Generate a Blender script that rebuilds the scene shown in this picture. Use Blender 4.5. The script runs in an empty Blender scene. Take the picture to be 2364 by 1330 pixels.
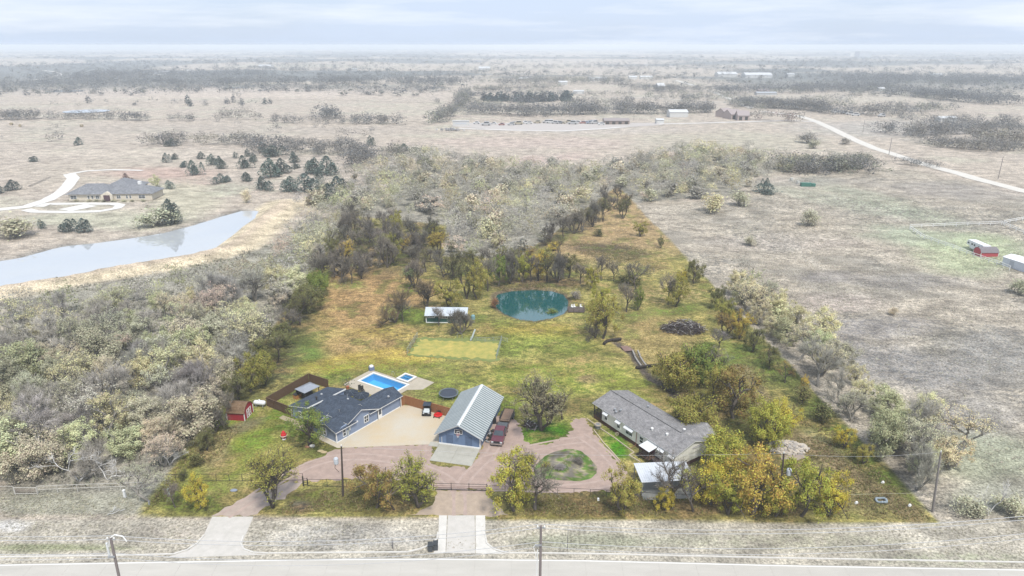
import bpy, bmesh, math, random
import numpy as np
from mathutils import Vector, Matrix
from mathutils.geometry import tessellate_polygon

# ------------------------------------------------------------------ camera, sky, sun, exposure
SC = bpy.context.scene
COL = SC.collection
CAMH, FPX, PITCH = 62.0, 1576.0, math.radians(19.6)
cam_d = bpy.data.cameras.new('camera'); cam = bpy.data.objects.new('camera', cam_d); COL.objects.link(cam)
cam.location = (0, 0, CAMH); cam.rotation_euler = (math.pi / 2 - PITCH, 0, 0)
cam_d.sensor_width = 36.0; cam_d.lens = 36.0 * FPX / 2364.0
cam_d.clip_start = 0.5; cam_d.clip_end = 90000.0
SC.camera = cam
SUN_EL, SUN_AZ = math.radians(60), math.radians(158)      # azimuth clockwise from +Y (the view direction)
world = bpy.data.worlds.new('World'); SC.world = world; world.use_nodes = True
wn, wl = world.node_tree.nodes, world.node_tree.links
wn.clear()
w_out = wn.new('ShaderNodeOutputWorld'); w_bg = wn.new('ShaderNodeBackground')
w_sky = wn.new('ShaderNodeTexSky'); w_sky.sky_type = 'NISHITA'; w_sky.sun_disc = False
w_sky.sun_elevation = SUN_EL; w_sky.sun_rotation = SUN_AZ
w_sky.air_density = 1.0; w_sky.dust_density = 1.5; w_sky.ozone_density = 2.0; w_sky.altitude = 200
w_geo = wn.new('ShaderNodeTexCoord'); w_map = wn.new('ShaderNodeMapping'); w_noise = wn.new('ShaderNodeTexNoise')
w_map.inputs['Scale'].default_value = (1.0, 1.0, 5.0)
w_noise.inputs['Scale'].default_value = 2.6; w_noise.inputs['Detail'].default_value = 6.0; w_noise.inputs['Roughness'].default_value = 0.55
w_ramp = wn.new('ShaderNodeMapRange'); w_ramp.inputs[1].default_value = 0.40; w_ramp.inputs[2].default_value = 0.72
w_ramp.inputs[3].default_value = 0.93; w_ramp.inputs[4].default_value = 0.78
w_mix = wn.new('ShaderNodeMixRGB'); w_mix.inputs[2].default_value = (4.95, 5.75, 7.15, 1)   # thin high overcast
wl.new(w_geo.outputs['Generated'], w_map.inputs[0]); wl.new(w_map.outputs[0], w_noise.inputs['Vector'])
wl.new(w_noise.outputs[0], w_ramp.inputs[0]); wl.new(w_ramp.outputs[0], w_mix.inputs[0])
w_n2 = wn.new('ShaderNodeTexNoise'); w_n2.inputs['Scale'].default_value = 1.7; w_n2.inputs['Detail'].default_value = 7.0; w_n2.inputs['Roughness'].default_value = 0.6
w_m2 = wn.new('ShaderNodeMapping'); w_m2.inputs['Scale'].default_value = (1.3, 1.3, 13.0); w_m2.inputs['Location'].default_value = (3.3, 1.2, 0.4)
wl.new(w_geo.outputs['Generated'], w_m2.inputs[0]); wl.new(w_m2.outputs[0], w_n2.inputs['Vector'])
w_r2 = wn.new('ShaderNodeMapRange'); w_r2.inputs[1].default_value = 0.50; w_r2.inputs[2].default_value = 0.70; w_r2.inputs[4].default_value = 0.85; wl.new(w_n2.outputs[0], w_r2.inputs[0])
w_c2 = wn.new('ShaderNodeMixRGB'); w_c2.inputs[2].default_value = (6.6, 7.0, 7.6, 1)   # whiter streaks of cloud
wl.new(w_r2.outputs[0], w_c2.inputs[0]); wl.new(w_mix.outputs[0], w_c2.inputs[1])
wl.new(w_sky.outputs[0], w_mix.inputs[1]); wl.new(w_c2.outputs[0], w_bg.inputs[0])
wl.new(w_bg.outputs[0], w_out.inputs[0]); w_bg.inputs[1].default_value = 0.05
sun_d = bpy.data.lights.new('sun', 'SUN'); sun = bpy.data.objects.new('sun', sun_d); COL.objects.link(sun)
sun_d.energy = 1.5; sun_d.angle = math.radians(10); sun_d.color = (1.0, 0.96, 0.9)
_sd = Vector((math.sin(SUN_AZ) * math.cos(SUN_EL), math.cos(SUN_AZ) * math.cos(SUN_EL), math.sin(SUN_EL)))
sun.rotation_euler = (-_sd).to_track_quat('-Z', 'Y').to_euler(); sun.location = (60, -60, 200)
SC.view_settings.view_transform = 'Standard'; SC.view_settings.look = 'None'
SC.view_settings.exposure = 1.52; SC.view_settings.gamma = 1.0; SC.view_settings.use_curve_mapping = False
SC.render.engine = 'CYCLES'
SC.cycles.use_denoising = True
try: SC.cycles.denoiser = 'OPENIMAGEDENOISE'
except Exception: pass
SC.cycles.max_bounces = 5; SC.cycles.diffuse_bounces = 3; SC.cycles.glossy_bounces = 2
SC.cycles.transmission_bounces = 3; SC.cycles.transparent_max_bounces = 6; SC.cycles.volume_bounces = 1
SC.cycles.caustics_reflective = False; SC.cycles.caustics_refractive = False

# ------------------------------------------------------------------ noise, terrain, pixel -> ground point
def _hash(i, j, s):
    n = (i.astype(np.int64) * 374761393 + j.astype(np.int64) * 668265263 + s * 974711) & 0x7fffffff
    n = ((n ^ (n >> 13)) * 1274126177) & 0x7fffffff
    return ((n ^ (n >> 16)) & 0xffff) / 65535.0
def vnoise(x, y, s=0):
    x = np.asarray(x, float); y = np.asarray(y, float)
    i = np.floor(x); j = np.floor(y); fx = x - i; fy = y - j
    fx = fx * fx * (3 - 2 * fx); fy = fy * fy * (3 - 2 * fy)
    i = i.astype(np.int64); j = j.astype(np.int64)
    a = _hash(i, j, s); b = _hash(i + 1, j, s); c = _hash(i, j + 1, s); d = _hash(i + 1, j + 1, s)
    return (a + (b - a) * fx) * (1 - fy) + (c + (d - c) * fx) * fy
def fbm(x, y, s=0, o=4):
    v = 0; a = .5; t = 0
    for k in range(o):
        v = v + a * vnoise(x, y, s + k * 17); t += a; a *= .5; x = x * 2.03; y = y * 2.03
    return v / t
def sst(a, b, v):
    t = np.clip((np.asarray(v, float) - a) / (b - a), 0, 1); return t * t * (3 - 2 * t)
def ray(px, py):
    dx = (px - 1182) / FPX; dy = (665 - py) / FPX
    return (dx, math.cos(PITCH) + dy * math.sin(PITCH), -math.sin(PITCH) + dy * math.cos(PITCH))
def atz(px, py, z=0.0):
    v = ray(px, py); t = (z - CAMH) / v[2]
    return (v[0] * t, v[1] * t, z)
def proj(x, y, z):
    z = z - CAMH
    d = y * math.cos(PITCH) - z * math.sin(PITCH); u = y * math.sin(PITCH) + z * math.cos(PITCH)
    return 1182 + FPX * x / d, 665 - FPX * u / d, d
def inpoly(x, y, poly):
    x = np.asarray(x, float); y = np.asarray(y, float); r = np.zeros(x.shape, bool); n = len(poly)
    for i in range(n):
        x0, y0 = poly[i][:2]; x1, y1 = poly[(i + 1) % n][:2]
        if y0 == y1: continue
        c = ((y0 > y) != (y1 > y)) & (x < (x1 - x0) * (y - y0) / (y1 - y0) + x0)
        r ^= c
    return r
def dseg(x, y, pts, closed=True):
    x = np.asarray(x, float); y = np.asarray(y, float); d = np.full(x.shape, 1e9); n = len(pts)
    for i in range(n if closed else n - 1):
        x0, y0 = pts[i][:2]; x1, y1 = pts[(i + 1) % n][:2]
        L = (x1 - x0) ** 2 + (y1 - y0) ** 2 + 1e-9
        t = np.clip(((x - x0) * (x1 - x0) + (y - y0) * (y1 - y0)) / L, 0, 1)
        d = np.minimum(d, np.hypot(x - x0 - t * (x1 - x0), y - y0 - t * (y1 - y0)))
    return d
def sdf(x, y, poly):
    d = dseg(x, y, poly); return np.where(inpoly(x, y, poly), -d, d)
def P0(*pp): return [atz(*p)[:2] for p in pp]
LOT = P0((317, 1190), (815, 497), (1031, 520), (1025, 594), (1195, 598), (1426, 430), (2175, 1211))
POND = P0((1142, 690), (1150, 677), (1180, 670), (1230, 667), (1275, 670), (1300, 678), (1311, 692), (1309, 712), (1300, 722), (1270, 733), (1235, 740), (1200, 735), (1165, 722), (1146, 707))
LAKE = P0((-60, 628), (0, 600), (60, 590), (140, 566), (210, 560), (300, 548), (380, 535), (450, 517), (510, 498), (560, 484), (596, 484), (590, 500), (560, 520), (530, 545), (490, 575), (420, 592), (330, 605), (240, 620), (150, 640), (60, 652), (-60, 672))
DAM = P0((-80, 690), (100, 655), (240, 630), (350, 614), (470, 592), (540, 570), (585, 535), (625, 498), (660, 470))
DITCH = P0((1425, 790), (1462, 815), (1478, 840), (1500, 870), (1530, 885), (1555, 905), (1560, 925))
WATER_POND, WATER_LAKE = -0.35, -0.5
POOL_UV = None
def terrain(x, y):
    x = np.asarray(x, float); y = np.asarray(y, float)
    r = np.hypot(x * 0.8, y - 120)
    A = 3.0 * sst(240, 700, r) + 7.0 * sst(900, 3000, r)
    h = (fbm(x / 260 + 3.1, y / 260 + 7.7, 5, 3) - .5) * 2 * A
    h = h + (fbm(x / 22, y / 22, 9, 3) - .5) * 0.9 * sst(118, 150, y) * (1 - sst(280, 500, r))
    s = sdf(x, y, POND); h = np.where(s < 6, h * np.clip(s / 6, 0, 1), h)
    h = h - np.clip((1.2 - s) * 0.32, 0, 1.8)
    s = sdf(x, y, LAKE); h = np.where(s < 10, h * np.clip(s / 10, 0, 1), h)
    h = h - np.clip((2.2 - s) * 0.25, 0, 2.0)
    h = h + 1.3 * (1 - sst(1.5, 7.0, dseg(x, y, DAM, False))) * sst(0, 4, s)
    h = h - 0.55 * (1 - sst(0.3, 1.6, dseg(x, y, DITCH, False)))
    return h
def _bb(poly, m): xs = [p[0] for p in poly]; ys = [p[1] for p in poly]; return (min(xs) - m, max(xs) + m, min(ys) - m, max(ys) + m)
_BB = [_bb(POND, 8), _bb(LAKE, 14), _bb(DAM, 9), _bb(DITCH, 3)]
def _h1(i, j, s):
    n = (i * 374761393 + j * 668265263 + s * 974711) & 0x7fffffff
    n = ((n ^ (n >> 13)) * 1274126177) & 0x7fffffff
    return ((n ^ (n >> 16)) & 0xffff) / 65535.0
def vn1(x, y, s=0):
    i = math.floor(x); j = math.floor(y); fx = x - i; fy = y - j; fx = fx * fx * (3 - 2 * fx); fy = fy * fy * (3 - 2 * fy)
    a = _h1(i, j, s); b = _h1(i + 1, j, s); c = _h1(i, j + 1, s); d = _h1(i + 1, j + 1, s)
    return (a + (b - a) * fx) * (1 - fy) + (c + (d - c) * fx) * fy
def fb1(x, y, s=0, o=4):
    v = 0.0; a = .5; t = 0.0
    for k in range(o): v += a * vn1(x, y, s + k * 17); t += a; a *= .5; x *= 2.03; y *= 2.03
    return v / t
def s1(a, b, v):
    t = min(1.0, max(0.0, (v - a) / (b - a))); return t * t * (3 - 2 * t)
def hz(x, y):
    for b in _BB:
        if b[0] < x < b[1] and b[2] < y < b[3]: return float(terrain(np.array([x]), np.array([y]))[0])
    r = math.hypot(x * .8, y - 120); A = 3.0 * s1(240, 700, r) + 7.0 * s1(900, 3000, r)
    h = (fb1(x / 260 + 3.1, y / 260 + 7.7, 5, 3) - .5) * 2 * A if A > 0 else 0.0
    k = s1(118, 150, y) * (1 - s1(280, 500, r))
    return h + (fb1(x / 22, y / 22, 9, 3) - .5) * 0.9 * k if k > 0 else h
def at(px, py):
    z = 0.0
    for _ in range(4):
        p = atz(px, py, z); z = hz(p[0], p[1])
    return Vector((p[0], p[1], z))
def mpp(px, py):                                 # metres per photo pixel at a ground point
    p = at(px, py); return proj(*p)[2] / FPX

# ------------------------------------------------------------------ materials
MATS = {}
def nt(name):
    m = bpy.data.materials.new(name); m.use_nodes = True; n = m.node_tree.nodes; n.clear()
    o = n.new('ShaderNodeOutputMaterial'); b = n.new('ShaderNodeBsdfPrincipled')
    m.node_tree.links.new(b.outputs[0], o.inputs[0])
    return m, n, m.node_tree.links, b, o
def M(name, c, c2=None, scale=3.0, rough=0.8, bump=0.0, metal=0.0, detail=5.0, spec=0.3, stretch=None, bdist=0.05):
    if name in MATS: return MATS[name]
    m, n, l, b, o = nt(name)
    b.inputs['Roughness'].default_value = rough; b.inputs['Metallic'].default_value = metal
    b.inputs['Specular IOR Level'].default_value = spec
    if c2 is None: c2 = tuple(v * 0.78 for v in c)
    tc = n.new('ShaderNodeTexCoord'); no = n.new('ShaderNodeTexNoise'); no.inputs['Scale'].default_value = scale
    no.inputs['Detail'].default_value = detail; no.inputs['Roughness'].default_value = .65
    if stretch:
        mp = n.new('ShaderNodeMapping'); mp.inputs['Scale'].default_value = stretch
        l.new(tc.outputs['Object'], mp.inputs[0]); l.new(mp.outputs[0], no.inputs['Vector'])
    else: l.new(tc.outputs['Object'], no.inputs['Vector'])
    rp = n.new('ShaderNodeMapRange'); rp.inputs[1].default_value = .3; rp.inputs[2].default_value = .7
    mx = n.new('ShaderNodeMixRGB'); mx.inputs[1].default_value = (*c, 1); mx.inputs[2].default_value = (*c2, 1)
    l.new(no.outputs[0], rp.inputs[0]); l.new(rp.outputs[0], mx.inputs[0]); l.new(mx.outputs[0], b.inputs['Base Color'])
    if bump:
        bp = n.new('ShaderNodeBump'); bp.inputs['Strength'].default_value = bump; bp.inputs['Distance'].default_value = bdist
        l.new(no.outputs[0], bp.inputs['Height']); l.new(bp.outputs[0], b.inputs['Normal'])
    MATS[name] = m; return m
def Mshingle(name, c, c2, tab=0.3, row=0.16):
    m, n, l, b, o = nt(name); b.inputs['Roughness'].default_value = .9; b.inputs['Specular IOR Level'].default_value = .2
    tc = n.new('ShaderNodeTexCoord'); br = n.new('ShaderNodeTexBrick'); no = n.new('ShaderNodeTexNoise')
    br.inputs['Scale'].default_value = 1.0; br.inputs['Brick Width'].default_value = tab; br.inputs['Row Height'].default_value = row
    br.inputs['Mortar Size'].default_value = .012; br.inputs['Color1'].default_value = (*c, 1); br.inputs['Color2'].default_value = (*c2, 1)
    br.inputs['Mortar'].default_value = tuple(v * .6 for v in c) + (1,); br.inputs['Bias'].default_value = 0
    l.new(tc.outputs['Object'], br.inputs['Vector']); l.new(tc.outputs['Object'], no.inputs['Vector'])
    no.inputs['Scale'].default_value = 1.1; no.inputs['Detail'].default_value = 8; no.inputs['Roughness'].default_value = .75
    rp = n.new('ShaderNodeMapRange'); rp.inputs[1].default_value = .3; rp.inputs[2].default_value = .7; rp.inputs[3].default_value = .62; rp.inputs[4].default_value = 1.3
    mx = n.new('ShaderNodeMixRGB'); mx.blend_type = 'MULTIPLY'; mx.inputs[0].default_value = 1
    l.new(no.outputs[0], rp.inputs[0]); l.new(br.outputs[0], mx.inputs[1]); l.new(rp.outputs[0], mx.inputs[2]); l.new(mx.outputs[0], b.inputs['Base Color'])
    MATS[name] = m; return m
def Mobj(name, var=0.55, transl=0.0, rough=.85, islands=True, attr=None):
    """colour comes from the object's own colour (or a vertex attribute), varied leaf by leaf"""
    m, n, l, b, o = nt(name); b.inputs['Roughness'].default_value = rough; b.inputs['Specular IOR Level'].default_value = .15
    if attr:
        oi = n.new('ShaderNodeAttribute'); oi.attribute_name = attr; col = oi.outputs['Color']
    else:
        oi = n.new('ShaderNodeObjectInfo'); col = oi.outputs['Color']
    ge = n.new('ShaderNodeNewGeometry')
    no = n.new('ShaderNodeTexNoise'); no.inputs['Scale'].default_value = .55; no.inputs['Detail'].default_value = 2
    tc = n.new('ShaderNodeTexCoord'); l.new(ge.outputs['Position'], no.inputs['Vector'])
    ad = n.new('ShaderNodeMath'); ad.operation = 'MULTIPLY_ADD'; ad.inputs[1].default_value = var; ad.inputs[2].default_value = 1 - var * .62
    if islands: l.new(ge.outputs['Random Per Island'], ad.inputs[0])
    else: l.new(no.outputs[0], ad.inputs[0])
    a2 = n.new('ShaderNodeMapRange'); a2.inputs[1].default_value = .32; a2.inputs[2].default_value = .68; a2.inputs[3].default_value = .72; a2.inputs[4].default_value = 1.25
    l.new(no.outputs[0], a2.inputs[0])
    mu = n.new('ShaderNodeMath'); mu.operation = 'MULTIPLY'; l.new(ad.outputs[0], mu.inputs[0]); l.new(a2.outputs[0], mu.inputs[1])
    hs = n.new('ShaderNodeHueSaturation'); l.new(col, hs.inputs['Color']); l.new(mu.outputs[0], hs.inputs['Value'])
    hr = n.new('ShaderNodeMapRange'); hr.inputs[3].default_value = .465; hr.inputs[4].default_value = .535
    if islands: l.new(ge.outputs['Random Per Island'], hr.inputs[0]); l.new(hr.outputs[0], hs.inputs['Hue'])
    l.new(hs.outputs[0], b.inputs['Base Color'])
    if transl:
        t = n.new('ShaderNodeBsdfTranslucent'); l.new(hs.outputs[0], t.inputs[0])
        mx = n.new('ShaderNodeMixShader'); mx.inputs[0].default_value = transl
        l.new(b.outputs[0], mx.inputs[1]); l.new(t.outputs[0], mx.inputs[2]); l.new(mx.outputs[0], o.inputs[0])
    MATS[name] = m; return m
def Mwater(name, deep, clear=0.0, rough=0.03, bump=.12, scale=1.2, ior=1.33):
    m, n, l, b, o = nt(name)
    b.inputs['Base Color'].default_value = (*deep, 1); b.inputs['Roughness'].default_value = rough; b.inputs['IOR'].default_value = ior
    b.inputs['Specular IOR Level'].default_value = .5
    tc = n.new('ShaderNodeTexCoord'); no = n.new('ShaderNodeTexNoise'); no.inputs['Scale'].default_value = scale; no.inputs['Detail'].default_value = 3
    bp = n.new('ShaderNodeBump'); bp.inputs['Strength'].default_value = bump; bp.inputs['Distance'].default_value = .03
    l.new(tc.outputs['Object'], no.inputs['Vector']); l.new(no.outputs[0], bp.inputs['Height']); l.new(bp.outputs[0], b.inputs['Normal'])
    if clear:
        t = n.new('ShaderNodeBsdfTransparent'); t.inputs[0].default_value = (.72, .93, .98, 1)
        g = n.new('ShaderNodeBsdfGlossy'); g.inputs['Roughness'].default_value = rough; l.new(bp.outputs[0], g.inputs['Normal'])
        fr = n.new('ShaderNodeFresnel'); fr.inputs[0].default_value = 1.33; l.new(bp.outputs[0], fr.inputs['Normal'])
        mx = n.new('ShaderNodeMixShader'); l.new(fr.outputs[0], mx.inputs[0]); l.new(t.outputs[0], mx.inputs[1]); l.new(g.outputs[0], mx.inputs[2])
        l.new(mx.outputs[0], o.inputs[0])
    MATS[name] = m; return m

# ------------------------------------------------------------------ mesh building
class MB:
    def __init__(s): s.v = []; s.f = []; s.m = []
    def face(s, pts, m=0):
        k = len(s.v); s.v += [tuple(p) for p in pts]; s.f.append(tuple(range(k, k + len(pts)))); s.m.append(m)
    def box(s, c, d, rz=0.0, m=0, top=1.0, topx=None):
        k = len(s.v); x, y, z = d[0] / 2, d[1] / 2, d[2] / 2; ca, sa = math.cos(rz), math.sin(rz)
        tx = top if topx is None else topx
        for sz, t, u in ((-z, 1.0, 1.0), (z, tx, top)):
            for sx, sy in ((-x, -y), (x, -y), (x, y), (-x, y)):
                a, b = sx * t, sy * u; s.v.append((c[0] + a * ca - b * sa, c[1] + a * sa + b * ca, c[2] + sz))
        for q in ((3, 2, 1, 0), (4, 5, 6, 7), (0, 1, 5, 4), (1, 2, 6, 5), (2, 3, 7, 6), (3, 0, 4, 7)):
            s.f.append(tuple(k + i for i in q)); s.m.append(m)
    def slab(s, top, t=0.1, m=0, mside=None):
        """thick sheet whose upper face is the polygon `top`"""
        k = len(s.v); n = len(top); s.v += [tuple(p) for p in top] + [(p[0], p[1], p[2] - t) for p in top]
        s.f.append(tuple(range(k, k + n))); s.m.append(m)
        s.f.append(tuple(range(k + 2 * n - 1, k + n - 1, -1))); s.m.append(m if mside is None else mside)
        for i in range(n):
            j = (i + 1) % n; s.f.append((k + i, k + n + i, k + n + j, k + j)); s.m.append(m if mside is None else mside)
    def prism(s, pts, axis, m=0):
        """pts: planar polygon, pushed along vector axis"""
        k = len(s.v); n = len(pts); s.v += [tuple(p) for p in pts] + [tuple(p[i] + axis[i] for i in range(3)) for p in pts]
        s.f.append(tuple(range(k + n - 1, k - 1, -1))); s.m.append(m); s.f.append(tuple(range(k + n, k + 2 * n))); s.m.append(m)
        for i in range(n):
            j = (i + 1) % n; s.f.append((k + i, k + j, k + n + j, k + n + i)); s.m.append(m)
    def tube(s, a, b, r0, r1=None, n=6, m=0, cap=True):
        r1 = r0 if r1 is None else r1; a = Vector(a); b = Vector(b); d = (b - a)
        if d.length < 1e-6: return
        d.normalize(); u = d.orthogonal().normalized(); w = d.cross(u); k = len(s.v)
        for p, r in ((a, r0), (b, r1)):
            for i in range(n):
                t = 2 * math.pi * i / n; s.v.append(tuple(p + u * (r * math.cos(t)) + w * (r * math.sin(t))))
        for i in range(n):
            j = (i + 1) % n; s.f.append((k + i, k + j, k + n + j, k + n + i)); s.m.append(m)
        if cap:
            s.f.append(tuple(range(k + n - 1, k - 1, -1))); s.m.append(m); s.f.append(tuple(range(k + n, k + 2 * n))); s.m.append(m)
    def path(s, pts, r, n=5, m=0):
        for a, b in zip(pts[:-1], pts[1:]): s.tube(a, b, r, r, n, m)
    def lathe(s, c, prof, n=12, m=0, ax='z'):
        k = len(s.v)
        for r, h in prof:
            for i in range(n):
                t = 2 * math.pi * i / n; a, b = r * math.cos(t), r * math.sin(t)
                s.v.append((c[0] + a, c[1] + b, c[2] + h) if ax == 'z' else ((c[0] + h, c[1] + a, c[2] + b) if ax == 'x' else (c[0] + a, c[1] + h, c[2] + b)))
        for q in range(len(prof) - 1):
            for i in range(n):
                j = (i + 1) % n; s.f.append((k + q * n + i, k + q * n + j, k + (q + 1) * n + j, k + (q + 1) * n + i)); s.m.append(m)
        s.f.append(tuple(range(k + n - 1, k - 1, -1))); s.m.append(m)
        e = k + (len(prof) - 1) * n; s.f.append(tuple(range(e, e + n))); s.m.append(m)
    def mesh(s, name, mats, smooth=False):
        me = bpy.data.meshes.new(name); me.from_pydata(s.v, [], s.f)
        mats = mats if isinstance(mats, (list, tuple)) else [mats]
        for q in mats: me.materials.append(q)
        me.polygons.foreach_set('material_index', s.m)
        if smooth: me.polygons.foreach_set('use_smooth', [True] * len(s.f))
        me.update(); return me
    def build(s, name, mats, parent=None, smooth=False):
        if name in SPLIT:                        # loose pieces become parts of their own
            par = list(range(len(s.v)))
            def root(i):
                while par[i] != i: par[i] = par[par[i]]; i = par[i]
                return i
            for f in s.f:
                for k in f[1:]: par[root(k)] = root(f[0])
            sets = {}
            for f, m in zip(s.f, s.m): sets.setdefault(root(f[0]), []).append((f, m))
            if len(sets) > 1:
                for fs in sets.values():
                    q = MB(); idx = {}
                    for f, m in fs:
                        for k in f:
                            if k not in idx: idx[k] = len(q.v); q.v.append(s.v[k])
                        q.f.append(tuple(idx[k] for k in f)); q.m.append(m)
                    o = link(name, q.mesh(name, mats, smooth), parent)
                return o
        return link(name, s.mesh(name, mats, smooth), parent)
def link(name, me, parent=None, loc=None, rz=0, sc=None, col=None):
    o = bpy.data.objects.new(name, me); COL.objects.link(o)
    if parent is not None: o.parent = parent
    if loc is not None: o.location = loc
    if rz: o.rotation_euler = (0, 0, rz)
    if sc is not None: o.scale = sc if isinstance(sc, (tuple, list)) else (sc, sc, sc)
    if col is not None: o.color = (*col, 1)
    return o
SPLIT = ('corner_board', 'vent_pipe', 'bracket', 'porch_post', 'canopy_post', 'leg', 'downpipe', 'insulator', 'spoke', 'pile', 'bearer', 'caster_arm', 'gate_post', 'rib', 'centre_line')
def tag(o, label=None, cat=None, group=None, kind=None):
    if label: o['label'] = label
    if cat: o['category'] = cat
    if group: o['group'] = group
    if kind: o['kind'] = kind
    return o
def empty(name, loc=(0, 0, 0), rz=0.0, label=None, cat=None, group=None):
    o = link(name, None, None, loc, rz); o.empty_display_size = .3
    return tag(o, label, cat, group)
def npmesh(name, verts, quads=None, tris=None, mats=(), col=None, colname='tint', smooth=False):
    """fast mesh from numpy arrays"""
    me = bpy.data.meshes.new(name); verts = np.asarray(verts, np.float32)
    f = quads if quads is not None else tris; w = f.shape[1]
    me.vertices.add(len(verts)); me.vertices.foreach_set('co', verts.ravel())
    me.loops.add(f.size); me.loops.foreach_set('vertex_index', np.asarray(f, np.int32).ravel())
    me.polygons.add(len(f)); me.polygons.foreach_set('loop_start', np.arange(0, f.size, w, dtype=np.int32))
    try: me.polygons.foreach_set('loop_total', np.full(len(f), w, np.int32))
    except Exception: pass
    if smooth: me.polygons.foreach_set('use_smooth', np.ones(len(f), bool))
    if col is not None:
        a = me.color_attributes.new(colname, 'FLOAT_COLOR', 'POINT')
        c = np.ones((len(verts), 4), np.float32); c[:, :3] = col; a.data.foreach_set('color', c.ravel())
    for q in mats: me.materials.append(q)
    me.update(calc_edges=True); me.validate(); return me
def polysheet(name, pts, z, mat, parent=None, jit=0.0, step=1.0, seed=1, drape=False):
    """flat sheet from an outline of ground points; jit roughens the edge"""
    rg = random.Random(seed); out = []
    n = len(pts)
    for i in range(n):
        a, b = Vector(pts[i][:2]), Vector(pts[(i + 1) % n][:2]); L = (b - a).length
        k = max(1, int(L / step)) if jit else 1
        nrm = Vector((-(b - a).y, (b - a).x)).normalized() if L > 0 else Vector((0, 0))
        for q in range(k):
            p = a.lerp(b, q / k) + nrm * (rg.uniform(-jit, jit) if jit else 0); out.append(p)
    tri = tessellate_polygon([[Vector((p.x, p.y, 0)) for p in out]])
    me = bpy.data.meshes.new(name)
    me.from_pydata([(p.x, p.y, (hz(p.x, p.y) if drape else 0) + z) for p in out], [], [tuple(t) for t in tri]); me.materials.append(mat)
    bm = bmesh.new(); bm.from_mesh(me)
    for f in bm.faces:
        if f.normal.z < 0: f.normal_flip()
    bm.to_mesh(me); bm.free()
    return link(name, me, parent)
def ribbon(name, pts, width, z, mat, parent=None, step=6.0, off=0.0):
    """strip that follows a line of ground points and drapes over the terrain"""
    line = []
    for a, b in zip(pts[:-1], pts[1:]):
        a, b = Vector(a[:2]), Vector(b[:2]); k = max(1, int((b - a).length / step))
        line += [a.lerp(b, i / k) for i in range(k)]
    line.append(Vector(pts[-1][:2])); v = []; f = []
    for i, p in enumerate(line):
        d = (line[min(i + 1, len(line) - 1)] - line[max(i - 1, 0)]).normalized(); nn = Vector((-d.y, d.x))
        for s in (-1, 1):
            q = p + nn * (off + s * width / 2); v.append((q.x, q.y, hz(q.x, q.y) + z))
        if i: f.append((2 * i - 2, 2 * i - 1, 2 * i + 1, 2 * i)[::-1])
    me = bpy.data.meshes.new(name); me.from_pydata(v, [], f); me.materials.append(mat); me.update()
    return link(name, me, parent)
# ------------------------------------------------------------------ the ground sheet
def _axis_x():
    a = list(np.arange(0, 66, 0.75)); s = a[-1]
    while s < 26000: s += max(.75, s * .034); a.append(s)
    a = np.array(a); return np.concatenate([-a[:0:-1], a])
def _axis_y():
    a = [-400., -150, -60, -20, 10, 30, 42, 50, 56]; y = 60.
    while y < 205: a.append(y); y += .6
    while y < 2200: a.append(y); y += y * .008
    while y < 32000: a.append(y); y += y * .03
    return np.array(a)
gx, gy = _axis_x(), _axis_y()
GX, GY = np.meshgrid(gx, gy)
GZ = terrain(GX, GY)
# pool frame (local axes of the pool: length, width) and the pit it sits in
pA, pB, pC = (Vector(atz(*q)) for q in ((825, 880), (862, 860), (946, 888.4)))
pool_u = (pC - pB).normalized(); pool_v = Vector((-pool_u.y, pool_u.x, 0)); POOL_L = (pC - pB).length; POOL_W = (pB - pA).length
pool_o = pB - pool_v * POOL_W                       # near-left corner of the coping
def pool_xy(u, v): return pool_o + pool_u * u + pool_v * v
SPA_U0, SPA_U1, SPA_V0, SPA_V1 = POOL_L * .62, POOL_L * .62 + 3.0, POOL_W + .15, POOL_W + 2.9
_lu = (GX - pool_o.x) * pool_u.x + (GY - pool_o.y) * pool_u.y
_lv = (GX - pool_o.x) * pool_v.x + (GY - pool_o.y) * pool_v.y
GZ = np.where((_lu > -.2) & (_lu < POOL_L + .2) & (_lv > -.2) & (_lv < POOL_W + .2), -2.6, GZ)
GZ = np.where((_lu > SPA_U0) & (_lu < SPA_U1) & (_lv > SPA_V0) & (_lv < SPA_V1), -2.6, GZ)
# colours of soil and grass, patch by patch
_d = GY * math.cos(PITCH) + CAMH * math.sin(PITCH)
_d = np.maximum(_d, 1.0)
PX = 1182 + FPX * GX / _d; PY = 665 - FPX * (GY * math.sin(PITCH) - CAMH * math.cos(PITCH)) / _d
C1 = np.zeros(GX.shape + (3,)); C2 = np.zeros_like(C1)
def setc(A, w, c): A[...] = A * (1 - w[..., None]) + np.array(c) * w[..., None]
ones = np.ones_like(GX)
n1 = fbm(GX / 9, GY / 9, 21, 4); n2 = fbm(GX / 28, GY / 28, 33, 4); n3 = fbm(GX / 90, GY / 60, 41, 4); n4 = fbm(GX / 700, GY / 420, 55, 4)
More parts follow.
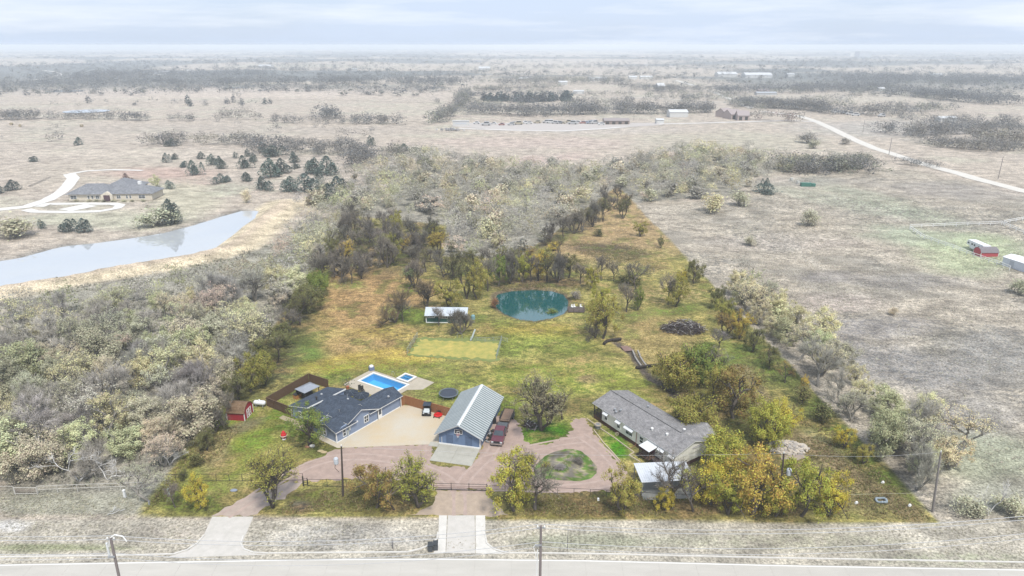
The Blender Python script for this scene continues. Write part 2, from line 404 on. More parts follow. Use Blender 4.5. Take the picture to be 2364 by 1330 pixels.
# outside: dry grass, whitened by a pale veil put into its colours
setc(C1, ones, (.45, .385, .315)); setc(C2, ones, (.31, .27, .225))
setc(C1, sst(.42, .62, n3), (.47, .40, .32)); setc(C2, sst(.5, .7, n2), (.35, .30, .25))
setc(C1, sst(.55, .72, n2) * .7, (.40, .40, .30))
fld = inpoly(GX, GY, P0((1426, 440), (1600, 465), (1900, 400), (2100, 390), (2364, 450), (2900, 520), (2900, 1200), (2175, 1205)))
setc(C1, fld * .8, (.385, .335, .26)); setc(C2, fld * .8, (.24, .215, .175)); setc(C1, fld * sst(.5, .62, n1) * .8, (.50, .44, .35)); setc(C2, fld * sst(.5, .62, n2) * .8, (.17, .16, .14)); setc(C1, fld * sst(.55, .65, fbm(GX / 14, GY / 10, 88, 3)) * .75, (.26, .24, .20))
for tp in (((1620, 470), (1760, 520), (1930, 640), (2100, 800), (2300, 1020)), ((1900, 440), (2060, 500), (2200, 620), (2364, 720)), ((2364, 880), (2150, 850), (1980, 830))):
    td = dseg(GX, GY, P0(*tp), False) + (n1 - .5) * 1.5; setc(C1, (1 - sst(.3, .9, np.abs(td - .9))) * .55, (.50, .45, .37)); setc(C2, (1 - sst(.3, .9, np.abs(td - .9))) * .5, (.40, .36, .3))
far = sst(700, 1500, GY)
wood = sst(.50, .56, n4) * far
setc(C1, wood, (.17, .17, .16)); setc(C2, wood, (.13, .14, .13))
setc(C1, sst(.36, .30, n4) * far * .7, (.38, .38, .28))
def ell(px, py, rx, ry, ang=0, soft=.45):
    ca, sa = math.cos(math.radians(ang)), math.sin(math.radians(ang)); dx, dy = PX - px, PY - py
    q = np.hypot((dx * ca + dy * sa) / rx, (-dx * sa + dy * ca) / ry) + (n1 - .5) * .9
    return 1 - sst(1 - soft, 1 + soft, q)
def patch(lst, w0=None):
    for px, py, rx, ry, ang, a, b, k in lst:
        w = ell(px, py, rx, ry, ang) * k
        if w0 is not None: w = w * w0
        if a: setc(C1, w, a)
        if b: setc(C2, w, b)
wf = inpoly(GX, GY, P0((0, 660), (300, 625), (640, 545), (800, 480), (1000, 372), (1300, 395), (1640, 345), (1760, 360), (1700, 450), (1430, 470), (1195, 610), (1020, 610), (820, 500), (320, 1190), (0, 1190)))
setc(C1, wf * .8, (.29, .275, .225)); setc(C2, wf * .8, (.21, .20, .165))  # wood floor litter, darkened so shade in the crown gaps sits in its colour
DK = (.24, .22, .20)
patch([(1900, 640, 60, 14, 0, DK, (.20, .18, .17), .7), (2110, 650, 120, 18, 0, DK, (.2, .19, .18), .6), (1990, 760, 150, 26, 0, DK, (.19, .18, .18), .7),
       (2080, 850, 160, 50, 10, (.27, .25, .23), (.17, .17, .17), .75), (2300, 830, 120, 60, 0, (.28, .26, .24), (.2, .2, .19), .6), (2250, 960, 140, 50, 0, (.27, .26, .24), (.2, .19, .18), .6),
       (1950, 700, 100, 20, 0, (.50, .41, .37), None, .5), (1800, 560, 160, 20, 0, (.48, .41, .37), None, .4), (2200, 560, 200, 22, 8, (.34, .38, .26), (.30, .34, .24), .7),
       (2250, 590, 120, 45, 0, (.40, .43, .26), (.32, .37, .22), .75), (1960, 470, 260, 14, 12, (.37, .40, .29), None, .6), (2050, 470, 200, 16, 16, (.33, .38, .26), None, .6),
       (2200, 440, 160, 18, 5, (.30, .27, .24), (.24, .22, .2), .6), (1850, 420, 120, 10, 0, (.30, .28, .25), None, .5), (2280, 1060, 130, 60, 0, (.33, .36, .25), (.26, .28, .2), .7),
       (2300, 1150, 120, 40, 0, (.34, .35, .28), (.28, .28, .22), .7),
       (1250, 330, 260, 14, 0, (.46, .37, .32), (.38, .31, .27), .6), (1220, 372, 140, 10, -6, (.52, .38, .34), None, .7), (1350, 300, 220, 10, 0, (.50, .46, .42), None, .5),
       (1700, 330, 220, 22, 0, (.38, .36, .27), (.33, .3, .24), .6), (200, 400, 130, 30, 0, (.46, .40, .31), None, .5), (370, 400, 130, 12, 0, (.42, .30, .25), (.38, .28, .23), .8), (470, 425, 130, 12, 8, (.44, .31, .26), None, .7),
       (300, 355, 320, 8, 0, (.55, .48, .39), None, .8), (500, 215, 500, 12, 0, (.52, .44, .37), (.46, .39, .33), .6), (500, 300, 400, 10, 0, (.34, .30, .26), None, .5),
       (420, 460, 80, 40, 0, (.44, .42, .30), (.38, .36, .26), .6), (250, 505, 200, 18, 0, (.40, .40, .29), (.34, .33, .25), .6), (100, 560, 160, 20, 0, (.45, .38, .30), None, .6), (530, 435, 50, 14, 0, (.34, .38, .27), None, .7),
       (1500, 240, 300, 8, 0, (.50, .44, .37), None, .6), (2000, 225, 300, 8, 0, (.46, .42, .33), None, .6), (2100, 300, 260, 20, 0, (.36, .33, .30), (.29, .28, .26), .6)])
s_lake = sdf(GX, GY, LAKE)
setc(C1, (1 - sst(1.5, 5, s_lake)) * sst(-2, .3, s_lake), (.33, .29, .24)); setc(C1, (s_lake < 0) * 1.0, (.20, .20, .18)); setc(C2, (s_lake < 1) * 1.0, (.2, .19, .17))
dd = dseg(GX, GY, DAM, False)
setc(C1, (1 - sst(7, 11, dd)), (.56, .48, .34)); setc(C2, (1 - sst(7, 11, dd)), (.48, .40, .28))
setc(C1, (1 - sst(1.0, 2.2, np.abs(dd - 1.0))) * .8, (.46, .37, .28)); setc(C2, (1 - sst(1.0, 2.2, np.abs(dd - 1.0))) * .7, (.42, .34, .26))
# verge between road and lot
vg = sst(1196, 1204, PY)
setc(C1, vg, (.45, .41, .335)); setc(C2, vg, (.36, .33, .27))
patch([(420, 1235, 110, 26, 0, (.44, .39, .33), None, .7), (800, 1240, 180, 26, 0, (.43, .40, .35), (.3, .29, .27), .7), (150, 1265, 200, 8, 0, (.26, .27, .16), (.2, .21, .12), .9),
       (1400, 1250, 200, 18, 0, (.30, .31, .22), (.26, .26, .19), .8), (1800, 1250, 300, 18, 0, (.38, .37, .27), None, .7), (2200, 1290, 160, 14, 0, (.33, .34, .23), None, .8), (20, 1215, 40, 14, 0, (.6, .58, .55), (.55, .53, .5), .9),
       (150, 1160, 220, 30, 0, (.33, .32, .25), (.27, .26, .2), .8)])
# inside the lot: mown grass, green to straw
s_lot = sdf(GX, GY, LOT) + (n1 - .5) * 1.2
win = 1 - sst(-.35, .35, s_lot)
TAN, YEL, GRN, LUSH, DIRT, OLV = (.33, .24, .125), (.40, .30, .075), (.125, .17, .035), (.065, .15, .018), (.15, .11, .075), (.13, .12, .045)
setc(C1, win, (.29, .255, .105)); setc(C2, win, (.18, .175, .065))
setc(C1, win * sst(.5, .68, n2) * .6, (.22, .22, .07)); setc(C1, win * sst(.55, .7, n1) * .5, (.40, .31, .13))
patch([
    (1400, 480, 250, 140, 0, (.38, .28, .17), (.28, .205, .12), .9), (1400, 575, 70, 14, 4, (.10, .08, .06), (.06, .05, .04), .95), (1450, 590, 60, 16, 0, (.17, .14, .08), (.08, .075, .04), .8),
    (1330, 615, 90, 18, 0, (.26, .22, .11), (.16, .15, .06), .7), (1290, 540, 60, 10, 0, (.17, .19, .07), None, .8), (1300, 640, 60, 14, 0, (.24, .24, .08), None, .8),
    (850, 700, 170, 100, 0, (.36, .24, .125), (.25, .175, .09), .97), (790, 790, 110, 34, -20, (.36, .255, .13), (.27, .2, .09), .85), (700, 645, 60, 30, -30, (.11, .18, .04), (.10, .13, .035), .9), (1180, 800, 70, 20, 0, (.13, .19, .05), None, .8), (760, 870, 80, 20, -10, (.12, .185, .04), (.13, .16, .04), .85), (1130, 745, 60, 14, 0, (.13, .18, .05), None, .7), (800, 660, 40, 14, 0, (.10, .17, .04), None, .8),
    (700, 815, 55, 60, -40, (.115, .175, .045), (.13, .17, .05), .95), (680, 870, 60, 40, -40, (.12, .17, .05), None, .9), (960, 735, 70, 22, 10, (.10, .16, .03), (.11, .14, .04), .9),
    (945, 665, 25, 12, 0, (.07, .15, .02), None, .9), (900, 770, 110, 14, 0, (.42, .33, .12), None, .8), (880, 830, 190, 20, -6, (.42, .33, .10), (.32, .24, .08), .8), (900, 850, 170, 18, 0, (.17, .21, .045), None, .8), (1010, 880, 120, 20, 0, (.17, .21, .05), None, .7),
    (1080, 765, 160, 20, 0, (.26, .20, .09), None, .6), (1230, 770, 120, 24, 0, (.36, .29, .09), (.24, .21, .06), .8), (1250, 800, 180, 30, 0, (.22, .24, .07), (.14, .17, .045), .85),
    (1300, 870, 220, 34, 0, (.30, .29, .09), (.15, .20, .045), .85), (1240, 855, 50, 16, 0, (.10, .17, .03), (.30, .26, .09), .9), (1370, 874, 34, 10, 0, (.20, .14, .09), (.12, .09, .06), .9), (1170, 850, 40, 12, 0, (.20, .2, .06), (.1, .13, .03), .8),
    (1450, 890, 80, 26, 20, (.18, .21, .05), (.2, .2, .06), .8), (1500, 780, 120, 60, 0, (.36, .28, .135), (.25, .2, .09), .9), (1460, 730, 50, 14, 0, (.13, .18, .05), None, .9), (1555, 715, 55, 16, 0, (.09, .16, .03), None, .9),
    (1500, 680, 120, 20, 0, (.37, .28, .155), None, .8), (1680, 720, 40, 50, 45, (.16, .19, .06), None, .8), (1720, 850, 90, 60, 50, (.12, .17, .045), (.15, .16, .05), .95), (1790, 880, 90, 40, 45, (.21, .2, .08), (.15, .15, .06), .8),
    (1170, 930, 40, 40, 0, (.13, .18, .035), (.17, .18, .05), .9), (1200, 900, 60, 30, 0, (.20, .22, .05), None, .7), (1000, 930, 200, 20, 0, (.15, .19, .05), None, .6), (1060, 912, 60, 14, 0, (.09, .15, .02), None, .8),
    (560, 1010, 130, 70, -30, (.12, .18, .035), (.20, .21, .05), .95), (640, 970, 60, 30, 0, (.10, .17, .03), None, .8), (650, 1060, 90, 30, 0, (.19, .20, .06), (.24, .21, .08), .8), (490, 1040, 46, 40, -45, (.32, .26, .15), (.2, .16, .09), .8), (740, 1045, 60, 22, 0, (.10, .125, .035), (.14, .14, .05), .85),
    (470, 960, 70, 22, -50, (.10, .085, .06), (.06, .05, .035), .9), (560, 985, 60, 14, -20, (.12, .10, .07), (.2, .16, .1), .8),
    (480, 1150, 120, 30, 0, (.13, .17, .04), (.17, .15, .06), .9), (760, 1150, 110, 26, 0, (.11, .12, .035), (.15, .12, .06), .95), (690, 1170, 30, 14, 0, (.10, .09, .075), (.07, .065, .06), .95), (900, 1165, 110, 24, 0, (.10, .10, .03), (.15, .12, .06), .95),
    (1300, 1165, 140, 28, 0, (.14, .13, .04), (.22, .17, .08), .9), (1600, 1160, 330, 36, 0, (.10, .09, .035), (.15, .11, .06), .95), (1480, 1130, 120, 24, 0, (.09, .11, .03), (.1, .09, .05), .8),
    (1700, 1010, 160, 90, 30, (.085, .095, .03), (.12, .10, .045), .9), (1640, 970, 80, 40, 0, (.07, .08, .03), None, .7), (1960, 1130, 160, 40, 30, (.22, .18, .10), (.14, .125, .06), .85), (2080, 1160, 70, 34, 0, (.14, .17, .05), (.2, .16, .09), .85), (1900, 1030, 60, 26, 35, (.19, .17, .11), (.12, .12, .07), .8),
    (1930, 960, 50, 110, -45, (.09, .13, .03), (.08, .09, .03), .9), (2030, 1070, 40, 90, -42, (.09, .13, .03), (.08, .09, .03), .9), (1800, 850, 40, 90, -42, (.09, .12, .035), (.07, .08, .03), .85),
    (1258, 1000, 60, 26, -8, (.055, .15, .015), (.07, .13, .02), 1.0), (1420, 1030, 24, 40, -40, (.06, .17, .018), (.08, .16, .02), 1.0),
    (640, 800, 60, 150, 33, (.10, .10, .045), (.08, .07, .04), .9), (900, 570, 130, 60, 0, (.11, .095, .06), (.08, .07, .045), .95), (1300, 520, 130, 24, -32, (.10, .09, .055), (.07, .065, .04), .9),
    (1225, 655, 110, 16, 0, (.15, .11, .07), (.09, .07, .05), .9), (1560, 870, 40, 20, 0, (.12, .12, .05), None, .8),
], win)
m5 = fbm(GX / 5, GY / 4, 131, 4); m6 = fbm(GX / 3.5, GY / 3, 151, 4)
setc(C1, win * sst(.56, .66, m5) * .6, (.31, .215, .115)); setc(C1, win * sst(.60, .68, m6) * sst(120, 126, GY) * .55, (.11, .155, .035)); setc(C2, win * sst(.55, .65, m6) * .5, (.10, .10, .04)); setc(C1, win * sst(.36, .28, m5) * .5, (.42, .34, .15))
trk = dseg(GX, GY, P0((2110, 1190), (1990, 1110), (1890, 1040), (1800, 985), (1745, 900), (1710, 850)), False)
setc(C1, (1 - sst(1.2, 2.6, trk)) * win * .75, (.25, .19, .12)); setc(C2, (1 - sst(1.2, 2.6, trk)) * win * .6, (.19, .15, .09))
mow = np.hypot(GX - at(1577, 762).x, (GY - at(1577, 762).y)); mw = (1 - sst(9, 19, mow)) * sst(5, 7, mow) * win
setc(C1, mw * (np.sin(mow * 4.2 + n1 * 5) > .1) * .3, (.20, .18, .08))
_g = (C1 * win[..., None]).sum(-1, keepdims=True) / 3; C1 = np.where(win[..., None] > .01, C1 + win[..., None] * (np.maximum(.012, (_g + (C1 - _g) * 1.14) * 1.06) - C1), C1)
_g = (C2 * win[..., None]).sum(-1, keepdims=True) / 3; C2 = np.where(win[..., None] > .01, C2 + win[..., None] * (np.maximum(.010, (_g + (C2 - _g) * 1.12) * .84) - C2), C2)
s_pond = sdf(GX, GY, POND)
setc(C1, (1 - sst(.2, 1.6, s_pond + (n1 - .5) * 3)), (.18, .135, .09)); setc(C2, (1 - sst(.2, 1.6, s_pond + (n1 - .5) * 3)), (.10, .085, .05))
dt = dseg(GX, GY, DITCH, False)
setc(C1, (1 - sst(.5, 1.5, dt)), (.07, .06, .05)); setc(C2, (1 - sst(.6, 1.8, dt)), (.11, .09, .07))
ny, nx = GX.shape
gv = np.stack([GX, GY, GZ], -1).reshape(-1, 3)
ii = np.arange(nx * ny).reshape(ny, nx)
gq = np.stack([ii[:-1, :-1], ii[:-1, 1:], ii[1:, 1:], ii[1:, :-1]], -1).reshape(-1, 4)
def ground_mat():
    m, n, l, b, o = nt('ground_grass'); b.inputs['Roughness'].default_value = .95; b.inputs['Specular IOR Level'].default_value = .1
    a1 = n.new('ShaderNodeAttribute'); a1.attribute_name = 'tint'; a2 = n.new('ShaderNodeAttribute'); a2.attribute_name = 'tint2'
    ge = n.new('ShaderNodeNewGeometry')
    def noise(sc, det, rg, vec=None):
        q = n.new('ShaderNodeTexNoise'); q.inputs['Scale'].default_value = sc; q.inputs['Detail'].default_value = det; q.inputs['Roughness'].default_value = rg
        l.new(vec or ge.outputs['Position'], q.inputs['Vector']); return q
    mp = n.new('ShaderNodeMapping'); mp.inputs['Scale'].default_value = (.85, 1.1, 1); mp.inputs['Rotation'].default_value = (0, 0, .12); l.new(ge.outputs['Position'], mp.inputs[0])
    q1 = noise(.75, 9, .72, mp.outputs[0]); q2 = noise(2.6, 6, .75); q3 = noise(.16, 6, .68, mp.outputs[0])
    r1 = n.new('ShaderNodeMapRange'); r1.inputs[1].default_value = .42; r1.inputs[2].default_value = .58
    l.new(q1.outputs[0], r1.inputs[0])
    mx = n.new('ShaderNodeMixRGB'); l.new(r1.outputs[0], mx.inputs[0]); l.new(a1.outputs[0], mx.inputs[1]); l.new(a2.outputs[0], mx.inputs[2])
    r2 = n.new('ShaderNodeMapRange'); r2.inputs[1].default_value = .36; r2.inputs[2].default_value = .64; r2.inputs[3].default_value = .42; r2.inputs[4].default_value = 1.55
    l.new(q2.outputs[0], r2.inputs[0])
    m2 = n.new('ShaderNodeMixRGB'); m2.blend_type = 'MULTIPLY'; m2.inputs[0].default_value = 1; l.new(mx.outputs[0], m2.inputs[1]); l.new(r2.outputs[0], m2.inputs[2])
    r3 = n.new('ShaderNodeMapRange'); r3.inputs[1].default_value = .36; r3.inputs[2].default_value = .64; r3.inputs[3].default_value = .66; r3.inputs[4].default_value = 1.32
    l.new(q3.outputs[0], r3.inputs[0])
    m3 = n.new('ShaderNodeMixRGB'); m3.blend_type = 'MULTIPLY'; m3.inputs[0].default_value = 1; l.new(m2.outputs[0], m3.inputs[1]); l.new(r3.outputs[0], m3.inputs[2])
    l.new(m3.outputs[0], b.inputs['Base Color'])
    bp = n.new('ShaderNodeBump'); bp.inputs['Strength'].default_value = .8; bp.inputs['Distance'].default_value = .6
    l.new(q1.outputs[0], bp.inputs['Height']); l.new(bp.outputs[0], b.inputs['Normal'])
    return m
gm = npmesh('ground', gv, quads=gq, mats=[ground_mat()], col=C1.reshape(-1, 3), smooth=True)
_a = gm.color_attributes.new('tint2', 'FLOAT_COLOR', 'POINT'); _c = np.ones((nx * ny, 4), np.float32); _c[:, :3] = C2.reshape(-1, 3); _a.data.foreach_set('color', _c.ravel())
ground = tag(link('ground', gm), 'wide plain of grass, mown green and straw inside the lot, pale-veiled colour outside', 'ground', kind='structure')

# ------------------------------------------------------------------ water
tag(polysheet('pond', [(p[0] * 1, p[1] * 1) for p in P0((1120, 690), (1140, 660), (1230, 655), (1300, 665), (1330, 690), (1325, 725), (1270, 745), (1200, 750), (1140, 720))], WATER_POND, Mwater('pond_water', (.007, .08, .08), rough=.02, bump=.035, scale=.9, ior=2.6)),
    'small teal pond with tree reflections inside the lot', 'pond', kind='structure')
tag(polysheet('lake', P0((-120, 640), (0, 585), (140, 556), (300, 540), (450, 510), (560, 476), (612, 476), (600, 510), (545, 556), (490, 586), (330, 615), (150, 650), (-120, 690)), WATER_LAKE, Mwater('lake_water', (.42, .44, .455), rough=.02, bump=.02, scale=.5, ior=3.2)),  # pale base colour: silty water with sky reflection painted in
    'long pale pond below the stone house', 'pond', kind='structure')

# ------------------------------------------------------------------ road, kerb, verge, drives
CONC = M('concrete_road', (.47, .445, .40), (.39, .37, .33), scale=.35, bump=.1, detail=9, stretch=(.35, 1.6, 1))
EDGE = [atz(*p)[:2] for p in ((-700, 1312), (-250, 1302), (0, 1297), (400, 1290), (700, 1285), (1000, 1283), (1360, 1287), (1800, 1298), (2364, 1308), (2700, 1316), (3100, 1326))]
road = tag(ribbon('road', EDGE, 12.0, .004, M('road_joint', (.38, .36, .32)), off=-6.4, step=5), 'pale concrete road with kerb along the bottom of the view', 'road', kind='structure')
def along(pts, s):
    for a, b in zip(pts[:-1], pts[1:]):
        a, b = Vector(a), Vector(b); L = (b - a).length
        if s <= L: return a + (b - a) * (s / L), (b - a).normalized()
        s -= L
    return b, (b - a).normalized()
LEN = sum((Vector(b) - Vector(a)).length for a, b in zip(EDGE[:-1], EDGE[1:]))
s = 0.0
while s < LEN - 4.7:
    (p, d), (q, e) = along(EDGE, s + .005), along(EDGE, s + 4.65)
    for o0, o1 in ((.55, 4.28), (4.31, 8.4), (8.43, 12.0)):
        r0 = Vector((d.y, -d.x)); r1 = Vector((e.y, -e.x)); mb = MB()
        top = [(*(p + r0 * o0), .03), (*(p + r0 * o1), .03), (*(q + r1 * o1), .03), (*(q + r1 * o0), .03)]
        mb.slab(top, .028); mb.build('road_slab', CONC, road)
    s += 4.66
YLW = M('yellow_paint', (.72, .55, .22), (.60, .50, .27), scale=2)
ribbon('centre_line', EDGE, .11, .036, YLW, road, off=-4.22, step=5); ribbon('centre_line', EDGE, .11, .036, YLW, road, off=-4.42, step=5)
ribbon('edge_line', EDGE, .14, .036, M('white_paint', (.78, .77, .74), (.66, .65, .62), scale=2), road, off=-.66, step=5)
# kerb with the two drive openings
KERB = M('kerb_concrete', (.60, .58, .54), (.48, .46, .42), scale=2)
def kerb_run(path, name='kerb'):
    mb = MB()
    pts = [Vector(p[:2]) for p in path]
    for a, b in zip(pts[:-1], pts[1:]):
        d = (b - a).normalized(); nn = Vector((-d.y, d.x)); mid = (a + b) / 2
        mb.box((mid.x, mid.y, .055), ((b - a).length + .02, .20, .15), math.atan2(d.y, d.x))
    return tag(mb.build(name, KERB), 'pale concrete kerb between the road and the verge', 'kerb', kind='structure')
def epx(px):   # kerb line in the photo
    xs = [-700, 0, 400, 700, 1000, 1360, 1800, 2364, 3100]; ys = [1301, 1287, 1281, 1277, 1275, 1279, 1289, 1299, 1316]
    return float(np.interp(px, xs, ys))
kerb_run([atz(x, epx(x)) for x in range(-700, 361, 100)] + [atz(*p) for p in ((400, 1280), (432, 1270), (455, 1255), (472, 1236))])
kerb_run([atz(*p) for p in ((562, 1238), (556, 1255), (562, 1268), (585, 1276))] + [atz(x, epx(x)) for x in range(620, 941, 80)] + [atz(*p) for p in ((970, 1268), (995, 1258), (1009, 1244), (1011, 1230))])
kerb_run([atz(*p) for p in ((1120, 1236), (1124, 1255), (1140, 1268), (1170, 1277))] + [atz(x, epx(x)) for x in range(1220, 3100, 90)])
APR = M('apron_concrete', (.53, .50, .46), (.43, .41, .37), scale=.8, bump=.1)
ap1 = tag(polysheet('driveway', P0((490, 1193), (585, 1193), (566, 1238), (560, 1255), (566, 1268), (590, 1278), (620, 1281), (380, 1288), (400, 1282), (436, 1270), (458, 1255), (470, 1236)), .014, APR), 'pale concrete drive apron at the left entrance', 'driveway', kind='structure')
ap2 = empty('driveway', tuple(atz(1065, 1230, 0)), 0); tag(ap2, 'pale concrete drive apron at the main gate', 'driveway', kind='structure')
def child_sheet(name, pts, z, mat, root):
    o = polysheet(name, [(p[0] - root.location.x, p[1] - root.location.y) for p in pts], z, mat, root); return o
APB = M('apron_bright', (.60, .575, .53), (.50, .48, .44), scale=1)
child_sheet('concrete_slab', P0((1034, 1190), (1096, 1190), (1097, 1278), (1030, 1277)), .016, APR, ap2)
child_sheet('concrete_slab', P0((1013.5, 1190), (1032, 1190), (1028.5, 1277), (1000, 1277), (1009, 1262), (1012, 1244)), .016, APB, ap2)
child_sheet('concrete_slab', P0((1097.5, 1190), (1120, 1190), (1121, 1240), (1127, 1258), (1145, 1272), (1170, 1279), (1098.5, 1278)), .016, APB, ap2)
GRAV = M('pink_gravel', (.39, .29, .24), (.27, .205, .172), scale=.9, detail=10, bump=.6, bdist=.12)
TANG = M('tan_gravel', (.42, .33, .25), (.30, .24, .185), scale=.9, detail=10, bump=.5, bdist=.12)
tag(polysheet('gravel_drive', P0((668, 1086), (700, 1072), (745, 1052), (782, 1036), (860, 1031), (1000, 1025), (996, 1062), (1000, 1074), (1090, 1082), (1106, 1045), (1124, 1000), (1146, 960), (1176, 958), (1196, 972), (1207, 1010), (1222, 1028), (1262, 1028), (1308, 1008), (1322, 990), (1318, 968), (1348, 966), (1372, 1000), (1410, 1052), (1442, 1085), (1455, 1110), (1440, 1132), (1330, 1136), (1210, 1128), (1120, 1131), (1000, 1130), (960, 1115), (820, 1104), (700, 1112), (668, 1112)), .012, GRAV, jit=.38, step=.42, seed=4),
    'pink gravel yard and drive loop before the garage', 'gravel drive', kind='structure')
tag(polysheet('gravel_drive', P0((485, 1191), (520, 1172), (560, 1150), (610, 1128), (667, 1113), (702, 1113), (680, 1128), (655, 1150), (615, 1170), (592, 1191)), .010, M('grey_gravel', (.41, .33, .275), (.30, .24, .205), scale=1.2, detail=10, bump=.5), jit=.4, step=.8, seed=7), 'greyish gravel drive at the left entrance', 'gravel drive', kind='structure')
tag(polysheet('gravel_drive', P0((1006, 1131), (1120, 1132), (1132, 1150), (1150, 1170), (1175, 1191), (945, 1191), (985, 1175), (1003, 1155)), .010, TANG, jit=.35, step=.8, seed=9), 'tan gravel drive just outside the main gate', 'gravel drive', kind='structure')
# wheel tracks in the gravel
RUT = M('gravel_rut', (.43, .325, .275), (.30, .235, .20), scale=.7, detail=9)
for k, tp in enumerate((((1062, 1190), (1062, 1135), (1080, 1100), (1130, 1050), (1148, 1020)), ((1060, 1190), (1055, 1132), (1000, 1090), (880, 1058), (760, 1060), (660, 1100), (560, 1165), (520, 1191)), ((1062, 1132), (1150, 1125), (1300, 1128), (1410, 1112), (1425, 1080), (1390, 1040), (1340, 1005)), ((1120, 1060), (1200, 1040), (1290, 1022), (1350, 1015)))):
    pts = [Vector(p) for p in P0(*tp)]; sm = []
    for i in range(len(pts) - 1):
        p0, p1, p2, p3 = pts[max(i - 1, 0)], pts[i], pts[i + 1], pts[min(i + 2, len(pts) - 1)]
        for q in range(8): t = q / 8; sm.append((p1 * 2 + (p2 - p0) * t + (p0 * 2 - p1 * 5 + p2 * 4 - p3) * t * t + (p1 * 3 - p0 - p2 * 3 + p3) * t ** 3) * .5)
    sm.append(pts[-1])
    for of in (-.8, .8): tag(ribbon('wheel_track', sm, .42, .017 + .001 * k, RUT, step=.6, off=of), 'pale wheel track pressed into the gravel', 'track', kind='structure')
# green island in the loop
def island():
    o = [Vector(p) for p in P0((1232, 1102), (1238, 1075), (1262, 1052), (1300, 1038), (1335, 1040), (1362, 1058), (1378, 1080), (1372, 1098), (1345, 1110), (1290, 1108))]
    c = sum(o, Vector((0, 0))) / len(o); pts = []; rg0 = random.Random(8)
    for i in range(len(o)):
        p0, p1, p2, p3 = o[i - 1], o[i], o[(i + 1) % len(o)], o[(i + 2) % len(o)]
        for k in range(6):
            t = k / 6; pts.append((p1 * 2 + (p2 - p0) * t + (p0 * 2 - p1 * 5 + p2 * 4 - p3) * t * t + (p1 * 3 - p0 - p2 * 3 + p3) * t ** 3) * .5 * 1 + Vector((rg0.uniform(-.1, .1), rg0.uniform(-.1, .1))))
    v = []; col = []; rings = 14; rg = random.Random(5)
    for r in range(rings + 1):
        t = 1 - r / rings
        for p in pts:
            q = c + (p - c) * t; z = .02 + .45 * (1 - t ** 2) + rg.uniform(-.05, .07) * (t < 1); v.append((q.x, q.y, z))
            f = fb1(q.x / 1.3, q.y / 1.3, 3, 3) + rg.uniform(-.1, .1) + (.12 if t > .8 else 0); col.append((.085, .15, .03) if f > .58 else ((.15, .17, .06) if f > .5 else ((.25, .22, .14) if f > .42 else (.17, .155, .125))))
    n = len(pts); q = [(r * n + i, r * n + (i + 1) % n, (r + 1) * n + (i + 1) % n, (r + 1) * n + i) for r in range(rings) for i in range(n)]
    me = npmesh('flower_bed', np.array(v), quads=np.array(q), mats=[Mobj('bed_grass', attr='tint', islands=False, var=.9)], col=np.array(col))
    return tag(link('flower_bed', me), 'weedy grass island inside the gravel drive loop', 'flower bed', kind='structure')
island()
# concrete yard between house and garage
YARD = M('stained_concrete', (.46, .365, .235), (.45, .42, .355), scale=.16, detail=10, bump=.08)
tag(polysheet('concrete_yard', P0((779, 1034.5), (722, 1008), (738, 997), (790, 985), (850, 950), (925, 936), (990, 938), (1068, 945), (1040, 1020), (1005, 1025.5)), .024, YARD), 'stained tan concrete yard between house and garage', 'concrete yard', kind='structure')
tag(polysheet('concrete_path', P0((644, 965), (653, 959), (700, 975), (740, 997), (722, 1007), (690, 987)), .02, M('path_concrete', (.36, .30, .20))), 'narrow concrete path along the house front', 'path', kind='structure')
# ------------------------------------------------------------------ building helpers
WHITE = M('white_trim', (.74, .74, .72), (.66, .66, .64), scale=4)
GLASS = M('window_glass', (.035, .045, .055), (.06, .07, .08), scale=1.5, rough=.08, spec=.6)
BLACK = M('black_plastic', (.02, .02, .022), (.03, .03, .03), rough=.5)
DARK = M('dark_metal', (.035, .033, .03), (.05, .045, .04), rough=.6)
STEEL = M('grey_steel', (.36, .37, .38), (.28, .29, .30), rough=.5, metal=.3)
RUBBER = M('tyre_rubber', (.022, .022, .022), (.03, .03, .03), rough=.9)
def bars(mb, c, t, n, w, h, th, dep, m=0, mull=0, rail=0):
    """rectangular frame standing in a wall plane: c centre, t along, n outward"""
    a = math.atan2(t[1], t[0]); z = c[2]; ox, oy = n[0] * dep / 2, n[1] * dep / 2
    for s in (-1, 1):
        mb.box((c[0] + ox + t[0] * s * (w / 2 - th / 2), c[1] + oy + t[1] * s * (w / 2 - th / 2), z), (th, dep, h), a, m)
        mb.box((c[0] + ox, c[1] + oy, z + s * (h / 2 - th / 2)), (w - 2 * th - .004, dep, th), a, m)
    for k in range(mull):
        f = (k + 1) / (mull + 1) - .5; mb.box((c[0] + ox + t[0] * f * w, c[1] + oy + t[1] * f * w, z), (th * .6, dep * .8, h - 2 * th - .004), a, m)
    if rail: mb.box((c[0] + ox, c[1] + oy, z), (w - 2 * th - .004, dep * .7, th * .6), a, m)
def window(root, c, t, n, w, h, fm=None, mull=0, rail=1, th=.09):
    mb = MB(); bars(mb, c, t, n, w, h, th, .07, mull=mull, rail=rail); o = mb.build('window', fm or WHITE, root)
    g = MB(); a = math.atan2(t[1], t[0]); g.box((c[0] + n[0] * .012, c[1] + n[1] * .012, c[2]), (w - 2 * th - .01, .02, h - 2 * th - .01), a); g.build('pane', GLASS, o)
    return o
def wallbox(root, u0, u1, v0, v1, z0, z1, mat, name='wall'):
    mb = MB(); mb.box(((u0 + u1) / 2, (v0 + v1) / 2, (z0 + z1) / 2), (u1 - u0, v1 - v0, z1 - z0)); return mb.build(name, mat, root)
def part_box(root, name, c, d, mat, rz=0):
    mb = MB(); mb.box(c, d, rz); return mb.build(name, mat, root)
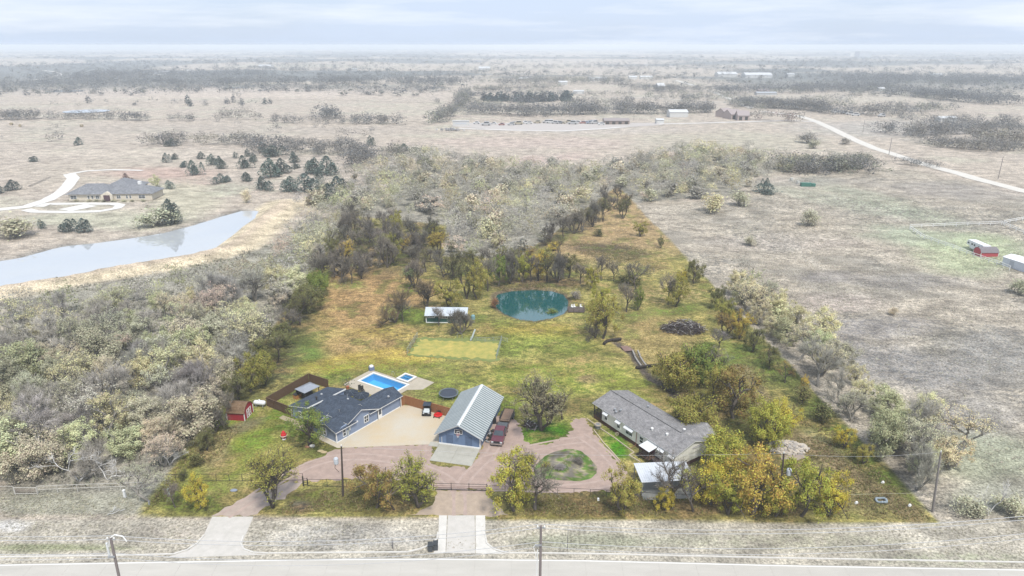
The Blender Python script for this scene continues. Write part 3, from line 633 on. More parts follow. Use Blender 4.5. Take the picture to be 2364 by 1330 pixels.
def froot(name, a, b, label, cat, group=None, z=0.0):
    A = Vector(atz(*a)); B = Vector(atz(*b)); an = math.atan2(B.y - A.y, B.x - A.x)
    return empty(name, (A.x, A.y, z), an, label, cat, group), (B - A).length

# ------------------------------------------------------------------ the blue ranch house
SIDE = M('blue_siding', (.225, .275, .375), (.19, .235, .325), scale=1.0, stretch=(7, 7, .25), bump=.3)
SHING = Mshingle('dark_shingle', (.042, .056, .08), (.072, .088, .115))
house, _ = froot('ranch_house', (778, 1023), (925, 939), 'blue-grey ranch house with dark shingle roofs beside the pool', 'house')
EH = 2.2
def gable_wall(root, pts, axis, mat, name='wall'):
    mb = MB(); mb.prism(pts, axis); return mb.build(name, mat, root)
# walls
gable_wall(house, [(0, 0, 0), (9.0, 0, 0), (9.0, 0, 2.25), (5.4, 0, 3.72), (2.4, 0, 2.45), (0, 0, 2.15)], (0, .2, 0), SIDE)
gable_wall(house, [(0.001, .201, 0), (0.001, 4.4, 0), (0.001, 4.4, 2.15), (0.001, 2.2, 2.85), (0.001, .201, 2.15)], (.2, 0, 0), SIDE)
wallbox(house, .202, 9.0, 4.2, 8.4, 0, 2.2, SIDE)
wallbox(house, 9.003, 14.85, 0.003, 4.05, 0, 2.25, SIDE)
gable_wall(house, [(14.852, 0, 0), (14.852, 4.05, 0), (14.852, 4.05, 2.2), (14.852, 1.95, 3.25), (14.852, 0, 2.2)], (.05, 0, 0), SIDE)
gable_wall(house, [(1.2, 8.402, 0), (1.2, 13.1, 0), (1.2, 13.1, 2.15), (1.2, 8.402, 3.28)], (7.9, 0, 0), SIDE)
# roofs
def roofpart(name, polys, t=.13, root=None, mat=None, trim=None):
    mb = MB()
    for p in polys: mb.slab(p, t, 0, 1)
    return mb.build(name, [mat or SHING, trim or WHITE], root or house)
ov = .38
r1 = roofpart('roof', [[(5.4, -ov, 3.88), (5.4, 8.4, 3.88), (2.3, 8.4, 2.58), (2.3, -ov, 2.58)][::-1],
                       [(5.4, -ov, 3.882), (9.35, -ov, 2.24), (9.35, 8.4, 2.24), (5.4, 8.4, 3.882)][::-1][::-1]])
r2 = roofpart('roof', [[(-ov, 2.2, 3.0), (-ov, -ov, 2.13), (4.2, -ov, 2.13), (4.2, 2.2, 3.0)],
                       [(-ov, 2.2, 3.002), (4.2, 2.2, 3.002), (4.2, 4.75, 2.13), (-ov, 4.75, 2.13)]])
r2b = roofpart('roof', [[(-.05, 4.76, 2.16), (2.6, 4.76, 2.72), (2.6, 8.38, 2.72), (-.05, 8.38, 2.16)]])
r3 = roofpart('roof', [[(7.2, 1.95, 3.38), (7.2, -ov, 2.22), (15.2, -ov, 2.22), (15.2, 1.95, 3.38)],
                       [(7.2, 1.95, 3.382), (15.2, 1.95, 3.382), (15.2, 4.4, 2.2), (7.2, 4.4, 2.2)]])
r4 = roofpart('roof', [[(.85, 8.25, 3.45), (9.45, 8.25, 3.45), (9.45, 13.45, 2.2), (.85, 13.45, 2.2)]])
part_box(r4, 'fascia', (5.15, 8.2, 3.33), (8.6, .06, .22), WHITE)
mb = MB()
for p in ((3.6, 3.2), (8.1, 6.3)): mb.tube((p[0], p[1], 2.6), (p[0], p[1], 3.6), .06, n=8)
mb.build('vent_pipe', STEEL, r1)
for q in ((7.6, 5.6, 3.0), (12.5, .5, 2.98), (6.2, 11.0, 2.85)):
    part_box(r1, 'roof_vent', q, (.3, .3, .22), M('vent_grey', (.45, .46, .47)))
mb = MB(); mb.tube((4.0, 9.6, 3.0), (4.0, 9.6, 3.7), .13, n=10); mb.lathe((4.0, 9.6, 3.68), [(.2, 0), (.22, .1), (.1, .18)], 10); mb.build('flue', DARK, r4)
# trims, windows, door on the yard side
mb = MB()
for u, v, zt in ((-.03, -.03, 2.14), (14.9, -.03, 2.2), (1.15, 13.1, 2.1), (.0, 4.43, 2.1)): mb.box((u, v, zt / 2), (.16, .16, zt))
mb.build('corner_board', WHITE, house)
part_box(house, 'base_board', (7.4, -.03, .09), (14.7, .05, .18), WHITE)
part_box(house, 'base_board', (-.03, 2.2, .09), (.05, 4.3, .18), WHITE)
window(house, (1.7, 0, 1.15), (1, 0), (0, -1), .75, 1.35)
window(house, (6.6, 0, 1.45), (1, 0), (0, -1), 1.05, 1.35, mull=1)
window(house, (0, 2.9, 1.2), (0, -1), (-1, 0), .8, 1.4)
window(house, (1.2, 10.8, 1.2), (0, -1), (-1, 0), .9, 1.1)
d = part_box(house, 'door', (9.75, -.03, 1.03), (.95, .07, 2.06), WHITE); mb = MB(); mb.box((9.75, -.07, 1.35), (.55, .02, 1.0)); mb.build('pane', GLASS, d)
mb = MB(); mb.tube((10.1, -.12, 1.0), (10.1, -.06, 1.0), .04); mb.build('handle', STEEL, d)
mb = MB(); mb.tube((9.2, -.06, 0), (9.2, -.06, 2.2), .045); mb.tube((14.75, -.06, 0), (14.75, -.06, 2.2), .045); mb.build('downpipe', DARK, house)
part_box(house, 'electric_meter', (2.75, -.1, 1.5), (.32, .2, .75), M('meter_grey', (.42, .45, .42)))
part_box(house, 'electric_meter', (2.35, -.08, .8), (.25, .16, .9), M('meter_grey', (.42, .45, .42)))
mb = MB(); mb.lathe((4.6, -.06, 1.9), [(.16, 0), (.16, .03)], 12, ax='y'); mb.build('wall_lamp', WHITE, house)
# ------------------------------------------------------------------ garage with ribbed metal roof
GX0 = empty('garage', tuple(Vector(atz(1014, 1024))), math.radians(-13.2), 'blue garage with pale ribbed metal roof and hoop on its gable', 'garage'); GL, GW = 13.4, 7.05
SIDE2 = M('garage_siding', (.145, .205, .32), (.12, .175, .275), scale=1.0, stretch=(7, 7, .25), bump=.3)
gable_wall(GX0, [(0, 0, 0), (GW, 0, 0), (GW, 0, 2.3), (GW / 2, 0, 4.05), (0, 0, 2.3)], (0, .15, 0), SIDE2)
gable_wall(GX0, [(0, GL - .15, 0), (GW, GL - .15, 0), (GW, GL - .15, 2.3), (GW / 2, GL - .15, 4.05), (0, GL - .15, 2.3)], (0, .15, 0), SIDE2)
wallbox(GX0, 0, .15, .152, GL - .152, 0, 2.28, SIDE2); wallbox(GX0, GW - .15, GW, .152, GL - .152, 0, 2.28, SIDE2)
PANEL = M('roof_panel_dull', (.14, .17, .17), (.11, .14, .145), scale=.6, rough=.45, metal=.2)
RIB = M('roof_rib_pale', (.35, .38, .385), (.29, .32, .325), scale=.8, rough=.4, metal=.1)
for sd, nm in ((0, 'roof'), (1, 'roof')):
    mb = MB(); f = lambda q: q if sd == 0 else GW - q
    e, r = (f(-.55), 2.10), (GW / 2, 4.22)
    y0, y1 = -.5, GL + .45
    poly = [(e[0], y0, e[1]), (r[0], y0, r[1]), (r[0], y1, r[1]), (e[0], y1, e[1])]
    mb.slab(poly if sd == 1 else poly[::-1], .07, 0)
    n = 24
    for k in range(n + 1):
        y = y0 + (y1 - y0) * k / n; h = .075
        mb.prism([(e[0], y - .17, e[1] + .004), (e[0], y + .17, e[1] + .004), (e[0], y + .11, e[1] + h), (e[0], y - .11, e[1] + h)], (r[0] - e[0], 0, r[1] - e[1]), 1)
    o = mb.build(nm, [PANEL, RIB], GX0)
    mb = MB(); mb.slab([(f(-.62), y0 - .06, 2.05), (GW / 2, y0 - .06, 4.27), (GW / 2, y0 - .005, 4.27), (f(-.62), y0 - .005, 2.05)], .24); mb.build('barge_board', WHITE, o)
mb = MB(); mb.slab([(GW / 2 - .28, -.52, 4.19), (GW / 2, -.52, 4.33), (GW / 2, GL + .47, 4.33), (GW / 2 - .28, GL + .47, 4.19)], .02); mb.slab([(GW / 2, -.52, 4.331), (GW / 2 + .28, -.52, 4.19), (GW / 2 + .28, GL + .47, 4.19), (GW / 2, GL + .47, 4.331)], .02); mb.build('ridge_cap', M('ridge_white', (.66, .68, .68)), GX0)
for x in (1.85, 5.1):
    mb = MB(); bars(mb, (x, 0, 1.15), (1, 0), (0, -1), 1.15, 1.55, .07, .03); mb.build('shutter_frame', M('garage_trim', (.10, .145, .235)), GX0)
    part_box(GX0, 'shutter', (x, -.006, 1.15), (1.0, .012, 1.4), M('garage_trim', (.10, .145, .235)))
part_box(GX0, 'base_board', (GW / 2, -.05, .13), (GW + .1, .09, .26), WHITE)
part_box(GX0, 'corner_board', (GW - .06, -.03, 1.3), (.14, .06, 2.0), WHITE); part_box(GX0, 'corner_board', (GW + .03, .2, 1.2), (.06, .3, 2.2), WHITE)
mb = MB(); mb.tube((.5, -.06, .35), (.5, -.06, 1.35), .04); mb.build('downpipe', WHITE, GX0)
hoop = empty('basketball_hoop', GX0.matrix_basis @ Vector((GW / 2 - .1, -.05, 2.15)), GX0.rotation_euler.z, 'basketball backboard with rim and net on the garage gable', 'basketball hoop')
mb = MB(); mb.box((0, -.06, .62), (1.35, .05, .85), m=0); mb.build('backboard', M('board_dark', (.05, .05, .06)), hoop)
mb = MB(); bars(mb, (0, -.085, .62), (1, 0), (0, -1), 1.35, .85, .07, .02); bars(mb, (0, -.085, .48), (1, 0), (0, -1), .55, .42, .06, .02); mb.build('backboard_border', WHITE, hoop)
mb = MB(); pts = [(.25 * math.cos(t), -.40 + .25 * math.sin(t), .25) for t in np.linspace(0, 2 * math.pi, 15)]; mb.path(pts, .025); mb.box((0, -.12, .25), (.14, .12, .06)); mb.build('rim', M('rim_red', (.45, .06, .04)), hoop)
mb = MB()
for t in np.linspace(0, 2 * math.pi, 11)[:-1]: mb.tube((.24 * math.cos(t), -.4 + .24 * math.sin(t), .25), (.11 * math.cos(t + .5), -.4 + .11 * math.sin(t + .5), -.22), .018, n=4)
mb.build('net', WHITE, hoop)
pad = empty('concrete_pad', GX0.location, GX0.rotation_euler.z); tag(pad, 'grey concrete pad in front of the garage gable', 'concrete pad', kind='structure')
PADM = M('pad_concrete', (.40, .385, .335), (.32, .31, .265), scale=.7, detail=8, bump=.1)
for u0, u1 in ((.1, 3.45), (3.48, 7.0)):
    for v0, v1 in ((-2.35, -.12), (-5.0, -2.38)):
        mb = MB(); sh = .0 if v0 > -3 else .0; mb.box(((u0 + u1) / 2, (v0 + v1) / 2, .03), (u1 - u0, v1 - v0, .05)); mb.build('concrete_slab', PADM, pad)
part_box(pad, 'concrete_slab', (-.75, -.45, .025), (1.6, 1.2, .05), PADM)

# ------------------------------------------------------------------ red barn-shaped shed
def gambrel_shed(name, loc, rz, L, D, label, red, roofm, doors=True):
    """local: long side along x (0..L), gable on the x=L side; D deep along y"""
    r = empty(name, loc, rz, label, 'shed'); e, k, p = 1.55, 2.35, 2.75
    prof = [(0, 0), (D, 0), (D, e), (D * .82, k), (D / 2, p), (D * .18, k), (0, e)]
    gable_wall(r, [(0, q[0], q[1]) for q in prof], (L, 0, 0), red)
    mb = MB(); o = .1
    P = [(-.16, e - .08), (D * .18 - .03, k + .07), (D / 2, p + .09), (D * .82 + .03, k + .07), (D + .16, e - .08)]
    for a, b in zip(P[:-1], P[1:]): mb.slab([(-o, a[0], a[1]), (L + o, a[0], a[1]), (L + o, b[0], b[1]), (-o, b[0], b[1])], .07)
    mb.build('roof', roofm, r)
    mb = MB()
    for x, y in ((0, 0), (L, 0), (L, D), (0, D)): mb.box((x, y, e / 2), (.12, .12, e - .04))
    mb.build('corner_board', WHITE, r)
    if doors:
        for s in (-1, 1):
            c = (L + .02, D / 2 + s * .42, .85); dd = part_box(r, 'door', c, (.04, .8, 1.6), red)
            mb = MB(); bars(mb, (L + .04, c[1], .85), (0, 1), (1, 0), .8, 1.6, .1, .03); mb.build('door_frame', WHITE, dd)
            mb = MB(); mb.prism([(L + .045, c[1] - .36, .15), (L + .045, c[1] - .28, .1), (L + .045, c[1] + .36, 1.55), (L + .045, c[1] + .28, 1.6)], (.02, 0, 0)); mb.prism([(L + .047, c[1] + .36, .15), (L + .047, c[1] + .28, .1), (L + .047, c[1] - .36, 1.55), (L + .047, c[1] - .28, 1.6)], (.02, 0, 0)); mb.build('door_brace', WHITE, dd)
    return r
RED = M('barn_red', (.33, .022, .03), (.25, .018, .028), scale=2, stretch=(5, 5, .4))
BRN = Mshingle('brown_shingle', (.15, .095, .055), (.21, .14, .085))
gambrel_shed('garden_shed', tuple(atz(525, 970)), math.radians(-5), 3.2, 3.3, 'small red barn-style shed with brown roof and white doors', RED, BRN)
# propane tank
c = Vector(atz(600, 938)); t = empty('propane_tank', c, math.radians(-8), 'white propane tank lying behind the red shed', 'tank')
mb = MB(); mb.lathe((-1.1, 0, .75), [(.05, 0), (.3, .06), (.42, .22), (.45, .4), (.45, 1.9), (.42, 2.08), (.3, 2.24), (.05, 2.3)], 14, ax='x'); mb.build('tank_body', M('tank_white', (.70, .72, .74)), t, True)
mb = MB(); mb.lathe((0, 0, 1.18), [(.16, 0), (.18, .12), (.08, .2)], 10); mb.build('valve_dome', WHITE, t)
for x in (-.6, .7): part_box(t, 'support', (x, 0, .18), (.15, .7, .36), STEEL)
# ------------------------------------------------------------------ plank fences
def plank_fence(a, b, h, label, mat, step=.152, group=None, posts=2.4):
    a, b = Vector(a[:2]), Vector(b[:2]); L = (b - a).length; r = empty('plank_fence', (a.x, a.y, 0), math.atan2(b.y - a.y, b.x - a.x), label, 'fence', group)
    mb = MB(); k = int(L / step); rg = random.Random(int(L * 100))
    for i in range(k):
        hh = h + rg.uniform(-.025, .03); mb.box(((i + .5) * step, rg.uniform(-.012, .012), hh / 2 + .03), (step - .014, .022, hh))
    o = mb.build('pickets', mat, r); o['kind'] = 'stuff'
    for q in range(int(L / posts) + 1): part_box(r, 'post', (min(q * posts + .05, L - .05), .07, h / 2 + .04), (.1, .1, h + .06), mat)
    for z in (.35, h - .3): part_box(r, 'rail', (L / 2, .045 + .0, z), (L, .035, .09), mat)
    part_box(r, 'cap_rail', (L / 2, .03, h + .07), (L, .14, .04), mat)
    return r
WOODD = M('weathered_fence', (.13, .075, .042), (.09, .055, .035), scale=2.5, stretch=(6, 6, .5), bump=.2)
WOODC = M('cedar_fence', (.30, .135, .055), (.22, .095, .04), scale=2.2, stretch=(6, 6, .5), bump=.2)
y1, y2, y3, y4 = (Vector(atz(*q)) for q in ((677, 962), (617.5, 938), (714, 882), (760, 897)))
plank_fence(y1, y2, 1.75, 'weathered plank fence closing the side yard towards the red shed', WOODD)
plank_fence(y2, y3, 1.75, 'long weathered plank fence behind the grey gazebo', WOODD)
plank_fence(y3, y4, 1.75, 'short weathered plank fence at the back of the side yard', WOODD)
gl = GX0.matrix_basis @ Vector((-.05, 8.2, 0))
plank_fence(Vector(atz(926, 938)), Vector(atz(936, 934)), 1.75, 'short cedar fence return beside the house corner', WOODC)
plank_fence(Vector(atz(936, 934)), gl, 1.75, 'orange-brown cedar plank fence between house and garage', WOODC)
# gazebo
c = Vector(atz(709, 893, 2.3)); g = empty('gazebo', (c.x, c.y, 0), math.radians(54), 'gazebo with pale grey metal hip roof in the side yard', 'gazebo')
mb = MB(); a, b, z0, z1 = 1.75, 1.45, 2.15, 2.75; R = .7
q = [(-a, -b, z0), (a, -b, z0), (a, b, z0), (-a, b, z0)]; k0, k1 = (-R, 0, z1), (R, 0, z1)
mb.slab([q[0], q[1], k1, k0], .05); mb.slab([q[1], q[2], k1], .05); mb.slab([q[2], q[3], k0, k1], .05); mb.slab([q[3], q[0], k0], .05); mb.build('roof', M('gazebo_metal', (.36, .38, .41), (.30, .32, .35), rough=.35, metal=.4), g)
for x in (-1, 1):
    for y in (-1, 1): part_box(g, 'post', (x * 1.55, y * 1.28, 1.06), (.12, .12, 2.12), DARK)
part_box(g, 'curtain', (0, 1.3, 1.05), (2.9, .04, 2.0), BLACK); part_box(g, 'sofa', (.2, .5, .4), (2.0, .8, .75), DARK)
c = Vector(atz(687, 918)); o = empty('storage_box', c, math.radians(54), 'orange wooden box with dark lid beside the gazebo', 'box')
part_box(o, 'box_body', (0, 0, .4), (1.3, .95, .8), M('orange_wood', (.42, .20, .07))); part_box(o, 'lid', (0, 0, .84), (1.4, 1.05, .08), BLACK)
# patio umbrellas behind the house
for (px, py), lb in zip(((808, 905), (834, 911)), ('dark square patio umbrella nearer the side yard', 'dark square patio umbrella nearer the pool')):
    c = Vector(atz(px, py, 2.3)); o = empty('patio_umbrella', (c.x, c.y, 0), math.radians(40), lb, 'umbrella', 'umbrellas on the patio')
    mb = MB(); n = 8
    for i in range(n):
        t0, t1 = 2 * math.pi * i / n, 2 * math.pi * (i + 1) / n; r = 1.55
        mb.slab([(r * math.cos(t0), r * math.sin(t0), 2.15), (r * math.cos(t1), r * math.sin(t1), 2.15), (0, 0, 2.55)], .02)
    mb.build('canopy', M('navy_canvas', (.022, .03, .045)), o)
    mb = MB()
    for i in range(n):
        t0 = 2 * math.pi * i / n; mb.tube((0, 0, 2.57), (1.55 * math.cos(t0), 1.55 * math.sin(t0), 2.17), .018, n=4)
    mb.build('rib', M('rib_grey', (.16, .19, .22)), o)
    mb = MB(); mb.tube((0, 0, 0), (0, 0, 2.5), .03); mb.lathe((0, 0, 0), [(.28, 0), (.28, .1)], 10); mb.build('pole', DARK, o)
# ------------------------------------------------------------------ swimming pool, spa, deck
DECK = M('pool_deck', (.42, .37, .29), (.34, .30, .235), scale=.8, detail=8, bump=.06)
LINER = M('pool_liner', (.12, .48, .78), (.10, .43, .74), scale=.8, rough=.5)
COPE = M('coping', (.66, .65, .62), (.58, .57, .54), scale=2)
pw = empty('pool_deck_paving', pool_o, math.atan2(pool_u.y, pool_u.x)); tag(pw, 'tan concrete paving around the pool and spa', 'paving', kind='structure')
cp = .38
def ring(name, u0, u1, v0, v1, U0, U1, V0, V1, z, t, mat, root):
    mb = MB()
    mb.slab([(U0, V0, z), (U1, V0, z), (U1, v0, z), (U0, v0, z)], t); mb.slab([(U0, v1, z), (U1, v1, z), (U1, V1, z), (U0, V1, z)], t)
    mb.slab([(U0, v0, z), (u0, v0, z), (u0, v1, z), (U0, v1, z)], t); mb.slab([(u1, v0, z), (U1, v0, z), (U1, v1, z), (u1, v1, z)], t)
    return mb.build(name, mat, root)
ring('concrete_slab', -.02, POOL_L + .02, -.02, POOL_W + .02, -1.2, POOL_L + 1.0, -2.6, POOL_W + .6, .06, .3, DECK, pw)
mb = MB(); mb.slab([(SPA_U1 + .02, POOL_W + .602, .06), (POOL_L + 3.4, POOL_W + .602, .06), (POOL_L + 3.4, SPA_V1 + .4, .06), (SPA_U1 + .02, SPA_V1 + .4, .06)], .3)
mb.slab([(POOL_L + 1.002, POOL_W - 1.9, .06), (POOL_L + 3.4, POOL_W - .2, .06), (POOL_L + 3.4, POOL_W + .6, .06), (POOL_L + 1.002, POOL_W + .6, .06)], .3)
mb.slab([(SPA_U0 - .6, SPA_V1 + .02, .06), (SPA_U1, SPA_V1 + .02, .06), (SPA_U1, SPA_V1 + .4, .06), (SPA_U0 - .6, SPA_V1 + .4, .06)], .3)
mb.build('concrete_slab', DECK, pw)
def basin(name, u0, u1, v0, v1, zt, depth, label, zw, step=None):
    r = empty(name, pool_o, math.atan2(pool_u.y, pool_u.x), label, 'pool')
    ring('coping', u0 + cp, u1 - cp, v0 + cp, v1 - cp, u0, u1, v0, v1, zt, .2, COPE, r)
    mb = MB(); a, b, c, d = u0 + cp, u1 - cp, v0 + cp, v1 - cp; z = zt - .2
    mb.face([(a, c, zt - depth), (b, c, zt - depth), (b, d, zt - depth), (a, d, zt - depth)])
    for p, q in (((a, c), (a, d)), ((a, d), (b, d)), ((b, d), (b, c)), ((b, c), (a, c))): mb.face([(*p, z + .0), (*p, zt - depth), (*q, zt - depth), (*q, z)])
    mb.build('liner', LINER, r)
    if step:
        for k in range(3): part_box(r, 'step', (b - .25 - .3 * k if step == 'end' else (a + b) / 2, (c + d) / 2 + (0 if step == 'end' else .3 * (1 - k)), zt - depth + (.9 - .3 * k) / 2), (.3, (d - c) * .5, .9 - .3 * k) if step == 'end' else ((b - a) * .8, .28, .9 - .3 * k), M('step_blue', (.09, .34, .60)))
    mb = MB(); mb.face([(a + .004, c + .004, zw), (b - .004, c + .004, zw), (b - .004, d - .004, zw), (a + .004, d - .004, zw)]); mb.build('water', Mwater('pool_water', (.1, .4, .6), clear=1, bump=.25, scale=2.0) if 'pool_water' not in MATS else MATS['pool_water'], r)
    return r
pl = basin('swimming_pool', 0, POOL_L, 0, POOL_W, .12, 1.5, 'rectangular blue swimming pool with white coping', -.12, 'end')
part_box(pl, 'drain', (POOL_L * .3, POOL_W / 2, -1.36), (.4, .4, .03), DARK)
sp = basin('spa_pool', SPA_U0, SPA_U1, SPA_V0, SPA_V1, .38, 1.1, 'small square raised spa beside the swimming pool', .22, 'mid')
ring('spa_wall', SPA_U0 + .15, SPA_U1 - .15, SPA_V0 + .15, SPA_V1 - .15, SPA_U0 + .03, SPA_U1 - .03, SPA_V0 + .03, SPA_V1 - .03, .179, .2, M('spa_stone', (.5, .48, .43)), sp)
c = Vector(atz(858, 855)); o = empty('pool_pump', c, .5, 'white and blue pool filter unit behind the pool', 'pump'); part_box(o, 'pump_box', (0, 0, .4), (1.0, .8, .8), M('pump_blue', (.16, .2, .3))); mb = MB(); mb.lathe((0, 0, .8), [(.42, 0), (.42, .25), (.2, .38)], 12); mb.build('filter_dome', WHITE, o)
c = Vector(atz(905, 868)); o = empty('hand_rail', c, .4, 'thin metal hand rail between pool and spa', 'rail'); mb = MB()
mb.path([(0, 0, .05), (0, 0, .95), (.35, 0, .95), (.6, 0, .1)], .03); mb.build('rail_tube', STEEL, o)
# potted plants and dark chairs on the patio
for (px, py), s, lb in (((803, 897), 1.0, 'potted plants clustered at the patio end of the house roof'),):
    c = Vector(atz(px, py)); o = empty('potted_plant', c, 0, lb, 'plant'); mb = MB(); mb.lathe((0, 0, 0), [(.25, 0), (.34, .5)], 10); mb.build('pot', M('terracotta', (.35, .12, .06)), o)
    mb = MB(); rg = random.Random(3)
    for k in range(90):
        a, e = rg.uniform(0, 6.3), rg.uniform(.3, 1.4); d = Vector((math.cos(a) * math.cos(e), math.sin(a) * math.cos(e), math.sin(e))); p = Vector((0, 0, .5)) + d * rg.uniform(.3, 1.7); w = d.orthogonal().normalized() * .08; mb.face([p - w, p + w, p + d * .25])
    mb.build('leaves', M('pot_leaf', (.10, .11, .06)), o)
for i, (px, py) in enumerate(((832, 903), (838, 905))):
    c = Vector(atz(px, py)); o = empty('patio_chair', c, .7, 'dark patio chair %s the pool edge of the patio' % ('farther from' if i == 0 else 'nearer to'), 'chair', 'chairs on the patio')
    part_box(o, 'seat', (0, 0, .42), (.55, .55, .07), DARK); part_box(o, 'backrest', (0, .26, .85), (.55, .06, .8), DARK)
    for x in (-.24, .24):
        for y in (-.24, .24): part_box(o, 'leg', (x, y, .19), (.05, .05, .38), DARK)
# trampoline
c = Vector(atz(1036, 916)); o = empty('trampoline', c, 0, 'round trampoline with dark mat behind the garage', 'trampoline')
mb = MB(); mb.lathe((0, 0, .80), [(1.55, 0), (1.55, .02)], 28); mb.build('mat', M('tramp_mat', (.05, .06, .08)), o)
mb = MB(); pts = [(1.75 * math.cos(t), 1.75 * math.sin(t), .82) for t in np.linspace(0, 2 * math.pi, 29)]; mb.path(pts, .11); mb.build('frame_pad', M('tramp_pad', (.13, .16, .19)), o)
mb = MB()
for i in range(6): a = i * math.pi / 3; mb.tube((1.75 * math.cos(a), 1.75 * math.sin(a), 0), (1.75 * math.cos(a), 1.75 * math.sin(a), .8), .035)
mb.build('leg', STEEL, o)
# ------------------------------------------------------------------ vehicles
def wheel(root, x, y, r, w, rim=True):
    mb = MB(); mb.lathe((x, y - w / 2, r), [(r * .9, 0), (r, w * .15), (r, w * .85), (r * .9, w)], 14, ax='y'); t = mb.build('wheel', RUBBER, root, False)
    if rim:
        mb = MB(); mb.lathe((x, y - w / 2 - .012, r), [(r * .55, 0), (r * .6, w + .024)], 10, ax='y'); mb.build('rim', STEEL, t)
    return t
def pickup(loc, rz):
    """nose towards -x"""
    r = empty('pickup_truck', loc, rz, 'maroon pickup truck hitched to the trailer beside the garage', 'pickup'); W = 1.0
    PAINT = M('maroon_paint', (.115, .022, .034), (.095, .02, .03), rough=.22, spec=.6)
    prof = [(-2.9, .48), (-2.95, .75), (-2.86, 1.02), (-1.55, 1.14), (-1.0, 1.14), (.95, 1.14), (2.85, 1.14), (2.88, .48)]
    mb = MB(); mb.prism([(x, -W, z) for x, z in prof], (0, 2 * W, 0)); mb.build('body', PAINT, r)
    mb = MB(); k = len(mb.v); a = [(-1.5, 1.145), (-.75, 1.80), (.72, 1.82), (1.05, 1.145)]
    for sy in (-1, 1): mb.v += [(x, sy * (W - .04 - (.17 if z > 1.5 else 0)), z) for x, z in a]
    mb.f += [(0, 1, 2, 3), (7, 6, 5, 4), (0, 4, 5, 1), (1, 5, 6, 2), (2, 6, 7, 3), (3, 7, 4, 0)]; mb.m += [0] * 6; cab = mb.build('cab', PAINT, r)
    def glass(pts): m2 = MB(); m2.face(pts); return m2.build('windscreen', GLASS, cab)
    glass([(-1.46, -.86, 1.20), (-.80, -.72, 1.77), (-.80, .72, 1.77), (-1.46, .86, 1.20)])
    glass([(1.05, -.84, 1.22), (1.05, .84, 1.22), (.77, .70, 1.76), (.77, -.70, 1.76)])
    for s in (-1, 1):
        m2 = MB(); m2.face([(-1.2, s * .985, 1.2), (-.7, s * .84, 1.74), (.65, s * .84, 1.76), (.92, s * .985, 1.2)]); m2.build('side_window', GLASS, cab)
        m2 = MB(); m2.box((-1.15, s * 1.14, 1.22), (.14, .26, .22)); m2.build('mirror', BLACK, r)
        m2 = MB(); m2.box((-2.93, s * .74, .83), (.09, .38, .22)); m2.build('headlight', M('lamp_lens', (.62, .64, .64), rough=.1), r)
    part_box(r, 'grille', (-2.95, 0, .84), (.08, 1.05, .28), BLACK); part_box(r, 'bumper', (-3.0, 0, .55), (.18, 1.96, .24), M('chrome', (.55, .55, .56), rough=.15, metal=.9))
    part_box(r, 'bed_cover', (1.98, 0, 1.165), (1.72, 1.7, .05), M('bed_grey', (.09, .10, .11)))
    part_box(r, 'bed_rail', (1.98, .95, 1.18), (1.75, .1, .09), BLACK); part_box(r, 'bed_rail', (1.98, -.95, 1.18), (1.75, .1, .09), BLACK)
    for x in (-1.95, 1.75):
        for y in (-.86, .86): wheel(r, x, y, .4, .28)
    return r
pa, pb = Vector(atz(1147, 1030)), Vector(atz(1163, 985)); dv = (pb - pa).normalized(); rzv = math.atan2(dv.y, dv.x)
pickup(pa + dv * 2.75, rzv)
def trailer(loc, rz):
    r = empty('utility_trailer', loc, rz, 'utility trailer with wooden bed and raised mesh ramp', 'trailer')
    mb = MB(); k = 12
    for i in range(k): mb.box((2.1 , -.85 + (i + .5) * 1.7 / k, .62), (4.2, 1.7 / k - .015, .05))
    o = mb.build('plank_bed', M('bed_wood', (.25, .17, .12), (.18, .125, .09), scale=3), r); o['kind'] = 'stuff'
    mb = MB()
    for y in (-.92, .92): mb.tube((0, y, .62), (4.2, y, .62), .05, n=4); mb.tube((0, y, .95), (4.2, y, .95), .03, n=4)
    for x in np.linspace(0, 4.2, 6):
        for y in (-.92, .92): mb.tube((x, y, .6), (x, y, .95), .025, n=4)
    mb.tube((0, -.92, .95), (0, .92, .95), .03, n=4); mb.tube((0, -.7, .58), (-1.2, 0, .5), .05, n=4); mb.tube((0, .7, .58), (-1.2, 0, .5), .05, n=4); mb.build('frame', DARK, r)
    mb = MB()
    for y in np.linspace(-.9, .9, 7): mb.tube((4.24, y, .65), (4.3, y, 2.0), .025, n=4)
    for z in (.66, 1.3, 2.0): mb.tube((4.25 + (z - .65) * .04, -.9, z), (4.25 + (z - .65) * .04, .9, z), .03, n=4)
    mb.build('ramp_gate', DARK, r)
    for y in (-1.08, 1.08):
        for x in (1.9, 2.75): wheel(r, x, y, .33, .2)
        part_box(r, 'fender', (2.32, y, .72), (1.75, .26, .05), DARK)
    return r
trailer(pa + dv * 7.0, rzv - .03)
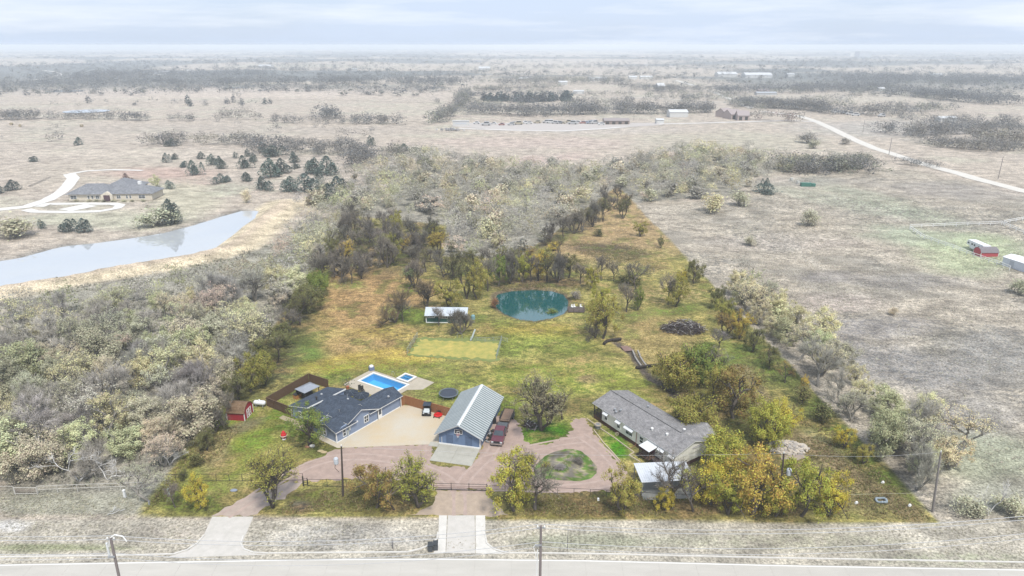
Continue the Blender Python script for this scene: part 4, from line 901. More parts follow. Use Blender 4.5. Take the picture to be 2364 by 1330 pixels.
def utv(loc, rz):
    r = empty('utility_vehicle', loc, rz, 'black and silver side-by-side utility vehicle on the concrete yard', 'utility vehicle')
    mb = MB(); mb.prism([(-1.45, -.68, .42), (-1.5, -.68, .75), (-.75, -.68, .98), (-.55, -.68, .62), (1.35, -.68, .62), (1.35, -.68, .42)], (0, 1.36, 0)); mb.build('body', BLACK, r)
    mb = MB(); mb.face([(-1.35, -.55, .83), (-.78, -.55, 1.0), (-.78, .55, 1.0), (-1.35, .55, .83)]); mb.face([(-.78, -.5, 1.02), (-.62, -.48, 1.26), (-.62, .48, 1.26), (-.78, .5, 1.02)][::-1]); mb.build('windscreen', M('silver_panel', (.52, .55, .55), (.42, .45, .45), rough=.25), r)
    part_box(r, 'roof', (.05, 0, 1.80), (1.45, 1.4, .08), M('utv_roof', (.03, .04, .055), rough=.35))
    part_box(r, 'seat', (.15, 0, .82), (.5, 1.2, .35), DARK); part_box(r, 'cargo_bed', (.95, 0, .86), (.8, 1.3, .35), BLACK)
    mb = MB()
    for y in (-.62, .62): mb.tube((-.75, y, .95), (-.35, y, 1.78), .035); mb.tube((.6, y, .7), (.55, y, 1.78), .035)
    mb.build('roll_cage', DARK, r)
    for y in (-.45, .45): part_box(r, 'headlight', (-1.47, y, .72), (.06, .28, .12), M('lamp_lens', (.62, .64, .64)))
    for x in (-1.0, 1.0):
        for y in (-.68, .68): wheel(r, x, y, .33, .26)
ua, ub = Vector(atz(984, 963)), Vector(atz(992, 938)); uv_ = (ub - ua).normalized(); utv(ua + uv_ * 1.45, math.atan2(uv_.y, uv_.x))
def mower(loc, rz):
    r = empty('riding_mower', loc, rz, 'red zero-turn riding mower parked against the cedar fence', 'mower'); R = M('mower_red', (.55, .02, .02), rough=.3)
    mb = MB(); mb.lathe((-.55, 0, .2), [(.78, 0), (.8, .12), (.62, .2)], 14); mb.build('mowing_deck', R, r)
    part_box(r, 'footplate', (-.5, 0, .5), (.8, .6, .14), R); part_box(r, 'seat', (.05, 0, .7), (.5, .55, .14), BLACK); part_box(r, 'backrest', (.32, 0, .98), (.12, .55, .5), BLACK); part_box(r, 'engine', (.75, 0, .72), (.6, .8, .45), BLACK)
    mb = MB()
    for y in (-.4, .4): mb.path([(-.1, y, .6), (-.35, y, 1.05), (-.45, y * .4, 1.1)], .025); mb.tube((.55, y, .6), (.6, y, 1.75), .035)
    mb.tube((.6, -.4, 1.75), (.6, .4, 1.75), .035); mb.build('roll_bar', DARK, r)
    for y in (-.58, .58): wheel(r, .5, y, .3, .26)
    for y in (-.5, .5): wheel(r, -1.35, y, .15, .12, False)
    mb = MB(); mb.tube((-1.35, -.5, .35), (-.6, -.3, .5), .04); mb.tube((-1.35, .5, .35), (-.6, .3, .5), .04); mb.build('caster_arm', R, r)
mower(Vector(atz(1014, 957)) , math.radians(75))
# dark heap beside the trailer
c = Vector(atz(1132, 1003)); o = empty('scrap_heap', c, 0, 'low heap of dark scrap along the garage side wall', 'heap'); rg = random.Random(11); mb = MB()
for k in range(36): mb.box((rg.uniform(-.7, .7), rg.uniform(-2.6, 1.2), rg.uniform(.1, .3)), (rg.uniform(.15, .7), rg.uniform(.1, .4), rg.uniform(.1, .4)), rg.uniform(0, 3), m=rg.choice((0, 0, 1, 2)))
q = mb.build('scrap', [DARK, M('scrap_brown', (.14, .1, .07)), STEEL], o); q['kind'] = 'stuff'
for (px, py), lb in (((1139, 977), 'black covered grill behind the parked pickup'),):
    c = Vector(atz(px, py)); o = empty('covered_grill', c, .2, lb, 'grill'); mb = MB(); mb.box((0, 0, .55), (1.1, .7, 1.1), 0, top=.8); mb.build('cover', BLACK, o)
# ------------------------------------------------------------------ long white mobile home
mob, ML = froot('mobile_home', (1371, 966), (1555, 1090), 'long white mobile home with grey shingle roof and window awnings', 'mobile home')
CREAM = M('cream_siding', (.74, .73, .66), (.66, .65, .59), scale=1, stretch=(5, 5, .3), bump=.25)
GREYSH = Mshingle('grey_shingle', (.20, .195, .195), (.28, .268, .262))
SKIRT = M('brown_skirting', (.10, .045, .03), (.075, .038, .03), scale=3)
MW, ME = 7.9, 3.0
wallbox(mob, 2.1, ML - .1, 0, MW, .72, ME, CREAM)
wallbox(mob, 2.15, ML - .15, .05, MW - .05, 0, .718, SKIRT, 'skirting')
gable_wall(mob, [(ML - .098, 0, 2.0), (ML - .098, MW, 2.0), (ML - .098, MW, ME), (ML - .098, MW / 2, 3.95), (ML - .098, 0, ME)], (.06, 0, 0), CREAM)
gable_wall(mob, [(2.04, 0, 2.0), (2.04, MW, 2.0), (2.04, MW, ME), (2.04, MW / 2, 3.95), (2.04, 0, ME)], (.06, 0, 0), CREAM)
wallbox(mob, 14.0, ML - .9, MW + .002, MW + 1.5, .72, 2.3, CREAM)
zr = 4.2
roofpart('roof', [[(-.45, MW / 2, zr), (-.45, -.18, ME - .03), (ML + .25, -.18, ME - .03), (ML + .25, MW / 2, zr)],
                  [(-.45, MW / 2, zr + .002), (ML + .25, MW / 2, zr + .002), (ML + .25, MW + .35, ME - .03), (-.45, MW + .35, ME - .03)]], .12, mob, GREYSH, WHITE)
roofpart('roof', [[(16.6, MW / 2 - .1, zr + .05), (16.6, MW + 1.9, zr + .05), (13.4, MW + 1.9, ME - .05), (13.4, MW / 2 - .1, ME - .05)],
                  [(16.6, MW / 2 - .1, zr + .052), (ML + .1, MW / 2 - .1, ME - .05), (ML + .1, MW + 1.9, ME - .05), (16.6, MW + 1.9, zr + .052)]], .1, mob, GREYSH, WHITE)
mb = MB(); mb.tube((-.4, MW / 2, zr + .03), (16.5, MW / 2, zr + .03), .07, n=6); mb.build('ridge_cap', Mshingle('ridge_shingle', (.09, .09, .09), (.12, .12, .12)), mob)
for u, v in ((5.2, 1.4), (4.3, .9), (4.9, .6), (12.5, 1.6), (15.2, 2.2), (15.8, 5.4), (7.0, 6.0)):
    z = ME + (zr - ME) * (min(v, MW - v) + .35) / (MW / 2 + .35); mb = MB(); mb.lathe((u, v, z - .05), [(.16, 0), (.16, .3), (.24, .32), (.2, .42)], 8); mb.build('roof_vent', STEEL if u < 10 else WHITE, mob)
AWN = M('awning_metal', (.66, .67, .67), (.55, .56, .57), scale=1, stretch=(14, .3, .3), rough=.4)
def awning(u, w, z=2.5):
    mb = MB(); mb.slab([(u - w / 2, -.02, z + .22), (u - w / 2, -.5, z - .1), (u + w / 2, -.5, z - .1), (u + w / 2, -.02, z + .22)], .03)
    for k in range(int(w / .2)): x = u - w / 2 + (k + .5) * w / int(w / .2); mb.prism([(x - .02, -.02, z + .222), (x + .02, -.02, z + .222), (x + .02, -.02, z + .25), (x - .02, -.02, z + .25)], (0, -.48, -.32))
    mb.build('awning', AWN, mob)
DKT = M('dark_trim', (.06, .065, .07), (.09, .09, .09))
for u, w, mu, aw in ((3.2, .85, 0, 1), (6.4, .85, 0, 1), (9.0, 1.75, 1, 1), (11.9, .95, 0, 0), (16.4, .95, 0, 1), (18.6, .8, 0, 1)):
    window(mob, (u, 0, 1.85), (1, 0), (0, -1), w, 1.3, WHITE, mull=mu)
    if aw: awning(u, w + .35)
dr = part_box(mob, 'door', (14.5, -.03, 1.66), (.95, .06, 1.9), M('door_maroon', (.10, .03, .035))); mb = MB(); mb.lathe((14.5, -.075, 2.0), [(.2, 0), (.2, .02)], 10, ax='y'); mb.build('pane', M('lamp_lens', (.62, .64, .64)), dr)
mb = MB(); mb.tube((10.75, -.06, .4), (10.75, -.06, 2.7), .05, n=5); mb.path([(10.75, -.06, .4), (10.75, -.9, .12), (10.4, -1.6, .06)], .05); mb.build('downpipe', M('copper_brown', (.25, .12, .07)), mob)
# north porch
part_box(mob, 'porch_floor', (.95, MW / 2, .36), (2.2, MW - .2, .72), M('porch_wood', (.12, .07, .045)))
mb = MB()
for v in (.1, 1.9, 3.9, 5.9, 7.7): mb.box((-.1, v, 1.72), (.12, .12, 2.0))
mb.box((.9, .1, 1.72), (.1, .1, 2.0)); mb.build('porch_post', DARK, mob)
mb = MB(); mb.box((-.1, MW / 2, 1.55), (.07, MW - .3, .07)); mb.box((1.0, .1, 1.55), (1.95, .07, .07))
for v in np.arange(.3, MW - .2, .24): mb.box((-.1, v, 1.15), (.04, .04, .75))
for u in np.arange(.1, 2.0, .22): mb.box((u, .1, 1.15), (.04, .04, .75))
mb.build('porch_railing', DARK, mob)
# entrance canopy with steps and ramp
mb = MB(); mb.slab([(13.3, .0, 2.62), (13.3, -1.95, 2.32), (15.6, -1.95, 2.32), (15.6, .0, 2.62)], .06); mb.build('entrance_canopy', AWN, mob)
mb = MB()
for u in (13.4, 15.45): mb.box((u, -1.85, 1.15), (.1, .1, 2.26)); mb.box((u, -.9, 1.55), (.07, 1.8, .07))
mb.box((14.4, -1.85, 1.55), (2.0, .07, .07)); mb.build('canopy_post', DARK, mob)
part_box(mob, 'landing', (14.4, -.95, .66), (2.1, 1.8, .1), M('porch_wood', (.12, .07, .045)))
for k in range(3): part_box(mob, 'step', (14.4 - 1.2 - .28 * k, -.95, .56 - .18 * k), (.3, 1.5, .08), M('porch_wood', (.12, .07, .045)))
mb = MB(); mb.slab([(15.5, -.2, .7), (15.5, -1.3, .7), (19.4, -1.3, .1), (19.4, -.2, .1)], .08); mb.build('ramp', M('ramp_dark', (.06, .045, .045)), mob)
mb = MB()
for z in (.55, .95): mb.tube((15.5, -1.3, .7 + z), (19.4, -1.3, .12 + z), .035, n=4)
for u in np.linspace(15.6, 19.3, 5): mb.tube((u, -1.3, .6 - (u - 15.5) * .15), (u, -1.3, 1.65 - (u - 15.5) * .15), .035, n=4)
mb.build('ramp_rail', DARK, mob)
# timber edging of the front lawn strip
TIMB = M('pale_timber', (.50, .43, .31), (.42, .35, .25), scale=2)
def edging(pts, label):
    P = [Vector(atz(*p)) for p in pts]; r = empty('timber_edging', P[0], 0, label, 'edging')
    for a, b in zip(P[:-1], P[1:]):
        d = b - a; m = (a + b) / 2 - P[0]; part_box(r, 'timber', (m.x, m.y, .09), (d.length - .01, .14, .18), TIMB, math.atan2(d.y, d.x))
edging([(1371, 994), (1392, 1022), (1418, 1050), (1446, 1082)], 'pale timber edging between gravel drive and green strip')
edging([(1354, 967), (1386, 990), (1420, 1013), (1464, 1046), (1452, 1052), (1478, 1068)], 'pale timber edging along the mobile home flower bed')
c = Vector(atz(1380, 989)); o = empty('planter', c, 0, 'grey round planter tub at the mobile home bed', 'planter'); mb = MB(); mb.lathe((0, 0, 0), [(.42, 0), (.48, .6), (.62, .62), (.62, .74), (.3, .76)], 14); mb.build('tub', M('tub_grey', (.22, .23, .23)), o); mb = MB(); mb.path([(.5 * math.cos(t), .5 * math.sin(t), .8) for t in np.linspace(0, 6.283, 13)], .1); mb.build('ring', M('ring_tan', (.42, .36, .28)), o)
c = Vector(atz(1424, 1006)); o = empty('yard_ornament', c, 0, 'small round tan wheel ornament in the flower bed', 'ornament'); mb = MB(); mb.path([(.3 * math.cos(t), 0, .35 + .3 * math.sin(t)) for t in np.linspace(0, 6.283, 13)], .05); mb.build('wheel_rim', M('ring_tan', (.42, .36, .28)), o); mb = MB(); mb.tube((-.28, 0, .35), (.28, 0, .35), .03); mb.tube((0, 0, .05), (0, 0, .65), .03); mb.build('spoke', M('ring_tan', (.42, .36, .28)), o)
# carport
k = [Vector(atz(px, py, 2.5)) for px, py in ((1463, 1071), (1582, 1066), (1603, 1106), (1482, 1113))]
ctr = sum(k, Vector()) / 4; cpt = empty('carport', (ctr.x, ctr.y, 0), 0, 'open carport with bright corrugated metal roof beside mobile home', 'carport')
L_ = [(p.x - ctr.x, p.y - ctr.y) for p in k]; mb = MB(); mb.slab([(*L_[0], 2.62), (*L_[1], 2.62), (*L_[2], 2.42), (*L_[3], 2.42)][::-1], .05)
a0, a1, b0, b1 = (Vector((*L_[0], 2.62)), Vector((*L_[1], 2.62)), Vector((*L_[3], 2.42)), Vector((*L_[2], 2.42)))
for i in range(25):
    p, q = a0.lerp(a1, i / 24), b0.lerp(b1, i / 24); w = (a1 - a0).normalized() * .05; mb.prism([p - w, p + w, p + w * .5 + Vector((0, 0, .04)), p - w * .5 + Vector((0, 0, .04))], q - p)
mb.build('roof', M('galvanised', (.62, .64, .66), (.52, .54, .57), scale=.8, stretch=(1, 6, 1), rough=.35, metal=.15), cpt)
for p in L_: part_box(cpt, 'post', (p[0] * .96, p[1] * .94, 1.2), (.1, .1, 2.4), STEEL)
for s in (-1, 1): part_box(cpt, 'beam', (0, s * abs(L_[2][1]) * .94, 2.36 if s < 0 else 2.5), (7.4, .1, .12), STEEL)
tag(polysheet('concrete_pad', P0((1470, 1112), (1590, 1108), (1606, 1150), (1486, 1155)), .008, M('pad_grey', (.26, .26, .24))), 'grey slab under and before the carport', 'concrete pad', kind='structure')
# ------------------------------------------------------------------ green stable
brn, _ = froot('stable', (984, 747), (1080, 748), 'dark green stable with pale metal roof near the pond', 'stable', z=hz(*atz(1030, 747)[:2]))
GRNW = M('green_boards', (.018, .075, .06), (.014, .055, .045), scale=2, stretch=(5, 5, .4))
bw, bd = 9.4, 4.2
gable_wall(brn, [(0, 0, -.3), (0, bd, -.3), (0, bd, 2.1), (0, bd / 2, 3.05), (0, 0, 2.1)], (bw, 0, 0), GRNW)
RFM = M('stable_roof', (.52, .56, .60), (.45, .49, .53), scale=.6, stretch=(5, .4, 1), rough=.4, metal=.15)
for s in (0, 1):
    mb = MB(); e = -.5 if s == 0 else bd + .4; mb.slab([(-.3, e, 1.98), (bw + .4, e, 1.98), (bw + .4, bd / 2, 3.2 + s * .002), (-.3, bd / 2, 3.2 + s * .002)], .06)
    for i in range(18): x = -.25 + i * (bw + .6) / 17; mb.prism([(x - .04, e, 1.985), (x + .04, e, 1.985), (x + .02, e, 2.03), (x - .02, e, 2.03)], (0, bd / 2 - e, 1.22))
    mb.build('roof', RFM, brn)
for x in (.05, bw - .05): part_box(brn, 'corner_board', (x, -.04, 1.0), (.18, .08, 2.0), WHITE)
part_box(brn, 'base_board', (2.6, -.04, .12), (5.0, .08, .2), WHITE)
for u, w, h, z in ((1.2, 1.7, .55, 1.55), (4.2, 2.0, .6, 1.5)):
    mb = MB(); bars(mb, (u, 0, z), (1, 0), (0, -1), w, h, .12, .06, mull=2); o = mb.build('window', WHITE, brn); part_box(o, 'pane', (u, -.012, z), (w - .25, .02, h - .2), DARK)
d_ = part_box(brn, 'door', (7.6, -.03, 1.0), (1.6, .05, 2.0), GRNW); mb = MB(); bars(mb, (7.6, -.05, 1.2), (1, 0), (0, -1), 1.7, 1.3, .12, .04, mull=1); mb.build('door_frame', WHITE, d_)
c = at(1092, 737); o = empty('well_tank', c, 0, 'teal and white tank at the right end of the stable', 'tank'); mb = MB(); mb.lathe((0, 0, 0), [(.5, 0), (.5, .9), (.3, 1.1)], 12); mb.build('tank_body', M('teal_tank', (.2, .35, .38)), o)
c = at(904, 742); o = empty('water_trough', c, 0, 'small dark water trough by the twisted bare tree', 'trough'); mb = MB(); mb.box((0, 0, .3), (1.0, .8, .6)); mb.build('trough_body', M('trough_tan', (.3, .27, .2)), o); part_box(o, 'water', (0, 0, .585), (.8, .6, .05), BLACK)
# pen beside it: pipe-and-mesh fence
PIPE = M('pipe_grey', (.30, .34, .34), (.24, .27, .27))
def pipe_fence(pts, h, label, mat, step=2.6, rails=(1.0,), mesh=False, cat='fence', r=.035, group=None, name='pipe_fence'):
    P = [Vector(p) for p in pts]; o = empty(name, P[0], 0, label, cat, group)
    pos = []
    for a, b in zip(P[:-1], P[1:]):
        k = max(1, round((b - a).length / step)); pos += [a.lerp(b, i / k) for i in range(k)]
    pos.append(P[-1]); pos = [Vector((p.x, p.y, hz(p.x, p.y))) - P[0] for p in pos]
    pm = MB(); pm.tube((0, 0, 0), (0, 0, h), r, n=5); me = pm.mesh('post', mat)
    for p in pos: link('post', me, o, p)
    for z in rails:
        mb = MB(); mb.path([p + Vector((0, 0, h * z)) for p in pos], r * .8, n=4); mb.build('rail', mat, o)
    if mesh:
        mb = MB()
        for a, b in zip(pos[:-1], pos[1:]):
            for q in range(1, 7): mb.tube(a + Vector((0, 0, h * q / 7)), b + Vector((0, 0, h * q / 7)), .008, n=3)
            kk = max(2, int((b - a).length / .3))
            for q in range(kk): p = a.lerp(b, q / kk); mb.tube(p + Vector((0, 0, .05)), p + Vector((0, 0, h * .97)), .007, n=3)
        mb.build('wire_mesh', mat, o)['kind'] = 'stuff'
    return o
pipe_fence([at(940, 817), at(964, 779)], 1.3, 'left side of the wire pen in front of the stable', PIPE, mesh=True)
pipe_fence([at(1146, 830), at(1158, 787)], 1.3, 'right side of the wire pen in front of the stable', PIPE, mesh=True)
pipe_fence([at(1086, 787), at(1120, 789), at(1158, 787), at(1172, 791)], 1.0, 'crooked back fence of the wire pen', PIPE, mesh=True, step=2.0)
pipe_fence([at(1056, 781), at(1067, 782)], 1.3, 'small pipe gate frame at the back of the pen', PIPE, step=3)
c = at(1086, 787); o = empty('feed_chute', c, 0, 'slanting pale metal chute at the back of the pen', 'chute'); mb = MB(); mb.path([(0, 0, .1), (.4, .6, .7), (1.0, 1.6, 2.1)], .18, n=8); mb.build('chute_tube', M('chute_pale', (.42, .47, .46)), o)
tag(polysheet('grass_border', P0((941, 823), (966, 780), (1090, 784), (1158, 789), (1149, 836)), .045, M('border_grass', (.13, .18, .045), (.20, .21, .07), scale=.6, detail=12, bump=.4), jit=.5, step=.5, drape=True), 'green grass border round the yellow pen turf', 'grass', kind='structure')
tag(polysheet('mown_pad', [tuple(p) for p in P0((948, 819), (970, 786), (1090, 791), (1150, 795), (1143, 831))], .06, M('yellow_turf', (.47, .36, .10), (.20, .235, .06), scale=.55, detail=14, bump=.5), jit=.5, step=.5, drape=True), 'square of yellow-green turf inside the wire pen', 'turf', kind='structure')
# ------------------------------------------------------------------ dock on the pond, footbridge, ditch pieces
WD = M('grey_planks', (.13, .10, .085), (.09, .07, .06), scale=3, stretch=(1, 8, 1))
c = at(1330, 716); o = empty('pond_dock', (c.x, c.y, -.05), math.radians(-3), 'grey plank deck with railing at the pond edge', 'dock')
pk = MB(); pk.box((0, 0, .30), (4.0, .2, .06)); me = pk.mesh('plank', WD)
for i in range(17): link('plank', me, o, (0, -1.8 + i * .225, 0))
mb = MB()
for x in (-1.95, -.65, .65, 1.95): mb.box((x, -1.85, .75), (.1, .1, .95)); mb.box((x, 1.95, .75), (.1, .1, .95))
mb.box((0, -1.85, 1.2), (4.0, .1, .08)); mb.box((0, 1.95, 1.2), (4.0, .1, .08)); mb.box((1.95, 0, 1.2), (.1, 3.7, .08)); mb.box((0, -1.85, .8), (4.0, .06, .08)); mb.build('railing', WD, o)
mb = MB()
for x in (-1.8, 1.8):
    for y in (-1.6, 1.6): mb.tube((x, y, -1.4), (x, y, .27), .09)
mb.build('pile', WD, o)
for (x, y), lb in (((-.9, .7), 'white chair at the left of the pond dock'), ((-.3, .9), 'white chair in the middle of the pond dock'), ((1.3, .9), 'white chair at the right corner of the pond dock')):
    p = Vector((c.x + x, c.y + y, -.05)); ch = empty('garden_chair', p + Vector((0, 0, .33)), .6, lb, 'chair', 'chairs on the dock'); part_box(ch, 'seat', (0, 0, .38), (.5, .5, .05), WHITE); part_box(ch, 'backrest', (0, .24, .68), (.5, .05, .55), WHITE)
    for a in (-.22, .22):
        for b in (-.22, .22): part_box(ch, 'leg', (a, b, .18), (.05, .05, .36), WHITE)
c = at(1451, 807); o = empty('footbridge', (c.x, c.y, c.z + .12), math.radians(12), 'flat plank footbridge over the ditch', 'footbridge'); pk = MB(); pk.box((0, 0, .1), (.24, 2.6, .07)); me = pk.mesh('plank', M('bridge_wood', (.26, .17, .14), (.2, .13, .11)))
for i in range(10): link('plank', me, o, (-1.25 + i * .27, 0, 0))
mb = MB()
for y in (-1.0, 1.0): mb.box((0, y, 0), (2.8, .15, .13))
mb.build('bearer', DARK, o)
def log(pts, r, label, mat, name='log'):
    P = [at(*p) for p in pts]; o = empty(name, P[0], 0, label, name); mb = MB(); rr = r
    for i, (a, b) in enumerate(zip(P[:-1], P[1:])): mb.tube(a - P[0] + Vector((0, 0, r)), b - P[0] + Vector((0, 0, r)), rr, rr * .96, 9); rr *= .96
    mb.build('trunk', mat, o)
BLK = M('charred_bark', (.025, .02, .018), (.045, .036, .03), scale=3, bump=.4)
log(((1394, 797), (1400, 791), (1412, 788), (1434, 786)), .36, 'curved black log above the footbridge', BLK)
log(((1469, 852), (1482, 850), (1500, 847), (1524, 845)), .30, 'black log lying across the lower ditch', BLK)
P = [at(*p) for p in ((1466, 812), (1471, 825), (1479, 838), (1486, 847))]; o = empty('concrete_flume', P[0], 0, 'pale concrete flume in the ditch below the footbridge', 'flume')
for sx in (-.55, .55):
    mb = MB()
    for a, b in zip(P[:-1], P[1:]):
        d = (b - a); mid = (a + b) / 2 - P[0]; mb.box((mid.x + sx, mid.y, .12 + mid.z), (d.length + .05, .3, .55), math.atan2(d.y, d.x))
    mb.build('side_wall', M('flume_conc', (.30, .28, .25)), o)
# brush pile, rock pile
def stickpile(px, py, rx, ry, h, n, label, seed):
    c = at(px, py); o = empty('brush_pile', c, 0, label, 'brush pile'); rg = random.Random(seed); mb = MB()
    for i in range(n):
        a, q = rg.uniform(0, 6.283), math.sqrt(rg.random()); x, y = rx * q * math.cos(a), ry * q * math.sin(a); z = rg.uniform(.05, 1) * h * (1 - q * q * .8); L = rg.uniform(.8, 2.6); b = rg.uniform(0, 6.283); e = rg.uniform(-.35, .45)
        d = Vector((math.cos(b) * math.cos(e), math.sin(b) * math.cos(e), math.sin(e))) * L / 2; m = rg.choice((0, 0, 0, 0, 0, 1)); r = rg.uniform(.025, .08)
        p = Vector((x, y, z)); mb.tube(p - d, p + d, r, r * .5, 4, m)
    k = mb.build('branches', [M('brush_dark', (.055, .04, .04), (.08, .06, .055)), M('brush_pale', (.42, .40, .38))], o); k['kind'] = 'stuff'
stickpile(1577, 762, 4.9, 2.9, 2.6, 760, 'big dark heap of cut branches on the mown slope', 3)
stickpile(1225, 985, 1.4, 1.3, .6, 70, 'small heap of twigs right of the trailer', 8)
def rockpile(px, py, rx, ry, h, n, label, seed):
    c = at(px, py); o = empty('rock_pile', c, 0, label, 'rock pile'); rg = random.Random(seed); mb = MB()
    for i in range(n):
        a, q = rg.uniform(0, 6.283), math.sqrt(rg.random()); x, y = rx * q * math.cos(a), ry * q * math.sin(a); z = h * (1 - q * q) * rg.uniform(.75, 1) + .1; s = rg.uniform(.16, .36)
        k = len(mb.v)
        for sx, sy, sz in ((-1, -1, -1), (1, -1, -1), (1, 1, -1), (-1, 1, -1), (-1, -1, 1), (1, -1, 1), (1, 1, 1), (-1, 1, 1)):
            ca, sa = math.cos(a * 3), math.sin(a * 3); u, v = sx * s * rg.uniform(.6, 1.2), sy * s * rg.uniform(.5, .9); mb.v.append((x + u * ca - v * sa, y + u * sa + v * ca, z + sz * s * rg.uniform(.35, .7)))
        m = rg.choice((0, 0, 1))
        for f in ((3, 2, 1, 0), (4, 5, 6, 7), (0, 1, 5, 4), (1, 2, 6, 5), (2, 3, 7, 6), (3, 0, 4, 7)): mb.f.append(tuple(k + j for j in f)); mb.m.append(m)
    k = mb.build('rocks', [M('limestone', (.52, .46, .38), (.42, .37, .31)), M('limestone_grey', (.38, .35, .32))], o); k['kind'] = 'stuff'
rockpile(1818, 1036, 3.3, 1.9, .75, 330, 'pile of pale limestone rocks among the yellow trees', 5)
tag(polysheet('gravel_patch', P0((1800, 1052), (1850, 1046), (1862, 1056), (1830, 1066), (1805, 1062)), .02, M('sand_grey', (.33, .27, .22))), 'grey sandy patch below the rock pile', 'gravel', kind='structure')
# ------------------------------------------------------------------ front pipe fence with gate
FBLK = M('fence_black', (.03, .028, .026), (.05, .045, .04), rough=.6)
front = [(360, 1112), (500, 1111), (560, 1111), (640, 1110), (700, 1109)]
pipe_fence([at(*p) for p in front], 1.25, 'dark pipe fence from the left corner to the walk gate', FBLK, step=2.6, rails=(1.0, .08))
pipe_fence([at(*p) for p in ((712, 1123), (800, 1124), (900, 1126), (1001, 1131))], 1.25, 'dark pipe fence between walk gate and drive gate', FBLK, step=2.6, rails=(1.0, .08))
pipe_fence([at(*p) for p in ((1124, 1138), (1250, 1141), (1400, 1148), (1520, 1156), (1640, 1160), (1800, 1166))], 1.25, 'dark pipe fence right of the drive gate', FBLK, step=2.6, rails=(1.0,))
o = empty('walk_gate', at(701, 1122), math.radians(2), 'narrow dark ladder-like walk gate in the front fence', 'gate'); mb = MB(); mb.box((0, 0, .85), (.16, .16, 1.7)); mb.box((.62, 0, .7), (.1, .1, 1.4)); mb.build('gate_post', FBLK, o); mb = MB()
for z in (.25, .6, .95, 1.25): mb.tube((.05, 0, z), (.6, 0, z), .035, n=5)
mb.build('gate_bar', FBLK, o)
ga, gb = at(1001, 1131), at(1124, 1134); gd = gb - ga; o = empty('drive_gate', ga, math.atan2(gd.y, gd.x), 'long low dark pipe gate across the gravel drive', 'gate'); GLn = gd.length
for z in (.12, .45, .75, 1.15): mb = MB(); mb.tube((0, 0, z), (GLn, 0, z), .035 if z != .12 else .06, n=5); mb.build('gate_bar', FBLK if z in (.12, 1.15) else M('gate_rust', (.16, .10, .09)), o)
for k in range(4): mb = MB(); mb.tube((GLn * k / 3, 0, 0), (GLn * k / 3, 0, 1.3), .05, n=6); mb.build('gate_post', FBLK, o)
part_box(o, 'gate_opener', (-1.0, .4, .35), (1.3, .5, .5), M('opener_grey', (.3, .32, .34)))
# ------------------------------------------------------------------ utility poles and wires
POLE = M('pole_wood', (.055, .042, .035), (.085, .065, .055), scale=2, stretch=(4, 4, .3))
WIRE = M('wire_pale', (.50, .50, .50), rough=.5)
TRF = M('transformer_grey', (.50, .53, .56))
def upole(loc, h, label, r=.16, arm=False, trf=False, drum=None, lean=(0, 0), mat=None, far=False):
    o = empty('utility_pole', loc, 0, label, 'utility pole'); mb = MB(); mb.tube((0, 0, -.3), (lean[0], lean[1], h), r, r * .7, 10); mb.build('pole', mat or POLE, o)
    if arm: mb = MB(); mb.box((lean[0], lean[1], h - .7), (2.2, .12, .14)); mb.build('crossarm', POLE, o)
    if trf:
        s = -1 if trf == 'l' else 1; z = h * .66; mb = MB(); mb.lathe((s * .48, -.1, z), [(.3, 0), (.34, .1), (.34, .85), (.24, 1.0)], 12); mb.build('transformer', TRF, o); mb = MB(); mb.path([(s * .6, -.1, z), (s * .75, -.1, z - .7), (s * .2, -.1, z - 1.4)], .035); mb.build('cable', BLACK, o)
    mb = MB(); mb.tube((lean[0], lean[1], h), (lean[0], lean[1], h + .25), .07, n=6); mb.build('insulator', WHITE, o)
    return Vector(loc) + Vector((lean[0], lean[1], h))
pt1 = upole(at(792, 1145), 8.4, 'dark utility pole with grey transformer before the concrete yard', trf='l', lean=(.45, 0))
pt2 = upole(at(1797, 1187), 9.9, 'dark utility pole with grey transformer among the yellow trees', trf='r', lean=(-.55, 0))
pt3 = upole(at(2153, 1182), 9.8, 'grey utility pole in the scrub outside the right corner', lean=(-.9, 0), mat=M('pole_grey', (.22, .2, .19)))
RP = M('road_pole', (.17, .145, .14), (.22, .19, .18), scale=2, stretch=(4, 4, .3))
def roadpole(px, py, label, w):
    v = ray(px, py); t = 58.0 / v[1]; x, z = v[0] * t, CAMH + v[2] * t
    o = empty('utility_pole', (x, 58, 0), 0, label, 'utility pole'); mb = MB(); mb.tube((-.25 if px < 600 else 0, 0, -.3), (0, 0, z), .17, .13, 12); mb.build('pole', RP, o)
    mb = MB(); mb.box((0, 0, z - .25), (.9, .12, .12)); mb.box((-.25, -.2, z - 2.3), (.7, .14, .14)); mb.build('bracket', STEEL, o)
    mb = MB()
    for dx in (-.35, .35): mb.lathe((dx, 0, z - .19), [(.07, 0), (.09, .12), (.05, .22)], 8)
    mb.build('insulator', WHITE, o)
    if px < 600: mb = MB(); mb.path([(-.4, 0, z - 1.2), (-.1, 0, z - .1), (.5, 0, z + .35), (1.3, 0, z + .15), (1.6, 0, z - .5)], .07, n=5); mb.build('loop_cable', WHITE, o); part_box(o, 'cutout', (-.55, 0, z - 1.5), (.18, .18, 1.6), M('lamp_lens', (.62, .64, .64)), .3)
    else: mb = MB(); mb.path([(-.5, -.1, z - 2.2), (-.75, -.1, z - 2.6), (-.5, -.1, z - 3.6), (-.3, -.1, z - 9)], .035); mb.build('conduit', WHITE, o); mb = MB(); mb.tube((-.33, -.05, z - 8), (-.33, -.05, z - 3), .05); mb.build('cable', WHITE, o)
    return Vector((x, 58, z))
rp1 = roadpole(255, 1241, 'grey roadside utility pole at lower left with looped cable', 1)
rp2 = roadpole(1249, 1214, 'grey roadside utility pole at the bottom centre', 1)
